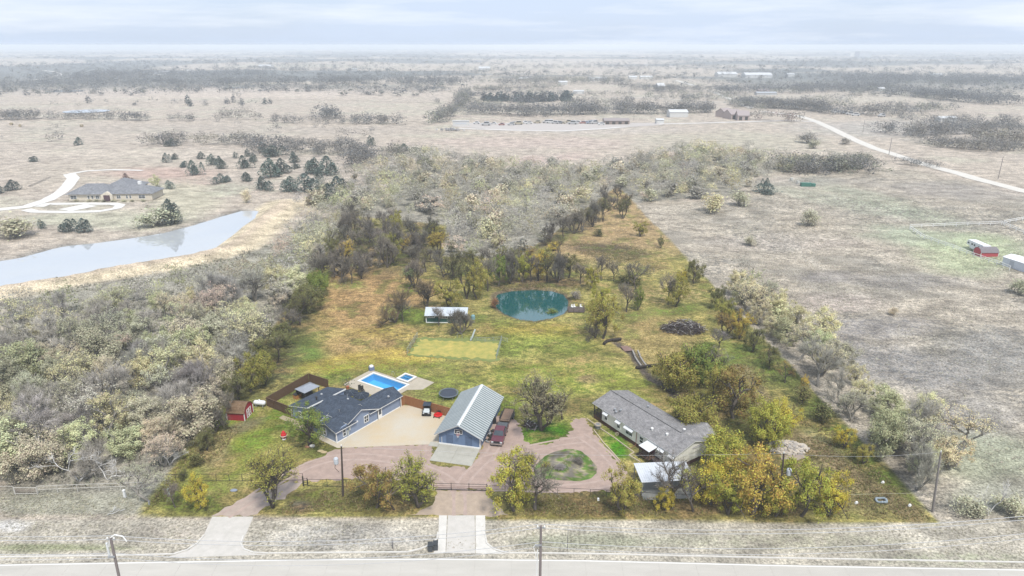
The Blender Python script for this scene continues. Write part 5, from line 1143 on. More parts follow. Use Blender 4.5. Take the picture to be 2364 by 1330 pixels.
def wire(a, b, label, sag=.8, r=.03, n=14):
    o = empty('power_line', a, 0, label, 'power line', 'power lines'); pts = []
    for i in range(n + 1): t = i / n; p = Vector(a).lerp(Vector(b), t) - Vector(a); p.z -= sag * 4 * t * (1 - t); pts.append(p)
    mb = MB(); mb.path(pts, r, n=4); mb.build('wire', WIRE, o)
for nm, dz, dy, sg, r in (('top', .15, .1, 1.0, .03), ('second', -.25, 0, 1.0, .03), ('third', -2.0, 0, 1.1, .03), ('lowest', -2.7, .1, 1.2, .026)):
    e = Vector((0, dy, dz)); left = rp1 + Vector((-46, 1.5, 1.2)); right = rp2 + Vector((44, -.8, -.2))
    wire(left + e, rp1 + e, '%s power line left of the looped-cable pole' % nm, sg, r); wire(rp1 + e, rp2 + e, '%s power line between the two roadside poles' % nm, sg * 1.4, r)
    wire(rp2 + e, right + e + Vector((16, 3, .6)), '%s power line right of the bottom centre pole' % nm, sg * 1.7, r)
wire(pt1, Vector((-26, 97, 4.0)), 'service cable from the transformer pole to the house', .5, .015); wire(pt1, pt2, 'thin power line above the front fence', .8, .012, 20); wire(pt2, pt3, 'thin power line running to the right corner pole', .6, .012)
# ------------------------------------------------------------------ kerbside things
def bin_(px, py, label, rz):
    o = empty('wheelie_bin', atz(px, py), rz, label, 'bin', 'bins by the drive'); B = M('bin_grey', (.075, .08, .085)); mb = MB(); k = len(mb.v); mb.box((0, 0, .52), (.58, .62, .95), 0); mb.build('bin_body', B, o); mb = MB(); mb.slab([(-.33, -.38, 1.02), (.33, -.38, 1.02), (.33, .38, 1.12), (-.33, .38, 1.12)], .07); mb.build('lid', M('bin_lid', (.05, .055, .06)), o)
    for x in (-.25, .25): mb = MB(); mb.lathe((x - .04, .3, .13), [(.13, 0), (.13, .08)], 10, ax='x'); mb.build('wheel', RUBBER, o)
bin_(994, 1271, 'left dark grey wheelie bin at the kerb', .1); bin_(1006, 1268, 'right dark grey wheelie bin next to the drive', .05)
def post_thing(px, py, h, w, mat, name, label, cat, top=None):
    o = empty(name, at(px, py), 0, label, cat); mb = MB(); mb.box((0, 0, h / 2), (w, w, h), top=.8); mb.build('post', mat, o)
    if top: mb = MB(); mb.box((0, 0, h + .1), top, 0, top=.85); mb.build('cap', mat, o)
post_thing(907, 1266, 1.0, .12, M('marker_grey', (.16, .15, .15)), 'marker_post', 'short dark marker post on the verge left of the bins', 'post', (.2, .14, .25))
post_thing(1310, 1268, 3.0, .09, M('marker_grey', (.16, .15, .15)), 'sign_post', 'thin tall dark post right of the bottom centre pole', 'post')
post_thing(289, 1148, 1.1, .3, WHITE, 'cable_pedestal', 'white cable pedestal outside the left lot corner', 'pedestal', (.36, .36, .12))
post_thing(390, 1143, .95, .26, M('pedestal_green', (.40, .48, .42)), 'cable_pedestal', 'pale green cable pedestal beside the small bare tree', 'pedestal', (.3, .3, .1))
post_thing(345, 1165, .6, .2, STEEL, 'meter_box', 'small grey meter box at the left lot corner', 'box')
post_thing(1381, 1155, .35, .3, WHITE, 'white_bucket', 'white bucket lying below the front fence', 'bucket')
o = empty('lawn_ornament', at(656, 1015), 0, 'red and white inflated ornament standing on the front lawn', 'ornament'); mb = MB(); mb.lathe((0, 0, .3), [(.12, 0), (.4, .15), (.5, .5), (.42, .85), (.3, 1.0)], 14); mb.build('body', M('ornament_red', (.55, .03, .03)), o, True); mb = MB(); mb.lathe((0, 0, 0), [(.3, 0), (.34, .2), (.2, .32)], 12); mb.build('base', WHITE, o, True); mb = MB(); mb.lathe((0, 0, .72), [(.5, 0), (.52, .06), (.5, .12)], 14); mb.build('white_band', WHITE, o, True); mb = MB(); mb.lathe((0, 0, 1.3), [(.32, 0), (.3, .1), (.18, .3), (.03, .42)], 12); mb.build('top', M('ornament_red', (.55, .03, .03)), o, True)
for (px, py), col, lb, n in (((721, 1034), (.62, .60, .56), 'white round plate propped at the foot of the lawn tree', 'stepping_stone'), ((711, 1032), (.36, .19, .11), 'reddish flat stone beside the lawn tree', 'flat_stone'), ((740, 1042), (.40, .33, .19), 'small tan flat stone on the lawn', 'flat_stone'), ((748, 1045), (.42, .33, .19), 'larger tan flat stone near the concrete yard', 'flat_stone'), ((540, 1133), (.25, .28, .34), 'bluish tarp lump beside the left drive', 'tarp')):
    mb = MB(); rg = random.Random(px)
    mb.lathe((0, 0, 0), [(.38, 0), (.42, .1), (.3, .2), (.1, .24)] if n != 'stepping_stone' else [(.1, 0), (.36, .3), (.34, .5), (.1, .62)], 9); o = mb.build(n, M('stone_%d' % px, col), None); o.location = at(px, py); o.scale = (1.3, .8, 1); tag(o, lb, 'stone' if 'stone' in n else 'tarp')
o = empty('wire_bale', at(2034, 1158), 0, 'grey wire coil lying on the track near the right corner', 'coil'); mb = MB(); mb.path([(.75 * math.cos(t), .55 * math.sin(t), .25 + .1 * math.sin(t * 3)) for t in np.linspace(0, 6.283, 17)], .16, n=6); mb.build('coil', M('coil_grey', (.28, .33, .36)), o)
for i, (px, py, lb) in enumerate(((1977, 1162, 'small white rubbish item left of the grey coil'), (2100, 1168, 'small white rubbish item right of the grey coil'), (2038, 1115, 'white scrap lying on the green edge'))):
    mb = MB(); mb.box((0, 0, .15), (.5, .3, .3), .4, top=.6); o = mb.build('rubbish', WHITE); o.location = at(px, py); tag(o, lb, 'rubbish')
# low rope/pipe rail on the right
pipe_fence([at(1925, 1155), at(2030, 1152), at(2140, 1150)], .9, 'thin pale rail fence near the right corner', M('rail_tan', (.42, .40, .28)), step=6, r=.03)
# left outside: gate and rail fence
pipe_fence([at(-90, 1140), at(34, 1140)], 1.3, 'pale rail fence left of the farm gate', M('rail_pale', (.55, .53, .48)), step=3, r=.045)
pipe_fence([at(89, 1140), at(180, 1136), at(330, 1131)], 1.3, 'pale rail fence between farm gate and lot corner', M('rail_pale', (.55, .53, .48)), step=3.2, rails=(1.0, .55), r=.045)
ga, gb = at(36, 1142), at(87, 1142); o = empty('farm_gate', ga, math.atan2(gb.y - ga.y, gb.x - ga.x), 'pale tubular farm gate at the left edge', 'gate'); L_ = (gb - ga).length
for z in (.2, .45, .7, .95, 1.2): mb = MB(); mb.tube((0, 0, z), (L_, 0, z), .04 if z in (.2, 1.2) else .025, n=5); mb.build('gate_bar', M('rail_pale', (.55, .53, .48)) if z in (.2, 1.2) else M('bar_brown', (.22, .16, .15)), o)
for x in (0, L_): mb = MB(); mb.tube((x, 0, 0), (x, 0, 1.3), .06); mb.build('gate_post', M('rail_pale', (.55, .53, .48)), o)
mb = MB(); rg = random.Random(4)
for k in range(9): p = Vector((rg.uniform(-.8, .8), rg.uniform(-.4, .4), .1)); q = p + Vector((rg.uniform(-1, 1), rg.uniform(-.5, .5), rg.uniform(0, .7))); mb.tube(p, q, .04, n=4)
o = mb.build('scrap_wood', M('pale_scrap', (.55, .54, .52))); o.location = at(264, 1184); tag(o, 'pale tangle of scrap wood on the left verge', 'scrap')
# ------------------------------------------------------------------ right: white ranch fence, caravan, sheds
RW = M('ranch_white', (.74, .74, .72), (.68, .68, .66))
pipe_fence([at(2100, 530), at(2133, 552), at(2200, 575), at(2247, 594), at(2300, 612), at(2330, 624)], 1.35, 'white rail fence running down towards the white shed', RW, step=3.0, rails=(1.0, .55), r=.11)
pipe_fence([at(2100, 527), at(2180, 524), at(2260, 521), at(2312, 519)], 1.35, 'white rail fence along the back of the paddock', RW, step=4.4, rails=(1.0, .55), r=.11)
pipe_fence([at(2316, 518), at(2345, 512), at(2390, 504)], 1.35, 'white rail fence going off at the far right', RW, step=4.0, rails=(1.0, .55), r=.11)
pipe_fence([at(2318, 521), at(2345, 534), at(2400, 556)], 1.35, 'white rail fence turning towards the right picture edge', RW, step=4.0, rails=(1.0, .55), r=.11)
def caravan(loc, rz):
    r = empty('caravan', loc, rz, 'white travel caravan parked behind the red shed', 'caravan'); W = M('caravan_white', (.76, .77, .78))
    mb = MB(); mb.prism([(-4.2, -1.2, 1.3), (-4.4, -1.2, 2.0), (-3.9, -1.2, 2.9), (3.8, -1.2, 3.0), (4.0, -1.2, .6), (-2.6, -1.2, .6), (-2.8, -1.2, 1.3)], (0, 2.4, 0)); mb.build('body', W, r)
    for x in (-3.5, -1.6, -.4, 2.0): part_box(r, 'window', (x, -1.21, 2.0), (.8, .04, .5), GLASS)
    part_box(r, 'window', (-4.1, 0, 2.35), (.25, 1.2, .5), GLASS)
    for x in (-1.5, 1.5): part_box(r, 'roof_hatch', (x, .2, 3.0), (.6, .6, .2), W)
    for x in (.3, 1.1):
        for y in (-1.0, 1.0): wheel(r, x, y, .36, .22)
p, q = at(2237, 572), at(2278, 590); caravan((p + q) / 2, math.atan2((q - p).y, (q - p).x))
p = at(2263, 594); gambrel_shed('garden_shed', (p.x, p.y, p.z), 0, 5.4, 3.6, 'red barn-style shed beside the white caravan', M('faded_red', (.44, .07, .08), (.37, .06, .07)), M('dull_roof', (.20, .18, .19)), False)
p = at(2312, 612); q = at(2400, 640); r = empty('metal_shed', p, math.atan2((q - p).y, (q - p).x), 'white metal shed at the right picture edge', 'shed'); wallbox(r, 0, 16, 0, 5.5, 0, 2.6, M('shed_white', (.66, .69, .74)))
mb = MB(); mb.slab([(-.2, -.2, 2.62), (16.2, -.2, 2.62), (16.2, 2.75, 3.3), (-.2, 2.75, 3.3)], .05); mb.slab([(-.2, 2.75, 3.301), (16.2, 2.75, 3.301), (16.2, 5.7, 2.62), (-.2, 5.7, 2.62)], .05); mb.build('roof', M('roof_white', (.78, .79, .80)), r)
for x in (3, 8, 13): part_box(r, 'door', (x, -.03, 1.1), (1.4, .05, 2.1), M('shed_door', (.5, .52, .56)))
mb = MB(); mb.box((0, 0, .8), (4.8, 1.9, 1.6)); mb.box((3.3, -.3, .7), (1.6, 1.7, 1.3)); o = mb.build('skip_bin', M('skip_green', (.05, .17, .13))); o.location = at(1860, 430); tag(o, 'dark green metal skip in the scrub field', 'skip')
for px, py, lb in ((1827, 417, 'white drum left of the green skip'), (1842, 424, 'pale crate beside the green skip')):
    mb = MB(); mb.lathe((0, 0, 0), [(.7, 0), (.75, .5), (.7, 1.3)], 10); o = mb.build('drum', M('drum_pale', (.5, .5, .46))); o.location = at(px, py); tag(o, lb, 'drum')
# country road on the right with poles
ROADF = M('far_road', (.58, .55, .49), (.50, .47, .42), scale=.3)
tag(ribbon('road', [at(*p) for p in ((2420, 452), (2364, 442), (2280, 420), (2180, 392), (2080, 362), (2020, 343), (1970, 322), (1920, 297), (1885, 281), (1845, 268), (1800, 262), (1760, 257))], 7.0, .12, ROADF, step=5), 'pale country road curving away on the right', 'road', kind='structure')
tag(ribbon('road', [at(*p) for p in ((1735, 250), (1718, 243), (1690, 232), (1664, 219), (1645, 212))], 8.0, .3, ROADF, step=8), 'far stretch of the country road', 'road', kind='structure')
tag(ribbon('road', [at(*p) for p in ((1885, 281), (1820, 279), (1700, 282), (1600, 285), (1500, 287), (1400, 297), (1300, 303), (1180, 301), (1060, 297))], 6.0, .15, M('yard_gravel', (.60, .57, .53)), step=8), 'pale gravel lane to the scrap yard', 'road', kind='structure')
tag(polysheet('scrap_yard', [tuple(at(*p)[:2]) for p in ((1040, 292), (1080, 284), (1200, 284), (1350, 283), (1440, 284), (1530, 284), (1530, 289), (1400, 296), (1300, 302), (1150, 300))], .12, M('yard_gravel2', (.46, .42, .385)), drape=True, jit=.5, step=10), 'pale gravel scrap yard in the distance', 'yard', kind='structure')
tag(ribbon('road', [at(*p) for p in ((1560, 186), (1585, 193), (1600, 198))], 9, .4, ROADF), 'farthest visible piece of country road', 'road', kind='structure')
tag(ribbon('road', [at(*p) for p in ((75, 186), (118, 180), (140, 172), (125, 166), (100, 163))], 9, .5, ROADF, step=10), 'far road bend at upper left', 'road', kind='structure')
tag(ribbon('road', [at(*p) for p in ((1410, 225), (1500, 226), (1600, 234), (1650, 236), (1720, 236))], 4, .3, ROADF, step=10), 'thin pale lane in the far fields', 'road', kind='structure')
for k, (px, py, h, lb) in enumerate(((1992, 305, 9, 'grey pole beside the country road, farther one'), (2052, 357, 10, 'grey pole where the country road straightens'), (2304, 413, 11, 'grey pole right of the country road, nearest one'), (1694, 252, 9, 'far grey pole by the road bend'), (1795, 270, 9, 'far grey pole right of the brown house'), (1634, 270, 9, 'far grey pole behind the white barn'), (1463, 279, 10, 'tall thin pole beside the brown stable'))):
    upole(at(px, py), h, lb, r=.16, mat=M('pole_grey', (.22, .2, .19)))
# ------------------------------------------------------------------ stone house on the left
sh, SL = froot('stone_house', (160, 464), (352, 462), 'long pale stone house with grey hip roofs above the pond', 'house')
STN = M('pale_stone', (.60, .54, .44), (.50, .45, .37), scale=1.6)
GR = Mshingle('slate_shingle', (.17, .175, .19), (.22, .225, .235), tab=.6, row=.35)
wallbox(sh, 0, SL, 0, 11, 0, 2.9, STN)
def hip(u0, u1, v0, v1, z0, z1, root, mat, m=0):
    mb = MB(); h = min(u1 - u0, v1 - v0) / 2
    if u1 - u0 >= v1 - v0: a, b = (u0 + h, (v0 + v1) / 2, z1), (u1 - h, (v0 + v1) / 2, z1)
    else: a, b = ((u0 + u1) / 2, v0 + h, z1), ((u0 + u1) / 2, v1 - h, z1)
    q = [(u0, v0, z0), (u1, v0, z0), (u1, v1, z0), (u0, v1, z0)]
    if u1 - u0 >= v1 - v0: F = [[q[0], q[1], b, a], [q[1], q[2], b], [q[2], q[3], a, b], [q[3], q[0], a]]
    else: F = [[q[0], q[1], a], [q[1], q[2], b, a], [q[2], q[3], b], [q[3], q[0], a, b]]
    for f in F: mb.slab(f, .12)
    return mb.build('roof', mat, root)
hip(-.8, SL * .55, -.8, 12, 2.9, 6.3, sh, GR); hip(SL * .40, SL + .8, -.5, 11.6, 2.9, 5.7, sh, GR)
wallbox(sh, 9, 22, 11.1, 24, 0, 2.9, STN); hip(8.2, 22.8, 8, 25, 2.9, 6.6, sh, GR)
part_box(sh, 'chimney', (SL * .78, 7.5, 5.4), (1.3, 1.3, 2.6), WHITE)
gable_wall(sh, [(SL * .405, -1.2, 0), (SL * .545, -1.2, 0), (SL * .545, -1.2, 2.6), (SL * .475, -1.2, 3.9), (SL * .405, -1.2, 2.6)], (0, 1.5, 0), STN, 'entrance_gable')
part_box(sh, 'door', (SL * .475, -1.23, 1.25), (2.6, .06, 2.5), M('door_dark', (.09, .05, .06)))
for f, w in ((.06, 2.6), (.24, 1.0), (.285, 1.0), (.345, 1.6), (.60, 1.8), (.70, .9), (.74, .9), (.88, 2.8)): window(sh, (SL * f, 0, 1.5), (1, 0), (0, -1), w, 1.5, WHITE, mull=1 if w > 1.5 else 0, th=.12)
CD = M('pale_drive', (.64, .62, .58), (.56, .54, .50), scale=.4)
tag(ribbon('driveway', [at(*p) for p in ((-80, 485), (0, 484), (60, 478), (110, 462), (140, 445), (158, 428), (170, 412), (160, 402))], 5.5, .1, CD, step=4), 'pale drive sweeping up to the stone house', 'driveway', kind='structure')
tag(ribbon('driveway', [at(*p) for p in ((160, 402), (200, 395), (260, 392), (330, 394))], 3.0, .1, CD, step=5), 'pale track behind the stone house', 'driveway', kind='structure')
tag(ribbon('driveway', [at(*p) for p in ((60, 484), (80, 489), (160, 490), (230, 488), (270, 481), (278, 474), (262, 471), (200, 470), (110, 471), (90, 478))], 4.0, .11, CD, step=3), 'pale turning loop before the stone house', 'driveway', kind='structure')
tag(ribbon('driveway', [at(*p) for p in ((150, 486), (180, 480), (210, 474))], 8.0, .105, CD, step=3), 'pale link across the turning loop', 'driveway', kind='structure')
tag(ribbon('retaining_wall', [at(*p) for p in ((66, 432), (90, 422), (118, 410))], .5, .5, DARK), 'low dark retaining wall left of the stone house', 'wall')
# ------------------------------------------------------------------ far buildings
def far_barn(px, py, wpx, h, d, label, wall, roof, cat='barn', rz=0.0, rh=.5, name='far_barn', doors=0):
    c = at(px, py); m = proj(*c)[2] / FPX; L = wpx * m; o = empty(name, c, rz, label, cat)
    mb = MB(); mb.prism([(-L / 2, 0, -.5), (-L / 2, d, -.5), (-L / 2, d, h), (-L / 2, d / 2, h + rh * d / 4), (-L / 2, 0, h)], (L, 0, 0)); mb.build('wall', wall, o)
    mb = MB(); k = h + rh * d / 4 + .25; mb.slab([(-L / 2 - .3, -.4, h + .05), (L / 2 + .3, -.4, h + .05), (L / 2 + .3, d / 2, k), (-L / 2 - .3, d / 2, k)], .15); mb.slab([(-L / 2 - .3, d / 2, k + .002), (L / 2 + .3, d / 2, k + .002), (L / 2 + .3, d + .4, h + .05), (-L / 2 - .3, d + .4, h + .05)], .15); mb.build('roof', roof, o)
    for i in range(doors): part_box(o, 'door', (-L / 2 + L * (i + .5) / doors, -.06, h * .4), (min(3, L / doors * .5), .1, h * .75), DARK)
    return o
FW, FR = M('far_white', (.60, .60, .58)), M('far_white_roof', (.56, .57, .57)); FB, FBR = M('far_brown', (.28, .22, .19)), M('far_brown_roof', (.24, .18, .16)); FG = M('far_grey', (.45, .45, .44))
far_barn(1567, 271, 42, 4.5, 14, 'white metal barn left of the brown house', FW, FR, doors=0)
far_barn(1424, 288, 58, 3.2, 12, 'brown open stable at the end of the gravel lane', FB, M('far_taupe', (.30, .26, .25)), 'stable', doors=4)
far_barn(1524, 286, 17, 3.2, 6, 'small white box shed on the gravel lane', FW, FR)
for px, py, w, rz, lb in ((1683, 271, 26, .5, 'left wing of the brown country house'), (1700, 275, 30, .35, 'middle wing of the brown country house'), (1716, 278, 26, -.1, 'right wing of the brown country house')):
    far_barn(px, py, w, 4.0, 12, lb, M('house_brick', (.42, .34, .31)), M('house_roof', (.34, .29, .28)), 'house', rz, 1.2, 'country_house', 2)
far_barn(1527, 209, 18, 6, 10, 'white farmhouse in the far middle', FW, FR, 'house', .3, 1.6, 'farmhouse')
far_barn(1336, 217, 24, 3.5, 8, 'small white barn in the far middle', FW, FR)
far_barn(1765, 216, 24, 4, 14, 'far red-roofed house right of the road', M('far_pink', (.5, .36, .34)), M('far_pinkroof', (.5, .42, .40)), 'house')
far_barn(1770, 220, 46, 3, 10, 'pale grey house behind a white fence', FG, M('far_slate', (.36, .38, .40)), 'house')
far_barn(1680, 178, 44, 6, 30, 'left pale arena building on the far ridge', FW, FR); far_barn(1752, 180, 62, 6, 30, 'right pale arena building on the far ridge', FW, FR); far_barn(1826, 178, 16, 5, 14, 'small white shed right of the far arenas', FW, FR)
far_barn(362, 174, 18, 4, 14, 'left of three white sheds at upper left', FW, FR); far_barn(379, 172, 24, 5, 16, 'middle of three white sheds at upper left', FW, FR); far_barn(403, 172, 14, 4, 12, 'right of three white sheds at upper left', FW, FR)
far_barn(441, 172, 16, 6, 12, 'far white house right of the three sheds', FW, FG, 'house', .4, 1.2, 'farmhouse')
far_barn(1205, 188, 30, 4, 16, 'far pale house among trees in the middle', M('far_pale', (.55, .50, .46)), FR, 'house'); far_barn(1300, 196, 20, 4, 14, 'far white shed among trees right of middle', FW, FR); far_barn(1382, 187, 46, 4, 20, 'long pale far building right of middle', FW, FR); far_barn(1462, 183, 18, 4, 14, 'left far white house near the arenas', FW, FR, 'house'); far_barn(1493, 183, 28, 4, 14, 'right far white house near the arenas', FW, FR, 'house')
far_barn(1118, 163, 26, 6, 30, 'far pale house cluster at centre', FW, FR); far_barn(742, 125, 40, 22, 60, 'pale large building near the horizon left of centre', M('far_tan', (.52, .48, .45)), FG, 'building', rh=.05); far_barn(1997, 131, 26, 30, 60, 'big pale water tank building near the horizon', M('far_tan2', (.46, .47, .48)), FG, 'building', rh=.05); far_barn(1968, 131, 12, 20, 40, 'smaller pale building beside the horizon tank building', FW, FG, 'building', rh=.05)
far_barn(2190, 283, 38, 3.5, 9, 'white shed among thorn bushes at right', FW, FR); far_barn(2165, 178, 22, 5, 16, 'far white shed at right before the woods', FW, FR); far_barn(2036, 211, 14, 4, 10, 'small pale shed in the right far meadow', FW, FR); far_barn(612, 157, 30, 6, 20, 'far pale sheds left of centre', FW, FR); far_barn(818, 164, 10, 5, 14, 'tiny far shed left of centre', FW, FR)
ORD = ['first', 'second', 'third', 'fourth', 'fifth', 'sixth', 'seventh', 'eighth', 'ninth', 'tenth', 'eleventh', 'twelfth', 'thirteenth', 'fourteenth', 'fifteenth', 'sixteenth', 'seventeenth', 'eighteenth', 'nineteenth', 'twentieth']
ORD += ['twenty-' + q for q in ORD[:9]] + ['thirtieth'] + ['thirty-' + q for q in ORD[:9]] + ['fortieth'] + ['forty-' + q for q in ORD[:9]]
# box trailer with faint lettering panel and the parked machines of the scrap yard
o = far_barn(1064, 291, 38, 4.0, 3, 'long white box trailer at the left end of the scrap yard', FW, FR, 'trailer', 0, .02, 'box_trailer'); c = o.location; part_box(o, 'lettering_panel', (0, -.05, 2.2), (9.5, .06, 1.1), M('faint_grey', (.55, .57, .60)))
part_box(o, 'chassis', (0, 1.5, -.3), (15, 2, .4), DARK)
rg = random.Random(21); VC = [(.62, .62, .61), (.45, .45, .45), (.20, .21, .22), (.36, .19, .17), (.27, .30, .36), (.42, .37, .27)]
cn = ['white', 'grey', 'dark', 'red', 'blue', 'tan']; xs = [1100, 1122, 1140, 1158, 1180, 1186, 1196, 1212, 1221, 1240, 1262, 1270, 1282, 1291, 1300, 1313, 1322, 1334, 1345, 1352, 1362, 1371, 1388]
vm = []
for ci, vc in enumerate(VC):
    mb = MB(); mb.prism([(-2.4, -.9, .4), (-2.4, -.9, 1.1), (-1.2, -.9, 1.25), (-.7, -.9, 2.0), (1.4, -.9, 2.0), (1.8, -.9, 1.3), (2.4, -.9, 1.2), (2.4, -.9, .4)], (0, 1.8, 0), 0)
    mb.prism([(-1.05, -.92, 1.3), (-.65, -.92, 1.9), (1.3, -.92, 1.9), (1.6, -.92, 1.3)], (0, 1.84, 0), 1)
    for x in (-1.5, 1.5):
        for y in (-.8, .8): mb.lathe((x, y - .12, .38), [(.38, 0), (.38, .24)], 10, 2, ax='y')
    vm.append(mb.mesh('parked_vehicle', [M('veh_%d' % ci, vc, rough=.3), GLASS, RUBBER]))
for i, x in enumerate(xs):
    ci = rg.choice((0, 0, 0, 1, 2, 3, 4, 5)); y = 287 + rg.uniform(-3, 3); o = link('parked_vehicle', vm[ci], None, at(x, y), rg.uniform(-.5, .5), rg.uniform(1.0, 1.7))
    tag(o, '%s vehicle in the scrap yard, %s from the white box trailer' % (cn[ci], ORD[i]), 'vehicle', 'machines in the scrap yard')
for i, (px, py, ci) in enumerate(((1935, 262, 0), (1948, 263, 2), (1962, 265, 0), (1975, 268, 0), (2035, 270, 1), (1925, 260, 1))):
    o = link('parked_vehicle', vm[ci], None, at(px, py), rg.uniform(-.6, .6), 1.5); tag(o, '%s vehicle at the farmyard beside the road, %s from the left' % (cn[ci], ORD[(1, 2, 3, 4, 5, 0)[i]]), 'vehicle', 'vehicles at the farmyard')
mb = MB()
rg = random.Random(9)
for k in range(60): mb.box((rg.gauss(0, 3), rg.gauss(0, 2), rg.uniform(.2, 1.6)), (rg.uniform(.5, 1.6), rg.uniform(.5, 1.4), rg.uniform(.4, 1.2)), rg.uniform(0, 3), m=rg.choice((0, 1, 1)))
o = mb.build('rubble_heap', [M('rubble_pale', (.55, .55, .54)), M('rubble_grey', (.3, .29, .29))]); o.location = at(1040, 302); tag(o, 'grey rubble heap below the white box trailer', 'rubble')
for k, (px, py) in enumerate(((27, 289), (47, 293), (189, 293))):
    mb = MB(); mb.lathe((0, -.8, .8), [(.78, 0), (.82, .1), (.82, 1.5), (.78, 1.6)], 14, ax='y'); o = mb.build('hay_bale', M('hay', (.34, .28, .18))); o.location = at(px, py); o.rotation_euler.z = .5 * k; o.scale = (1.3, 1.3, 1.3); tag(o, ('leftmost round hay bale in the pale field', 'second round hay bale from the left edge', 'lone round hay bale right of the other two')[k], 'hay bale', 'hay bales')
for k, pts in enumerate((((0, 272), (200, 276), (450, 278), (700, 281), (1000, 283)), ((0, 245), (300, 240), (700, 232), (1030, 240)))):
    pipe_fence([at(*p) for p in pts], 1.2, ('long thin wire fence across the pale field', 'farther thin wire fence across the pale field')[k], M('wire_brown', (.16, .14, .12)), step=14, r=.05, rails=(1.0, .6))
for k, (px, py, w) in enumerate(((150, 211, 40), (200, 258, 50), (1210, 367, 0), (545, 203, 30))):
    if w: c = at(px, py); m = proj(*c)[2] / FPX; tag(polysheet('pond', [(c.x + math.cos(t) * w * m, c.y + math.sin(t) * w * m * .9) for t in np.linspace(0, 6.283, 15)[:-1]], c.z + .5, MATS['lake_water']), ('small far pond at upper left', 'thin far pond in the pale field', '', 'tiny far pond behind the pale field')[k], 'pond', kind='structure')
# ------------------------------------------------------------------ trees
LEAF = Mobj('leaf', .34, transl=.14); BARK = Mobj('bark', .5, islands=False); NEEDLE = Mobj('needle', .5)
def _n(v): return v / (np.linalg.norm(v) + 1e-9)
def skeleton(seed, nch, stems=1, spread=.75, up=.12, L0=.30, ratio=.68, wob=.22, r0=.03):
    rg = np.random.default_rng(seed); segs = []; tips = []
    def grow(p, d, L, r, lev):
        n = 3 if lev < 3 else 2; pts = [p]
        for i in range(n):
            d = _n(d + rg.normal(0, wob, 3) + np.array([0, 0, up * (1 if lev else .3)])); q = p + d * L / n
            segs.append((p, q, r * (1 - .25 * i / n), r * (1 - .25 * (i + 1) / n), lev)); p = q; pts.append(p)
        if lev >= len(nch): tips.append((p, d)); return
        k = nch[lev]
        for c in range(k):
            ax = rg.normal(0, 1, 3); ax -= d * ax.dot(d); ax = _n(ax); s = spread * rg.uniform(.6, 1.3)
            nd = _n(d * math.cos(s) + ax * math.sin(s)); b = pts[-1] if c < max(1, k // 2 + 1) else pts[-2]
            grow(b, nd, L * ratio * rg.uniform(.75, 1.25), r * .58, lev + 1)
    for s in range(stems):
        a = rg.uniform(0, 6.283); d = _n(np.array([math.cos(a), math.sin(a), 0]) * (.0 if stems == 1 else .55) + np.array([0, 0, 1]) + rg.normal(0, .08, 3))
        grow(np.zeros(3), d, L0 * rg.uniform(.85, 1.15), r0, 0)
    return segs, tips
def norm_tree(segs, tips):
    P = np.array([t[0] for t in tips]); zt = np.quantile(P[:, 2], .97); c = P[:, :2].mean(0); w = np.quantile(np.hypot(P[:, 0] - c[0], P[:, 1] - c[1]), .93)
    def f(p): q = np.array(p, float); t = q[2] / zt; q[:2] = (q[:2] - c * min(1, max(0, t * 1.4))) * (.46 / w); q[2] = t * .95; return q
    return [(f(a), f(b), r0, r1, l) for a, b, r0, r1, l in segs], [(f(p), d) for p, d in tips]
def tubes(segs, maxlev, minr=.0028, name='trunk', mat=None):
    V = []; F = []; k = 0
    for a, b, r0, r1, lev in segs:
        if lev > maxlev: continue
        n = 6 if lev == 0 else (4 if lev == 1 else 3); d = _n(b - a); u = _n(np.cross(d, [0.3, .2, .9] if abs(d[2]) < .9 else [1, 0, 0])); w = np.cross(d, u); r0, r1 = max(r0, minr), max(r1, minr)
        for p, r in ((a, r0), (b, r1)):
            for i in range(n): t = 2 * math.pi * i / n; V.append(p + (u * math.cos(t) + w * math.sin(t)) * r)
        for i in range(n): j = (i + 1) % n; F.append((k + i, k + j, k + n + j, k + n + i))
        k += 2 * n
    return npmesh(name, np.array(V), quads=np.array(F), mats=[mat or BARK])
def leaves(seed, tips, per, size, cloud, name='crown', mat=None, flat=.0, keep=1.0, fill=0):
    """leaf-clump quads scattered round the branch tips"""
    rg = np.random.default_rng(seed); T = np.array([t[0] for t in tips])
    if keep < 1: T = T[rg.random(len(T)) < keep]
    C = np.repeat(T, per, 0) + rg.normal(0, cloud, (len(T) * per, 3)) * np.array([1, 1, .8])
    C[:, 2] = np.maximum(C[:, 2], .06)
    return quads_at(rg, C, size, name, mat or LEAF)
def quads_at(rg, C, size, name, mat, upb=.6, out=None):
    n = len(C); N = rg.normal(0, 1, (n, 3))
    if out is not None: N = N * .55 + out * 1.1 + np.array([0, 0, .35])
    else: N[:, 2] = np.abs(N[:, 2]) + upb
    N /= np.linalg.norm(N, axis=1)[:, None]
    U = rg.normal(0, 1, (n, 3)); U -= N * (U * N).sum(1)[:, None]; U /= np.linalg.norm(U, axis=1)[:, None]; W = np.cross(N, U)
    s = size * rg.uniform(.55, 1.35, (n, 1)); a = rg.uniform(.5, 1.0, (n, 1))
    V = np.stack([C - U * s, C + W * s * a * .9 - U * s * .1, C + U * s, C - W * s * a * .9 + U * s * .15], 1).reshape(-1, 3)
    return npmesh(name, V, quads=np.arange(4 * n).reshape(n, 4), mats=[mat])
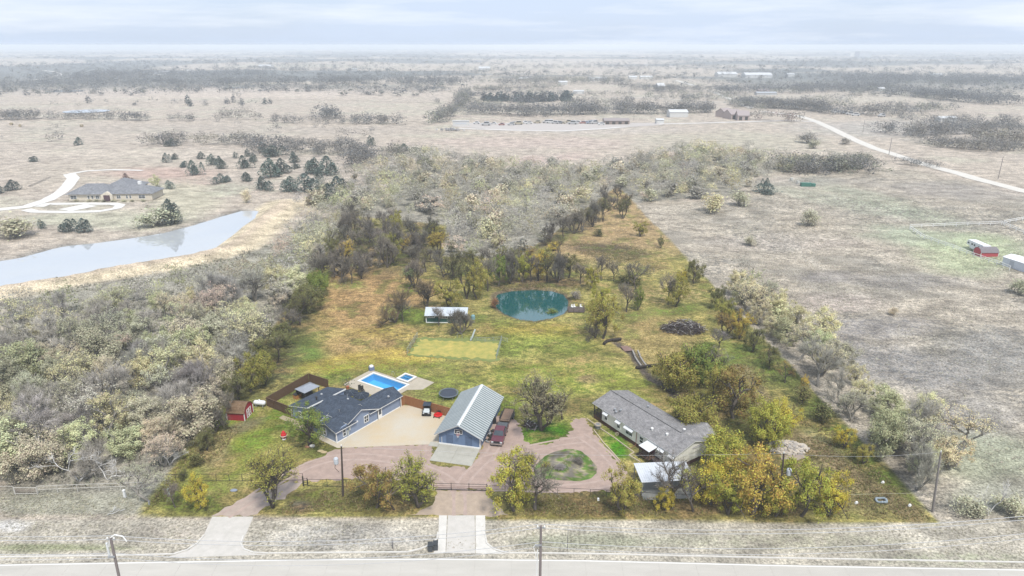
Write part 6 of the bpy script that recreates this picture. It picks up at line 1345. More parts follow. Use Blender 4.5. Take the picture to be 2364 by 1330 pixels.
def twigs(seed, segs, tips, per, ln, wd, name='crown', mat=None, minlev=2):
    """slivers of fine twig"""
    rg = np.random.default_rng(seed); A = []; D = []
    for p, d in tips: A.append(p); D.append(d)
    for a, b, r0, r1, l in segs:
        if l >= minlev: A.append((a + b) / 2); D.append(_n(b - a))
    A = np.repeat(np.array(A), per, 0); D = np.repeat(np.array(D), per, 0); n = len(A)
    D = D + rg.normal(0, .55, (n, 3)) + np.array([0, 0, .25]); D /= np.linalg.norm(D, axis=1)[:, None]
    A = A + rg.normal(0, .012, (n, 3)); L = ln * rg.uniform(.5, 1.4, (n, 1)); S = np.cross(D, rg.normal(0, 1, (n, 3))); S /= np.linalg.norm(S, axis=1)[:, None]
    V = np.stack([A - S * wd, A + S * wd, A + D * L + S * wd * .4, A + D * L - S * wd * .4], 1).reshape(-1, 3)
    return npmesh(name, V, quads=np.arange(4 * n).reshape(n, 4), mats=[mat or BARK])
def lobed(seed, segs, tips, ncl, per, size, cloud, zc=.56, rz=.42, rxy=.43, name='crown', mat=None):
    """uneven rounded crown: clumps of small leaves through an irregular ellipsoid, thinner where the sky shows through"""
    rg = np.random.default_rng(seed); D = rg.normal(0, 1, (ncl, 3)); D /= np.linalg.norm(D, axis=1)[:, None]
    a = np.arctan2(D[:, 1], D[:, 0]); lob = 1 + .20 * np.sin(a * 2 + seed) + .13 * np.sin(a * 5 + seed * 2 + D[:, 2] * 3)
    K = D * (rg.random((ncl, 1)) ** .38) * lob[:, None] * np.array([rxy, rxy, rz]) + np.array([0, 0, zc]); K[:, 2] = np.maximum(K[:, 2], .08)
    C = np.repeat(K, per, 0) + rg.normal(0, 1, (ncl * per, 3)) * (cloud * rg.uniform(.6, 1.4, (ncl, 1))).repeat(per, 0); C[:, 2] = np.maximum(C[:, 2], .04)
    O = C - np.repeat(K, per, 0); O /= np.linalg.norm(O, axis=1)[:, None] + 1e-6; O2 = C - np.array([0, 0, zc - .1]); O2 /= np.linalg.norm(O2, axis=1)[:, None] + 1e-6
    return quads_at(rg, C, size, name, mat or LEAF, out=O * .75 + O2 * .45), K
def mkl(seed, ncl, per, size, cloud, stems=1, zc=.56, rz=.42):
    s, t = norm_tree(*skeleton(seed, (4, 4, 3), L0=.18, spread=.7, stems=stems)); cr, K = lobed(seed + 3, s, t, ncl, per, size, cloud, zc, rz)
    s = s + [(np.array([0, 0, .25]), k * np.array([.6, .6, .85]), .009, .004, 2) for k in K[:14]]
    return tubes(s, 2), cr
PROTO = {}
def protos(key, lst): PROTO[key] = lst
def mk(seed, nch, per, size, cloud, keep=1.0, maxlev=3, **kw):
    s, t = norm_tree(*skeleton(seed, nch, **kw)); return tubes(s, maxlev), leaves(seed + 5, t, per, size, cloud, keep=keep)
protos('dense', [mkl(11 + i, 80, 165, .0138, .044, 1 + i % 2, .50, .45) for i in range(5)])
protos('leafy', [mkl(31 + i, 54, 150, .0130, .039, 1 + i % 2, .55, .42) for i in range(5)])
protos('sparse', [mk(51 + i, (4, 4, 4, 3), 14, .0122, .027, keep=.72, L0=.15, spread=.66, stems=1 + (i % 3), maxlev=4) for i in range(4)])
def mkb(seed, nch, per, **kw):
    s, t = norm_tree(*skeleton(seed, nch, **kw)); return tubes(s, 4, .0016), twigs(seed, s, t, per, .07, .0019)
protos('bare', [mkb(71 + i, (5, 4, 4, 3), 3, L0=.17, spread=.66, stems=1 + i % 3) for i in range(4)])
def mkdead(seed):
    s, t = norm_tree(*skeleton(seed, (3, 3, 3), L0=.34, spread=.7, stems=2, wob=.3, r0=.017)); return tubes(s, 3, .0035), twigs(seed, s, t, 2, .06, .003)
protos('dead', [mkdead(91), mkdead(95)])
def mkcedar(seed):
    rg = np.random.default_rng(seed); Cs = []
    for q in range(int(rg.integers(3, 7))):
        n = 700 if q == 0 else 380; hh = 1.0 if q == 0 else rg.uniform(.45, .85); rr = .34 if q == 0 else rg.uniform(.18, .27); o = np.array([0, 0]) if q == 0 else rg.normal(0, .17, 2)
        z = rg.random(n) ** .8; a = rg.uniform(0, 6.283, n); lob = 1 + .25 * np.sin(a * 3 + z * 6 + seed + q) + .2 * np.sin(a * 7 - z * 11)
        r = rr * (1 - z ** 1.35) ** .75 * np.minimum(1, .55 + z * 2.5) * lob * (.5 + .5 * rg.random(n) ** .4) + .01
        Cs.append(np.stack([o[0] + r * np.cos(a), o[1] + r * np.sin(a), z * hh * .95 + .02 + .04 * rg.random(n)], 1))
    cr = quads_at(rg, np.concatenate(Cs), .028, 'crown', NEEDLE, .2)
    mb = MB(); mb.tube((0, 0, 0), (0, 0, .75), .03, .008, 6); return mb.mesh('trunk', BARK), cr
protos('cedar', [mkcedar(101 + i) for i in range(7)])
def mkbush(seed):
    rg = np.random.default_rng(seed); K = rg.normal(0, 1, (11, 3)); K /= np.linalg.norm(K, axis=1)[:, None]; K = K * np.array([.30, .30, .33]) * rg.uniform(.5, 1, (11, 1)); K[:, 2] = np.abs(K[:, 2]) * 1.35 + .18
    C = np.repeat(K, 130, 0) + rg.normal(0, .09, (11 * 130, 3)); C[:, 2] = np.maximum(C[:, 2], .03); cr = quads_at(rg, C, .028, 'crown', LEAF)
    mb = MB()
    for k in K: mb.tube((0, 0, 0), tuple(k), .014, .004, 4)
    return mb.mesh('trunk', BARK), cr
protos('bush', [mkbush(121 + i) for i in range(4)])
TR = random.Random(77); COUNT = {}
BARKC = {'dark': (.115, .098, .084), 'grey': (.30, .28, .25), 'pale': (.38, .36, .33), 'white': (.62, .60, .57)}
PAL = {'olive': (.31, .28, .07), 'dolive': (.185, .18, .07), 'yellow': (.47, .375, .06), 'ygreen': (.35, .335, .06), 'green': (.20, .25, .055), 'orange': (.49, .36, .08), 'rust': (.30, .215, .07),
       'brown': (.22, .165, .095), 'twig': (.27, .24, .195), 'dtwig': (.185, .17, .14), 'ptwig': (.30, .28, .26), 'pgreen': (.22, .26, .12),
       'o_grey': (.43, .405, .345), 'o_mauve': (.39, .365, .335), 'o_yel': (.62, .57, .33), 'o_ygr': (.53, .53, .31), 'o_tan': (.58, .51, .37), 'o_olive': (.46, .445, .31), 'o_gold': (.60, .53, .33), 'o_rust': (.60, .48, .38), 'cedar': (.062, .088, .068), 'cedar_o': (.115, .15, .13)}  # o_ colours lightened: the pale veil outside the lot is put into them
def plant_tree(p, h, w, kind, col, label, group=None, name=None, bark='dark', cat='tree', rz=None, vi=None, flat=True):
    tr, cr = PROTO[kind][TR.randrange(len(PROTO[kind])) if vi is None else vi % len(PROTO[kind])]
    nm = name or {'dense': 'broadleaf_tree', 'leafy': 'broadleaf_tree', 'sparse': 'broadleaf_tree', 'bare': 'bare_tree', 'dead': 'dead_tree', 'cedar': 'cedar_tree', 'bush': 'bush'}[kind]
    o = empty(nm, (p[0], p[1], p[2] - .05), TR.uniform(0, 6.283) if rz is None else rz, label, cat, group); o.scale = (w, w * TR.uniform(.9, 1.1), h)
    c = PAL[col] if isinstance(col, str) else col; j = TR.uniform(.85, 1.15); j *= TR.uniform(.85, 1.15) if group else 1; c = tuple(min(1, v * j * TR.uniform(.97, 1.03)) for v in c)
    link('trunk', tr, o, col=BARKC[bark]); link('crown', cr, o, col=c if kind not in ('dead',) else BARKC[bark])
    COUNT[nm] = COUNT.get(nm, 0) + 1; return o
def T(px, py, hp, wp, kind, col, label, group=None, bark='dark', **k):
    p = at(px, py); m = proj(*p)[2] / FPX; g = 1.0; return plant_tree(p, hp * m * 1.1 * g, wp * m * g, kind, col, label, group, bark=bark, **k)
# singled-out trees inside the lot
for a in [
    (630, 1172, 138, 138, 'sparse', 'olive', 'spreading olive-brown tree with forked trunk at the left drive'), (460, 1176, 84, 70, 'leafy', 'yellow', 'small bright yellow tree at the left front corner'),
    (405, 1172, 62, 50, 'bare', 'twig', 'small bare tree beside the pale green pedestal'), (870, 1172, 112, 120, 'leafy', 'rust', 'rust-tinted olive tree below the concrete yard'), (910, 1176, 98, 90, 'sparse', 'ygreen', 'thin yellowish tree behind the rust-tinted one at the fence'),
    (965, 1172, 114, 118, 'sparse', 'ygreen', 'leaning yellow-green tree left of the drive gate'), (1186, 1180, 150, 130, 'leafy', 'ygreen', 'ragged yellow tree right of the drive gate'), (1235, 1176, 118, 130, 'bare', 'twig', 'bare thorny tree right of the ragged yellow tree'), (1212, 1110, 70, 70, 'bare', 'twig', 'thin bare sapling beside the weedy island'),
    (1440, 1188, 122, 100, 'leafy', 'olive', 'upright olive tree before the mobile home'), (1552, 1174, 122, 112, 'bare', 'twig', 'tall bare tree in front of the carport'), (1600, 1180, 112, 100, 'sparse', 'ygreen', 'thin yellow-green tree right of the carport'), (1535, 1178, 60, 60, 'leafy', 'yellow', 'low yellow sapling below the carport'),
    (1665, 1105, 120, 140, 'dense', 'ygreen', 'large yellow-green tree at the mobile home end'), (1640, 1165, 110, 100, 'leafy', 'yellow', 'yellow tree right of the carport roof'), (1735, 1190, 160, 150, 'leafy', 'orange', 'big orange-yellow tree left of the transformer pole'), (1680, 1188, 110, 110, 'leafy', 'ygreen', 'yellow-green tree left of the big orange one'),
    (1850, 1192, 150, 130, 'leafy', 'ygreen', 'big yellow-green tree right of the transformer pole'), (1912, 1190, 112, 100, 'leafy', 'yellow', 'yellow tree at the right end of the front grove'), (1790, 1192, 90, 90, 'leafy', 'ygreen', 'low yellowish tree at the foot of the transformer pole'),
    (1770, 1030, 108, 96, 'dense', 'ygreen', 'bright yellow-green round tree above the rock pile'), (1800, 1000, 80, 90, 'leafy', 'yellow', 'golden tree behind the bright round tree'), (1692, 966, 130, 135, 'leafy', 'rust', 'rust and olive tree behind the mobile home'), (1655, 940, 100, 90, 'leafy', 'olive', 'olive tree between the rust tree and the ditch'),
    (1595, 996, 100, 128, 'dense', 'olive', 'dense round olive tree right behind the mobile home'), (1556, 905, 110, 110, 'dense', 'olive', 'dense dark olive tree at the ditch end'), (1612, 888, 112, 120, 'dense', 'green', 'tall green-yellow tree at the ditch end'), (1640, 880, 80, 80, 'bare', 'twig', 'grey bare tree right of the tall green tree'),
    (1250, 994, 118, 122, 'sparse', (.235, .215, .13), 'wide grey-green half-bare tree on the green patch'), (1298, 968, 70, 70, 'sparse', 'dolive', 'dark half-leafed tree right of the wide grey-green tree'), (715, 1030, 98, 108, 'leafy', 'green', 'leafy green tree on the front lawn before the house'),
    (1013, 752, 42, 38, 'bare', 'twig', 'thin bare tree in front of the stable windows'), (1064, 772, 58, 60, 'bare', 'dtwig', 'leaning bare tree in front of the stable door'), (912, 745, 72, 76, 'bare', 'brown', 'twisted brown tree left of the stable'), (930, 742, 50, 50, 'bare', 'dtwig', 'low dark tree leaning right of the twisted brown one'),
    (985, 712, 64, 66, 'sparse', 'brown', 'dark brown-leafed tree behind the left stable end'), (1035, 712, 66, 78, 'leafy', 'olive', 'leafy olive tree behind the stable roof'), (943, 668, 48, 56, 'sparse', 'pgreen', 'pale green feathery tree in the upper meadow'), (957, 666, 66, 52, 'bare', 'twig', 'taller bare tree beside the pale green one'),
    (1366, 668, 54, 50, 'leafy', 'ygreen', 'yellow-green tree right of the pond'), (1388, 648, 56, 44, 'bare', 'twig', 'slender bare tree above the dock'), (1416, 650, 44, 36, 'bare', 'twig', 'smaller bare tree right of the slender one above the dock'), (1468, 668, 62, 70, 'sparse', 'dtwig', 'dark half-bare tree on the upper slope'), (1450, 655, 44, 70, 'bush', 'dolive', 'dark low thicket at the foot of the upper dark tree'),
    (1386, 722, 66, 54, 'leafy', 'ygreen', 'yellow tree just right of the dock'), (1392, 782, 108, 84, 'leafy', 'olive', 'big yellow-topped tree below the dock'), (1374, 780, 60, 50, 'bare', 'dtwig', 'dark bare tree left of the big yellow-topped tree'), (1446, 720, 62, 60, 'bare', 'twig', 'grey bare tree on the mid slope'), (1472, 716, 58, 38, 'leafy', 'green', 'small green tree beside the mid slope bare tree'),
    (1560, 708, 66, 70, 'leafy', 'olive', 'leafy olive tree on the right slope'), (1542, 704, 66, 46, 'bare', 'twig', 'bare tree left of the leafy slope tree'), (1478, 546, 36, 40, 'leafy', 'olive', 'lone small olive tree on the upper tan slope'), (1525, 572, 26, 22, 'leafy', 'dolive', 'tiny shrub-like tree near the upper right edge'),
    (1288, 598, 50, 48, 'sparse', 'dolive', 'dark half-bare tree left on the tan slope'), (1243, 648, 66, 54, 'leafy', 'orange', 'bright orange-topped tree behind the pond'), (1278, 578, 26, 44, 'bush', 'orange', 'low orange bush at the upper wood edge'), (1574, 655, 34, 36, 'leafy', 'yellow', 'small bright yellow tree at the right edge'), (1602, 655, 58, 60, 'leafy', 'dolive', 'dark olive tree beside the small bright yellow one'),
    (1655, 712, 56, 54, 'leafy', 'dolive', 'dark olive tree at the right edge, level with the dock'), (1670, 748, 62, 58, 'leafy', 'olive', 'olive tree at the right edge above the brush pile'), (1706, 782, 68, 66, 'leafy', 'orange', 'orange-rust tree at the right edge beside the brush pile'), (1675, 775, 50, 60, 'sparse', 'rust', 'reddish sparse tree right of the brush pile'), (1660, 805, 42, 46, 'bare', 'ptwig', 'pale twiggy bush below the brush pile'),
    (1738, 812, 64, 62, 'leafy', 'dolive', 'dark tree below the orange-rust edge tree'), (1776, 850, 56, 56, 'leafy', 'dolive', 'dark tree on the right edge above the gully'), (1812, 884, 48, 48, 'sparse', 'rust', 'small rust tree on the right edge'), (1850, 930, 60, 60, 'bush', 'dolive', 'dark shrub on the right edge, upper one'), (1895, 972, 66, 66, 'bush', 'dolive', 'dark shrub on the right edge, lower one'), (1947, 1034, 56, 56, 'leafy', 'yellow', 'small yellow tree on the lower right edge'), (1992, 1070, 52, 48, 'leafy', 'olive', 'small olive tree nearest the right corner'), (1855, 905, 40, 26, 'leafy', 'orange', 'small orange sapling on the right edge'),
    (1272, 728, 24, 40, 'bush', 'green', 'green bush on the pond tongue'), (1143, 712, 34, 30, 'bush', (.30, .15, .08), 'rust reed clump at the left pond shore'), (1328, 690, 26, 40, 'bush', 'twig', 'grey twiggy shrub behind the dock'), (1400, 750, 26, 30, 'bush', 'dolive', 'dark shrub at the foot of the yellow tree by the dock')]:
    T(*a)
def row(lst, where, group):
    nm = ['first', 'second', 'third', 'fourth', 'fifth', 'sixth', 'seventh', 'eighth', 'ninth', 'tenth', 'eleventh', 'twelfth', 'thirteenth', 'fourteenth', 'fifteenth', 'sixteenth', 'seventeenth', 'eighteenth', 'nineteenth', 'twentieth']
    look = {'bare': 'bare', 'sparse': 'half-bare', 'leafy': 'leafy', 'dense': 'dense', 'bush': 'bushy', 'dead': 'dead'}; cn_ = {'dolive': 'dark olive', 'olive': 'olive', 'green': 'green', 'yellow': 'yellow', 'ygreen': 'yellow-green', 'orange': 'orange', 'rust': 'rust', 'twig': 'grey', 'dtwig': 'dark grey', 'brown': 'brown', 'ptwig': 'pale grey', 'pgreen': 'pale green'}
    for i, (px, py, h, w, kd, c) in enumerate(lst): T(px, py, h, w, kd, c, '%s %s tree, %s %s' % (look[kd], cn_[c], nm[i], where), group)
row([(1024, 640, 58, 56, 'bare', 'dtwig'), (1052, 645, 62, 58, 'sparse', 'dolive'), (1090, 635, 60, 60, 'leafy', 'dolive'), (1122, 630, 58, 56, 'bare', 'twig'), (1152, 628, 56, 58, 'sparse', 'olive'), (1184, 632, 58, 56, 'leafy', 'dolive'), (1216, 625, 54, 54, 'sparse', 'rust'), (1258, 622, 50, 54, 'sparse', 'olive')], 'from the left in the strip along the notch', 'trees along the notch of the lot')
row([(1078, 690, 84, 70, 'sparse', 'dolive'), (1102, 692, 86, 70, 'leafy', 'olive'), (1126, 672, 76, 60, 'bare', 'twig'), (1150, 662, 74, 56, 'leafy', 'green'), (1178, 656, 72, 56, 'bare', 'dtwig'), (1206, 652, 70, 56, 'leafy', 'ygreen'), (1226, 650, 60, 44, 'bare', 'twig'), (1262, 650, 64, 56, 'sparse', 'dolive'), (1288, 652, 62, 56, 'bare', 'dtwig'), (1312, 642, 58, 56, 'leafy', 'dolive'), (1340, 655, 44, 44, 'bare', 'twig')], 'from the left in the row behind the pond', 'trees behind the small pond')
row([(425, 1105, 34, 34, 'bush', 'dolive'), (452, 1075, 44, 46, 'bush', 'dolive'), (478, 1040, 58, 58, 'leafy', 'dolive'), (498, 1000, 74, 66, 'bare', 'dtwig'), (530, 965, 58, 54, 'bare', 'twig'), (550, 925, 66, 70, 'leafy', 'dolive'), (580, 905, 92, 86, 'leafy', 'olive'), (612, 890, 76, 70, 'leafy', 'olive'), (608, 850, 70, 66, 'dense', 'dolive'), (640, 838, 70, 66, 'sparse', 'dolive'), (648, 800, 64, 66, 'dense', 'dolive'), (672, 775, 62, 64, 'bare', 'dtwig'), (692, 750, 70, 70, 'sparse', 'dolive'), (716, 722, 76, 80, 'dense', 'dolive'), (738, 680, 62, 66, 'dense', 'green'), (745, 650, 58, 60, 'bare', 'dtwig'), (772, 640, 60, 56, 'bare', 'twig'), (812, 655, 66, 44, 'bare', 'dtwig')], "from the road along the lot's left edge", "trees along the lot's left edge")
row([(1268, 562, 46, 46, 'bare', 'dtwig'), (1300, 552, 52, 50, 'bare', 'dtwig'), (1325, 540, 50, 50, 'bare', 'twig'), (1345, 535, 52, 48, 'sparse', 'dolive'), (1368, 524, 54, 50, 'bare', 'dtwig'), (1392, 512, 52, 48, 'sparse', 'dolive'), (1402, 480, 46, 42, 'bare', 'dtwig'), (1425, 470, 44, 38, 'bare', 'dtwig'), (1438, 505, 46, 40, 'sparse', 'dolive'), (1446, 490, 40, 36, 'bare', 'brown'), (1380, 545, 26, 34, 'bush', 'dolive')], 'from the left in the strip below the upper lot tip', 'trees at the upper lot tip')
# wood filling the upper left part of the lot
SPOTS = []
def scatter(poly, gap, seed, tries=9000):
    rg = random.Random(seed); xs = [p[0] for p in poly]; ys = [p[1] for p in poly]; out = []; cell = {}
    for _ in range(tries):
        x, y = rg.uniform(min(xs), max(xs)), rg.uniform(min(ys), max(ys))
        if not bool(inpoly(np.array([x]), np.array([y]), poly)[0]): continue
        k = (int(x // gap), int(y // gap)); ok = True
        for a in (-1, 0, 1):
            for b in (-1, 0, 1):
                for q in cell.get((k[0] + a, k[1] + b), ()):
                    if (q[0] - x) ** 2 + (q[1] - y) ** 2 < gap * gap: ok = False
        if ok: cell.setdefault(k, []).append((x, y)); out.append((x, y))
    return out
rgw = random.Random(13); CN = {'twig': 'grey', 'dtwig': 'dark grey', 'orange': 'orange', 'yellow': 'yellow', 'olive': 'olive', 'dolive': 'dark olive', 'rust': 'rust', 'o_grey': 'ash grey', 'o_mauve': 'mauve-grey', 'o_yel': 'pale yellow', 'o_ygr': 'pale green', 'o_tan': 'straw coloured', 'o_olive': 'grey-olive', 'o_gold': 'golden', 'o_rust': 'pinkish tan'}
for x, y in scatter(P0((808, 524), (870, 538), (940, 534), (1014, 548), (1012, 610), (985, 640), (930, 615), (900, 628), (850, 612), (835, 648), (770, 652), (735, 640)), 4.8, 3):
    kd, c = rgw.choice((('bare', 'twig'), ('bare', 'dtwig'), ('bare', 'twig'), ('sparse', 'orange'), ('bare', 'twig'), ('sparse', 'dolive'), ('leafy', 'dolive'), ('bare', 'dtwig'), ('bare', 'twig'), ('leafy', 'olive')))
    plant_tree((x, y, hz(x, y)), rgw.uniform(4.5, 10.5), rgw.uniform(4.5, 8), kd, c, "%s %s tree in the lot's upper left wood" % ('leafless' if kd == 'bare' else 'leafy', CN[c]), 'wood in the upper left of the lot')
# woods outside the lot
OUTP = [('bare', 'o_grey')] * 4 + [('bare', 'o_mauve')] * 1 + [('dense', 'o_olive'), ('leafy', 'o_olive')] + [('sparse', 'o_grey'), ('leafy', 'o_tan'), ('leafy', 'o_yel'), ('dense', 'o_olive')] + [('sparse', 'o_olive'), ('sparse', 'o_ygr')] + [('leafy', 'o_yel'), ('leafy', 'o_ygr'), ('sparse', 'o_tan'), ('sparse', 'o_olive'), ('leafy', 'o_olive'), ('sparse', 'o_yel'), ('dense', 'o_tan'), ('leafy', 'o_gold'), ('sparse', 'o_rust'), ('dense', 'o_ygr')]
left = scatter(P0((-60, 745), (120, 716), (260, 700), (420, 678), (560, 648), (630, 612), (680, 575), (700, 530), (735, 490), (800, 480), (803, 505), (690, 670), (555, 870), (440, 1032), (385, 1108), (330, 1114), (200, 1100), (-80, 1095)), 4.9, 5, 14000)
mid = scatter(P0((690, 490), (740, 455), (790, 430), (880, 388), (1000, 368), (1150, 388), (1250, 398), (1380, 402), (1500, 372), (1640, 348), (1720, 355), (1790, 372), (1900, 385), (2010, 384), (2010, 390), (1900, 398), (1800, 400), (1720, 445), (1600, 462), (1480, 470), (1428, 425), (1200, 606), (1034, 602), (1038, 512), (812, 488)), 4.9, 6, 22000)
right = scatter(P0((1705, 660), (1770, 690), (1830, 760), (1900, 790), (1960, 860), (2060, 950), (2150, 970), (2230, 1080), (2200, 1130), (2130, 1140), (1990, 1010), (1830, 830), (1700, 700)), 4.6, 7, 6000)
wl_ = []
for nm, S in (('left', left), ('mid', mid), ('right', right)):
    for x, y in S:
        v = fbm(np.array([x / 30]), np.array([y / 30]), 71, 2)[0]; kd, c = rgw.choice(OUTP)
        if nm == 'mid' and rgw.random() < .22: kd, c = 'bush', rgw.choice(('o_grey', 'o_tan', 'o_olive'))
        if nm == 'mid' and kd in ('dense', 'leafy') and rgw.random() < .45: kd, c = 'bare', 'o_grey'
        if nm == 'right': kd, c = rgw.choice((('leafy', 'o_yel'), ('leafy', 'o_ygr'), ('dense', 'o_olive'), ('sparse', 'o_gold'), ('dense', 'o_ygr'), ('sparse', 'o_olive'), ('bare', 'o_grey'), ('leafy', 'o_gold')))
        h = rgw.uniform(5, 9.5) if nm != 'mid' else rgw.uniform(5, 10); wl_.append((math.hypot(x, y, ), x, y, h, h * rgw.uniform(.8, 1.35), kd, c, nm))
wl_.sort(); KEEP = [w for w in wl_ if w[7] == 'right'] + [w for w in wl_ if w[7] == 'left']; KEEP = sorted(KEEP)[:max(0, 292 - sum(COUNT.get(k, 0) for k in ('broadleaf_tree', 'bare_tree')))]
ks = set((w[1], w[2]) for w in KEEP); REST = [w for w in wl_ if (w[1], w[2]) not in ks]
lk = {'bare': 'leafless', 'sparse': 'thinly leafed', 'leafy': 'leafy', 'dense': 'dense-crowned'}
for d_, x, y, h, w, kd, c, nm in KEEP:
    zone = ('by the farm gate' if y < 100 else ('beside the red shed' if y < 120 else ('beside the side yard' if y < 145 else 'beside the stable'))) if nm == 'left' else ('by the corner pole' if y < 110 else ('beside the rock pile' if y < 140 else 'beside the brush pile'))
    plant_tree((x, y, hz(x, y)), h, w, kd, c, '%s %s tree in %s %s' % (lk[kd], CN[c], 'left wood' if nm == 'left' else 'right hedgerow', zone), 'pale wood left of the lot' if nm == 'left' else 'hedgerow right of the lot', bark='grey')
for px, py, h, w, lb in ((182, 1112, 95, 110, 'white dead tree with drooping limbs above the left fence'), (248, 1108, 80, 80, 'white dead tree right of the drooping one'), (392, 1075, 70, 60, 'white dead trunk beside the lot edge at left'), (2282, 1190, 90, 70, 'white dead tree in the scrub right of the corner pole')):
    T(px, py, h, w, 'dead', 'ptwig', lb, None, bark='white')
T(345, 1158, 90, 110, 'sparse', 'o_olive', 'grey-olive tree at the left lot corner outside', None, bark='grey'); T(2330, 1185, 70, 90, 'bush', 'o_olive', 'grey-olive scrub at the lower right picture edge', None, bark='grey'); T(2230, 1185, 60, 90, 'bush', 'o_olive', 'grey-olive scrub right of the corner pole', None, bark='grey')
for px, py, h, w, c, lb in ((1642, 490, 60, 76, 'o_yel', 'large pale yellow bush at the wood edge above the field'), (1705, 475, 44, 70, 'o_olive', 'grey bush right of the large pale yellow bush'), (1865, 520, 52, 60, 'o_olive', 'lone round bush in the scrub field'), (1730, 568, 34, 40, 'o_olive', 'small round bush in the scrub field'), (1795, 740, 60, 90, 'o_ygr', 'pale green bush outside the right lot edge'), (2062, 728, 26, 34, 'o_tan', 'tiny tan bush in the scrub field'), (2350, 680, 50, 60, 'o_olive', 'olive bush below the white shed'), (1272, 386, 36, 52, 'o_grey', 'round grey bush at the meadow edge'), (1476, 375, 34, 40, 'o_grey', 'round grey bush in the upper meadow'), (1865, 330, 36, 62, 'o_grey', 'round grey thicket in the meadow left of the road'), (1880, 343, 28, 36, 'o_olive', 'smaller thicket below the round grey one'), (1948, 333, 22, 36, 'o_grey', 'small thicket beside the country road'), (365, 520, 60, 120, 'o_olive', 'wide yellow-olive bush on the lake shore'), (40, 545, 62, 120, 'o_olive', 'wide bush at the left picture edge by the lake'), (570, 468, 40, 34, 'o_tan', 'bare fan-shaped tree at the lake tip')):
    T(px, py, h, w, 'bush', c, lb, None, bark='grey')
# cedars
CEDARS = ((183, 335, 19, 24), (398, 338, 19, 27), (384, 376, 22, 23), (405, 368, 15, 18), (80, 373, 13, 28), (465, 367, 15, 21), (446, 405, 32, 37), (428, 386, 14, 24), (508, 389, 27, 29), (490, 380, 24, 26), (543, 366, 15, 16), (562, 389, 28, 37), (585, 374, 20, 26), (572, 362, 17, 16), (630, 362, 24, 46), (606, 352, 22, 27), (625, 410, 44, 50), (650, 400, 34, 40), (678, 375, 22, 32), (681, 389, 13, 27), (605, 439, 28, 42), (569, 418, 20, 33), (510, 421, 20, 38), (756, 402, 42, 62), (728, 400, 34, 42), (705, 443, 40, 62), (672, 440, 30, 42), (737, 420, 30, 32), (780, 455, 44, 52), (770, 470, 30, 40), (855, 336, 21, 27), (933, 349, 16, 30), (978, 356, 12, 14), (30, 439, 22, 33), (3, 446, 18, 22), (195, 537, 34, 44), (160, 536, 32, 40), (95, 528, 20, 26), (395, 518, 56, 56), (293, 428, 26, 28), (390, 436, 18, 24), (1772, 446, 22, 52), (1770, 428, 18, 22))
rq0 = random.Random(3)
CED = sorted((q[0], q[1]) for q in CEDARS if q[0] < 1700 and q[:2] != (293, 428))
for i, (px, py, h, w) in enumerate(CEDARS):
    T(px, py, h * rq0.uniform(.85, 1.05), w * rq0.uniform(1.1, 1.45), 'cedar', 'cedar_o' if (px, py) != (293, 428) else (.20, .13, .11), ('reddish conical tree behind the stone house' if (px, py) == (293, 428) else ('dark cedar in the scrub field, %s one' % ('lower' if py > 440 else 'upper')) if px > 1700 else 'dark cedar on the tan slope, %s from the left picture edge' % ORD[CED.index((px, py))]), 'cedars on the tan slope' if px < 1700 else None)
T(360, 432, 26, 32, 'leafy', 'o_ygr', 'small round pale green tree right of the stone house', None, bark='grey')
for px, py, w, c, lb in ((1290, 1085, 40, 'ptwig', 'grey weed clump in the middle of the weedy island'), (1335, 1072, 34, 'dtwig', 'dark weed clump at the right of the weedy island'), (1258, 1080, 30, 'olive', 'olive weed clump at the left of the weedy island')): T(px, py, 16, w, 'bush', c, lb).location.z += .3
# small shrubs at the stone house
for k, px in enumerate((175, 205, 222, 240, 262, 285, 305, 330)): T(px, 466, 8, 16, 'bush', 'o_olive', 'low shrub, %s along the stone house front' % ['first', 'second', 'third', 'fourth', 'fifth', 'sixth', 'seventh', 'eighth'][k], 'shrubs along the stone house front', bark='grey')
# ------------------------------------------------------------------ masses: far woods, hedges, weeds
SMALL = {}
def lowpoly(kd, i, n):
    rg = np.random.default_rng(900 + i); kd = 'sparse' if kd == 'bare' else kd
    tr, cr = PROTO[kd][i % len(PROTO[kd])]; nq = len(cr.vertices) // 4; co = np.empty(len(cr.vertices) * 3, np.float32); cr.vertices.foreach_get('co', co); co = co.reshape(-1, 4, 3); sel = rg.choice(nq, min(n, nq), False); q = co[sel]; c = q.mean(1, keepdims=True); return c + (q - c) * (1.75 if n > 300 else 3.2)
def mass(name, items, label, cat, nq, grow=1.0):
    V = []; C = []; rg = np.random.default_rng(7)
    for (x, y, z, h, w, kd, col) in items:
        key = (kd, int(rg.integers(3)), nq)
        if key not in SMALL: SMALL[key] = lowpoly(kd, key[1], nq)
        q = SMALL[key]; a = rg.uniform(0, 6.283); ca, sa = math.cos(a), math.sin(a); s = np.empty_like(q)
        s[..., 0] = (q[..., 0] * ca - q[..., 1] * sa) * w + x; s[..., 1] = (q[..., 0] * sa + q[..., 1] * ca) * w + y; s[..., 2] = q[..., 2] * h + z; V.append(s.reshape(-1, 3))
        C.append(np.tile(np.array(col) * rg.uniform(.68, 1.22), (q.shape[0] * 4, 1)))
    V = np.concatenate(V); me = npmesh(name, V, quads=np.arange(len(V)).reshape(-1, 4), mats=[MASSM], col=np.concatenate(C)); return tag(link(name, me), label, cat, kind='stuff')
MASSM = Mobj('mass_leaf', .3, attr='tint', transl=.25)
mass('woodland', [(x, y, hz(x, y), h, w, kd, PAL[c]) for _, x, y, h, w, kd, c, nm in REST], 'pale autumn woodland beyond and beside the lot', 'woodland', 640)
rg = np.random.default_rng(31); items = []
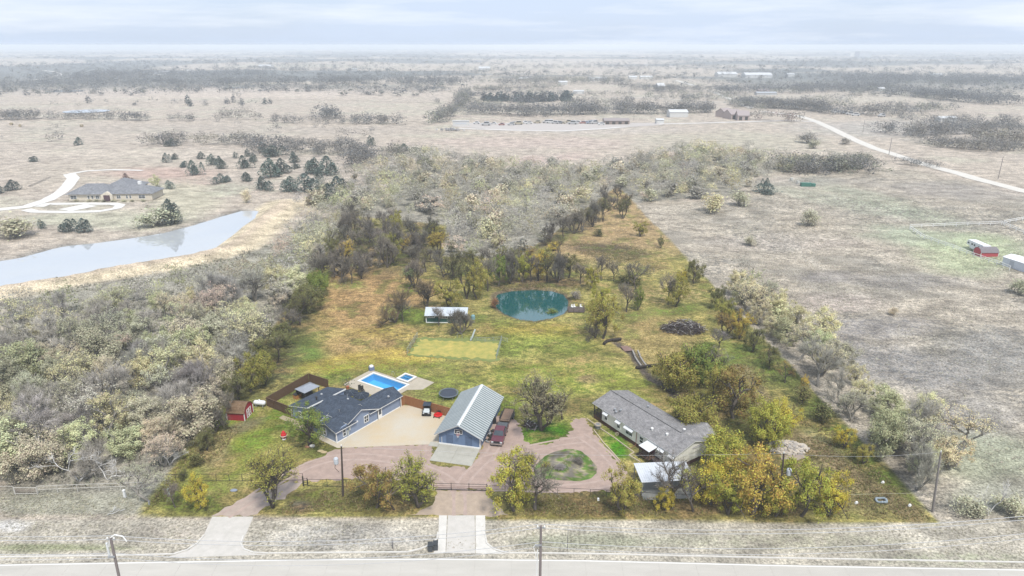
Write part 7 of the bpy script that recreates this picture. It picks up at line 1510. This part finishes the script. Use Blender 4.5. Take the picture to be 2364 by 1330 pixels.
def hedge(pts, wid, n, h, cols, kinds=('bare', 'dense')):
    P = [at(*p) for p in pts]; L = [(b - a).length for a, b in zip(P[:-1], P[1:])]; tot = sum(L)
    for _ in range(int(n * 1.5)):
        s = rg.uniform(0, tot); i = 0
        while s > L[i] and i < len(L) - 1: s -= L[i]; i += 1
        p = P[i].lerp(P[i + 1], s / L[i]); x, y = p.x + rg.normal(0, wid * .3), p.y + rg.normal(0, wid); hh = h * rg.uniform(.6, 1.3); items.append((x, y, hz(x, y), hh, hh * rg.uniform(1.0, 1.6), kinds[int(rg.integers(len(kinds)))], cols[int(rg.integers(len(cols)))]))
G1, G2, G3, G4 = (.17, .172, .17), (.24, .222, .195), (.23, .235, .17), (.075, .10, .095)
hedge(((0, 276), (90, 276)), 6, 30, 8, (G1, G2)); hedge(((110, 275), (260, 276)), 5, 30, 7, (G1, G2)); hedge(((280, 278), (345, 279)), 4, 22, 7, (G1,)); hedge(((385, 280), (450, 280)), 3, 14, 6, (G1, G2)); hedge(((515, 272), (600, 276)), 5, 12, 9, (G2,)); hedge(((600, 283), (900, 286)), 6, 34, 7, (G2, G1)); hedge(((735, 270), (780, 276)), 6, 18, 10, (G1,)); hedge(((820, 282), (940, 288)), 6, 16, 8, (G2, G1))
hedge(((340, 330), (420, 333), (520, 332), (620, 335)), 7, 60, 7, (G2, G1, (.33, .30, .24))); hedge(((600, 345), (700, 350), (800, 352), (860, 380)), 12, 130, 7, (G1, G2), ('bare', 'bare', 'dense')); hedge(((880, 360), (970, 358)), 8, 30, 6, (G2, G3))
hedge(((1010, 285), (1060, 250), (1075, 220)), 14, 110, 9, (G2, G3, G1)); hedge(((1080, 262), (1250, 266), (1400, 262), (1540, 262), (1640, 258)), 10, 240, 10, (G1, G1, G2)); hedge(((1120, 232), (1200, 236), (1320, 232)), 8, 60, 9, (G4, G4, G1), ('cedar',)); hedge(((1060, 215), (1300, 205)), 12, 70, 9, (G1, G2, G3))
hedge(((0, 203), (200, 200), (400, 197), (640, 196), (900, 193), (1060, 196)), 22, 420, 13, (G1, G1, (.2, .2, .19))); hedge(((540, 212), (700, 209), (780, 210), (900, 210), (1040, 211)), 6, 60, 9, (G1, G2)); hedge(((380, 208), (480, 209)), 5, 22, 9, (G1, G2))
hedge(((150, 188), (300, 178), (480, 178), (620, 176)), 30, 200, 14, (G1,)); hedge(((1700, 245), (1780, 248), (1840, 252), (1900, 258)), 14, 130, 10, (G1, G2)); hedge(((1900, 262), (2000, 265), (2120, 263)), 9, 55, 9, (G1, G2)); hedge(((1720, 275), (1760, 278), (1800, 280), (1850, 280)), 5, 18, 8, ((.34, .26, .24), G2))
hedge(((1640, 215), (1760, 214), (1880, 212), (2050, 206)), 16, 170, 12, (G1, G1)); hedge(((1940, 190), (2364, 192)), 40, 240, 14, (G1, (.2, .2, .2))); hedge(((2100, 222), (2240, 236), (2364, 240)), 30, 130, 12, (G1,)); hedge(((1440, 205), (1560, 212), (1640, 212)), 12, 90, 9, (G1, G2)); hedge(((1150, 195), (1300, 192), (1450, 192)), 30, 150, 11, (G1, G2, G3))
hedge(((2020, 305), (2130, 312), (2240, 308), (2364, 305)), 9, 130, 8, (G1, G2)); hedge(((2140, 335), (2240, 345), (2364, 345)), 10, 130, 6, (G1, G2, (.34, .31, .26))); hedge(((2130, 290), (2364, 285)), 16, 50, 7, (G2, G1)); hedge(((2250, 330), (2364, 335)), 8, 40, 9, (G2, (.38, .34, .27)))
hedge(((1800, 395), (1900, 394), (2010, 388)), 7, 100, 7, (G1, G2, G3)); hedge(((2070, 380), (2160, 385)), 4, 20, 4, (G1,)); hedge(((20, 212), (250, 216)), 8, 14, 8, (G4, G2), ('cedar', 'bare')); hedge(((100, 245), (640, 240)), 20, 14, 7, (G1, G4), ('bare', 'cedar')); hedge(((1160, 222), (1360, 220)), 6, 26, 7, (G1, G4)); hedge(((1860, 258), (2364, 300)), 30, 40, 7, (G1, G2))
rq = random.Random(17)
for _ in range(70):
    px, py = rq.uniform(-40, 2400), rq.uniform(136, 188); L_ = rq.uniform(60, 360); hedge(((px, py), (px + L_ / 2, py + rq.uniform(-2, 2)), (px + L_, py + rq.uniform(-3, 3))), 18, int(L_ / 14), 12, (G1, G1, G2))
for _ in range(46):
    px, py = rq.uniform(1060, 2400), rq.uniform(186, 262); L_ = rq.uniform(20, 170); hedge(((px, py), (px + L_, py + rq.uniform(-4, 4))), 8, int(L_ / 8) + 2, 8, (G1, G2, G3))
for _ in range(26):
    px, py = rq.uniform(-20, 1040), rq.uniform(205, 330); hedge(((px, py), (px + rq.uniform(8, 50), py + 1)), 4, rq.randint(1, 4), 6, (G1, G2))
mass('hedgerow_trees', items, 'hazy hedgerows and copses of the far plain', 'woodland', 100)
items = []
for _ in range(9000):                                                   # woods towards the horizon
    y = 900 * (9500 / 900) ** rg.random(); x = rg.uniform(-.86, .86) * y; v = fbm(np.array([x / 700]), np.array([y / 420]), 55, 4)[0]; v2 = vnoise(np.array([x / 260]), np.array([y / 60]), 91)[0]
    if v < .49 and v2 < .72: continue
    s = max(1.0, y / 1500); items.append((x, y, hz(x, y), rg.uniform(7, 12) * min(s, 1.3), rg.uniform(14, 26) * s, 'dense' if rg.random() < .6 else 'bush', ((.15, .155, .155), (.19, .185, .175), (.21, .21, .17))[int(rg.integers(3))]))
mass('far_woodland', items, 'hazy woods fading into the horizon', 'woodland', 34)
# weeds and tussocks
def tufts(name, polys, label, col, seed, h=.35, n=5, cat='weeds', spread=.16):
    rg = np.random.default_rng(seed); V = []; C = []
    for poly, cnt in polys:
        P = np.array(poly); lo, hi = P.min(0), P.max(0); X = rg.uniform(lo[0], hi[0], cnt * 2); Y = rg.uniform(lo[1], hi[1], cnt * 2); k = inpoly(X, Y, poly); d = fbm(X / 6, Y / 6, seed, 3) > .42; k &= d; X, Y = X[k][:cnt], Y[k][:cnt]; Z = terrain(X, Y)
        for q in range(n):
            a = rg.uniform(0, 6.283, len(X)); r = rg.uniform(.2, 1, len(X)) * spread; s = rg.uniform(.6, 1.5, len(X)) * h; bx, by = X + np.cos(a) * r, Y + np.sin(a) * r; w = .05 + .05 * rg.random(len(X)); lx, ly = np.cos(a) * s * .6, np.sin(a) * s * .6
            V.append(np.stack([np.stack([bx - np.sin(a) * w, by + np.cos(a) * w, Z - .03], 1), np.stack([bx + np.sin(a) * w, by - np.cos(a) * w, Z - .03], 1), np.stack([bx + lx, by + ly, Z + s], 1)], 1).reshape(-1, 3))
            cc = np.array(col)[rg.integers(0, len(col), len(X))]; C.append(np.repeat(cc, 3, 0))
    V = np.concatenate(V); me = npmesh(name, V, tris=np.arange(len(V)).reshape(-1, 3), mats=[MASSM], col=np.concatenate(C)); return tag(link(name, me), label, cat, kind='stuff')
fieldp = P0((1560, 480), (1900, 440), (2364, 470), (2420, 560), (2420, 1150), (2260, 1080), (2180, 980), (2000, 860), (1850, 760), (1700, 640))
tufts('field_weeds', [(fieldp, 13000)], 'dry tussocks and weeds of the scrub field', [(.50, .45, .38), (.42, .38, .33), (.55, .48, .40), (.44, .45, .33)], 3, h=.2)
tufts('verge_grass', [(P0((-60, 1205), (2420, 1222), (2420, 1285), (1200, 1268), (-60, 1280)), 1200), (P0((0, 1140), (330, 1140), (300, 1195), (0, 1195)), 700)], 'dry grass of the road verge', [(.46, .43, .33), (.52, .47, .37), (.38, .38, .26)], 5, h=.1)
tufts('wood_floor', [(P0((0, 700), (650, 560), (800, 500), (440, 1040), (330, 1130), (0, 1120)), 9000)], 'undergrowth of the pale left wood', [(.30, .29, .23), (.35, .35, .24), (.27, .25, .22)], 6, h=.55, spread=.3)
inl = P0((330, 1185), (500, 950), (700, 690), (820, 520), (1020, 600), (1190, 605), (1426, 450), (1700, 730), (2140, 1200))
tufts('rough_grass', [(P0((1310, 565), (1380, 555), (1490, 575), (1500, 600), (1420, 600), (1340, 590)), 1200), (P0((1300, 600), (1480, 590), (1560, 640), (1340, 650)), 900), (P0((330, 1185), (480, 980), (560, 985), (470, 1100)), 900), (P0((640, 1185), (960, 1180), (960, 1140), (700, 1135)), 500), (P0((1200, 1190), (1960, 1200), (1960, 1150), (1250, 1150)), 1200), (P0((1850, 920), (2150, 1200), (2000, 1200), (1900, 1100), (1800, 960)), 1800), (P0((1640, 830), (1760, 850), (1800, 960), (1650, 960)), 900), (P0((1140, 655), (1330, 650), (1340, 670), (1150, 675)), 700), (P0((1150, 738), (1310, 728), (1320, 735), (1230, 748)), 400)], 'rough unmown grass and leaf litter inside the lot', [(.20, .18, .08), (.27, .21, .11), (.17, .19, .06), (.32, .24, .13)], 8, h=.17)
# trees that share a description are told apart by their order from left to right
byl = {}
for o in bpy.data.objects:
    if o.parent is None and 'group' in o and 'label' in o: byl.setdefault(o['label'], []).append(o)
for lb, os_ in byl.items():
    if len(os_) < 2: continue
    os_.sort(key=lambda o: proj(*o.location)[0])
    for i, o in enumerate(os_): o['label'] = '%s, %s from left' % (lb, ORD[i])
# ------------------------------------------------------------------ haze
mb = MB(); mb.box((0, 16000, 18), (64000, 33500, 92)); hm = bpy.data.materials.new('haze_air'); hm.use_nodes = True; n = hm.node_tree.nodes; n.clear(); ho = n.new('ShaderNodeOutputMaterial'); pv = n.new('ShaderNodeVolumePrincipled')
pv.inputs['Color'].default_value = (.88, .94, 1.0, 1); pv.inputs['Density'].default_value = .00027; pv.inputs['Anisotropy'].default_value = 0.0; hm.node_tree.links.new(pv.outputs[0], ho.inputs['Volume'])
haze = tag(mb.build('haze', hm), 'thin pale haze over the whole plain', 'haze', kind='stuff')
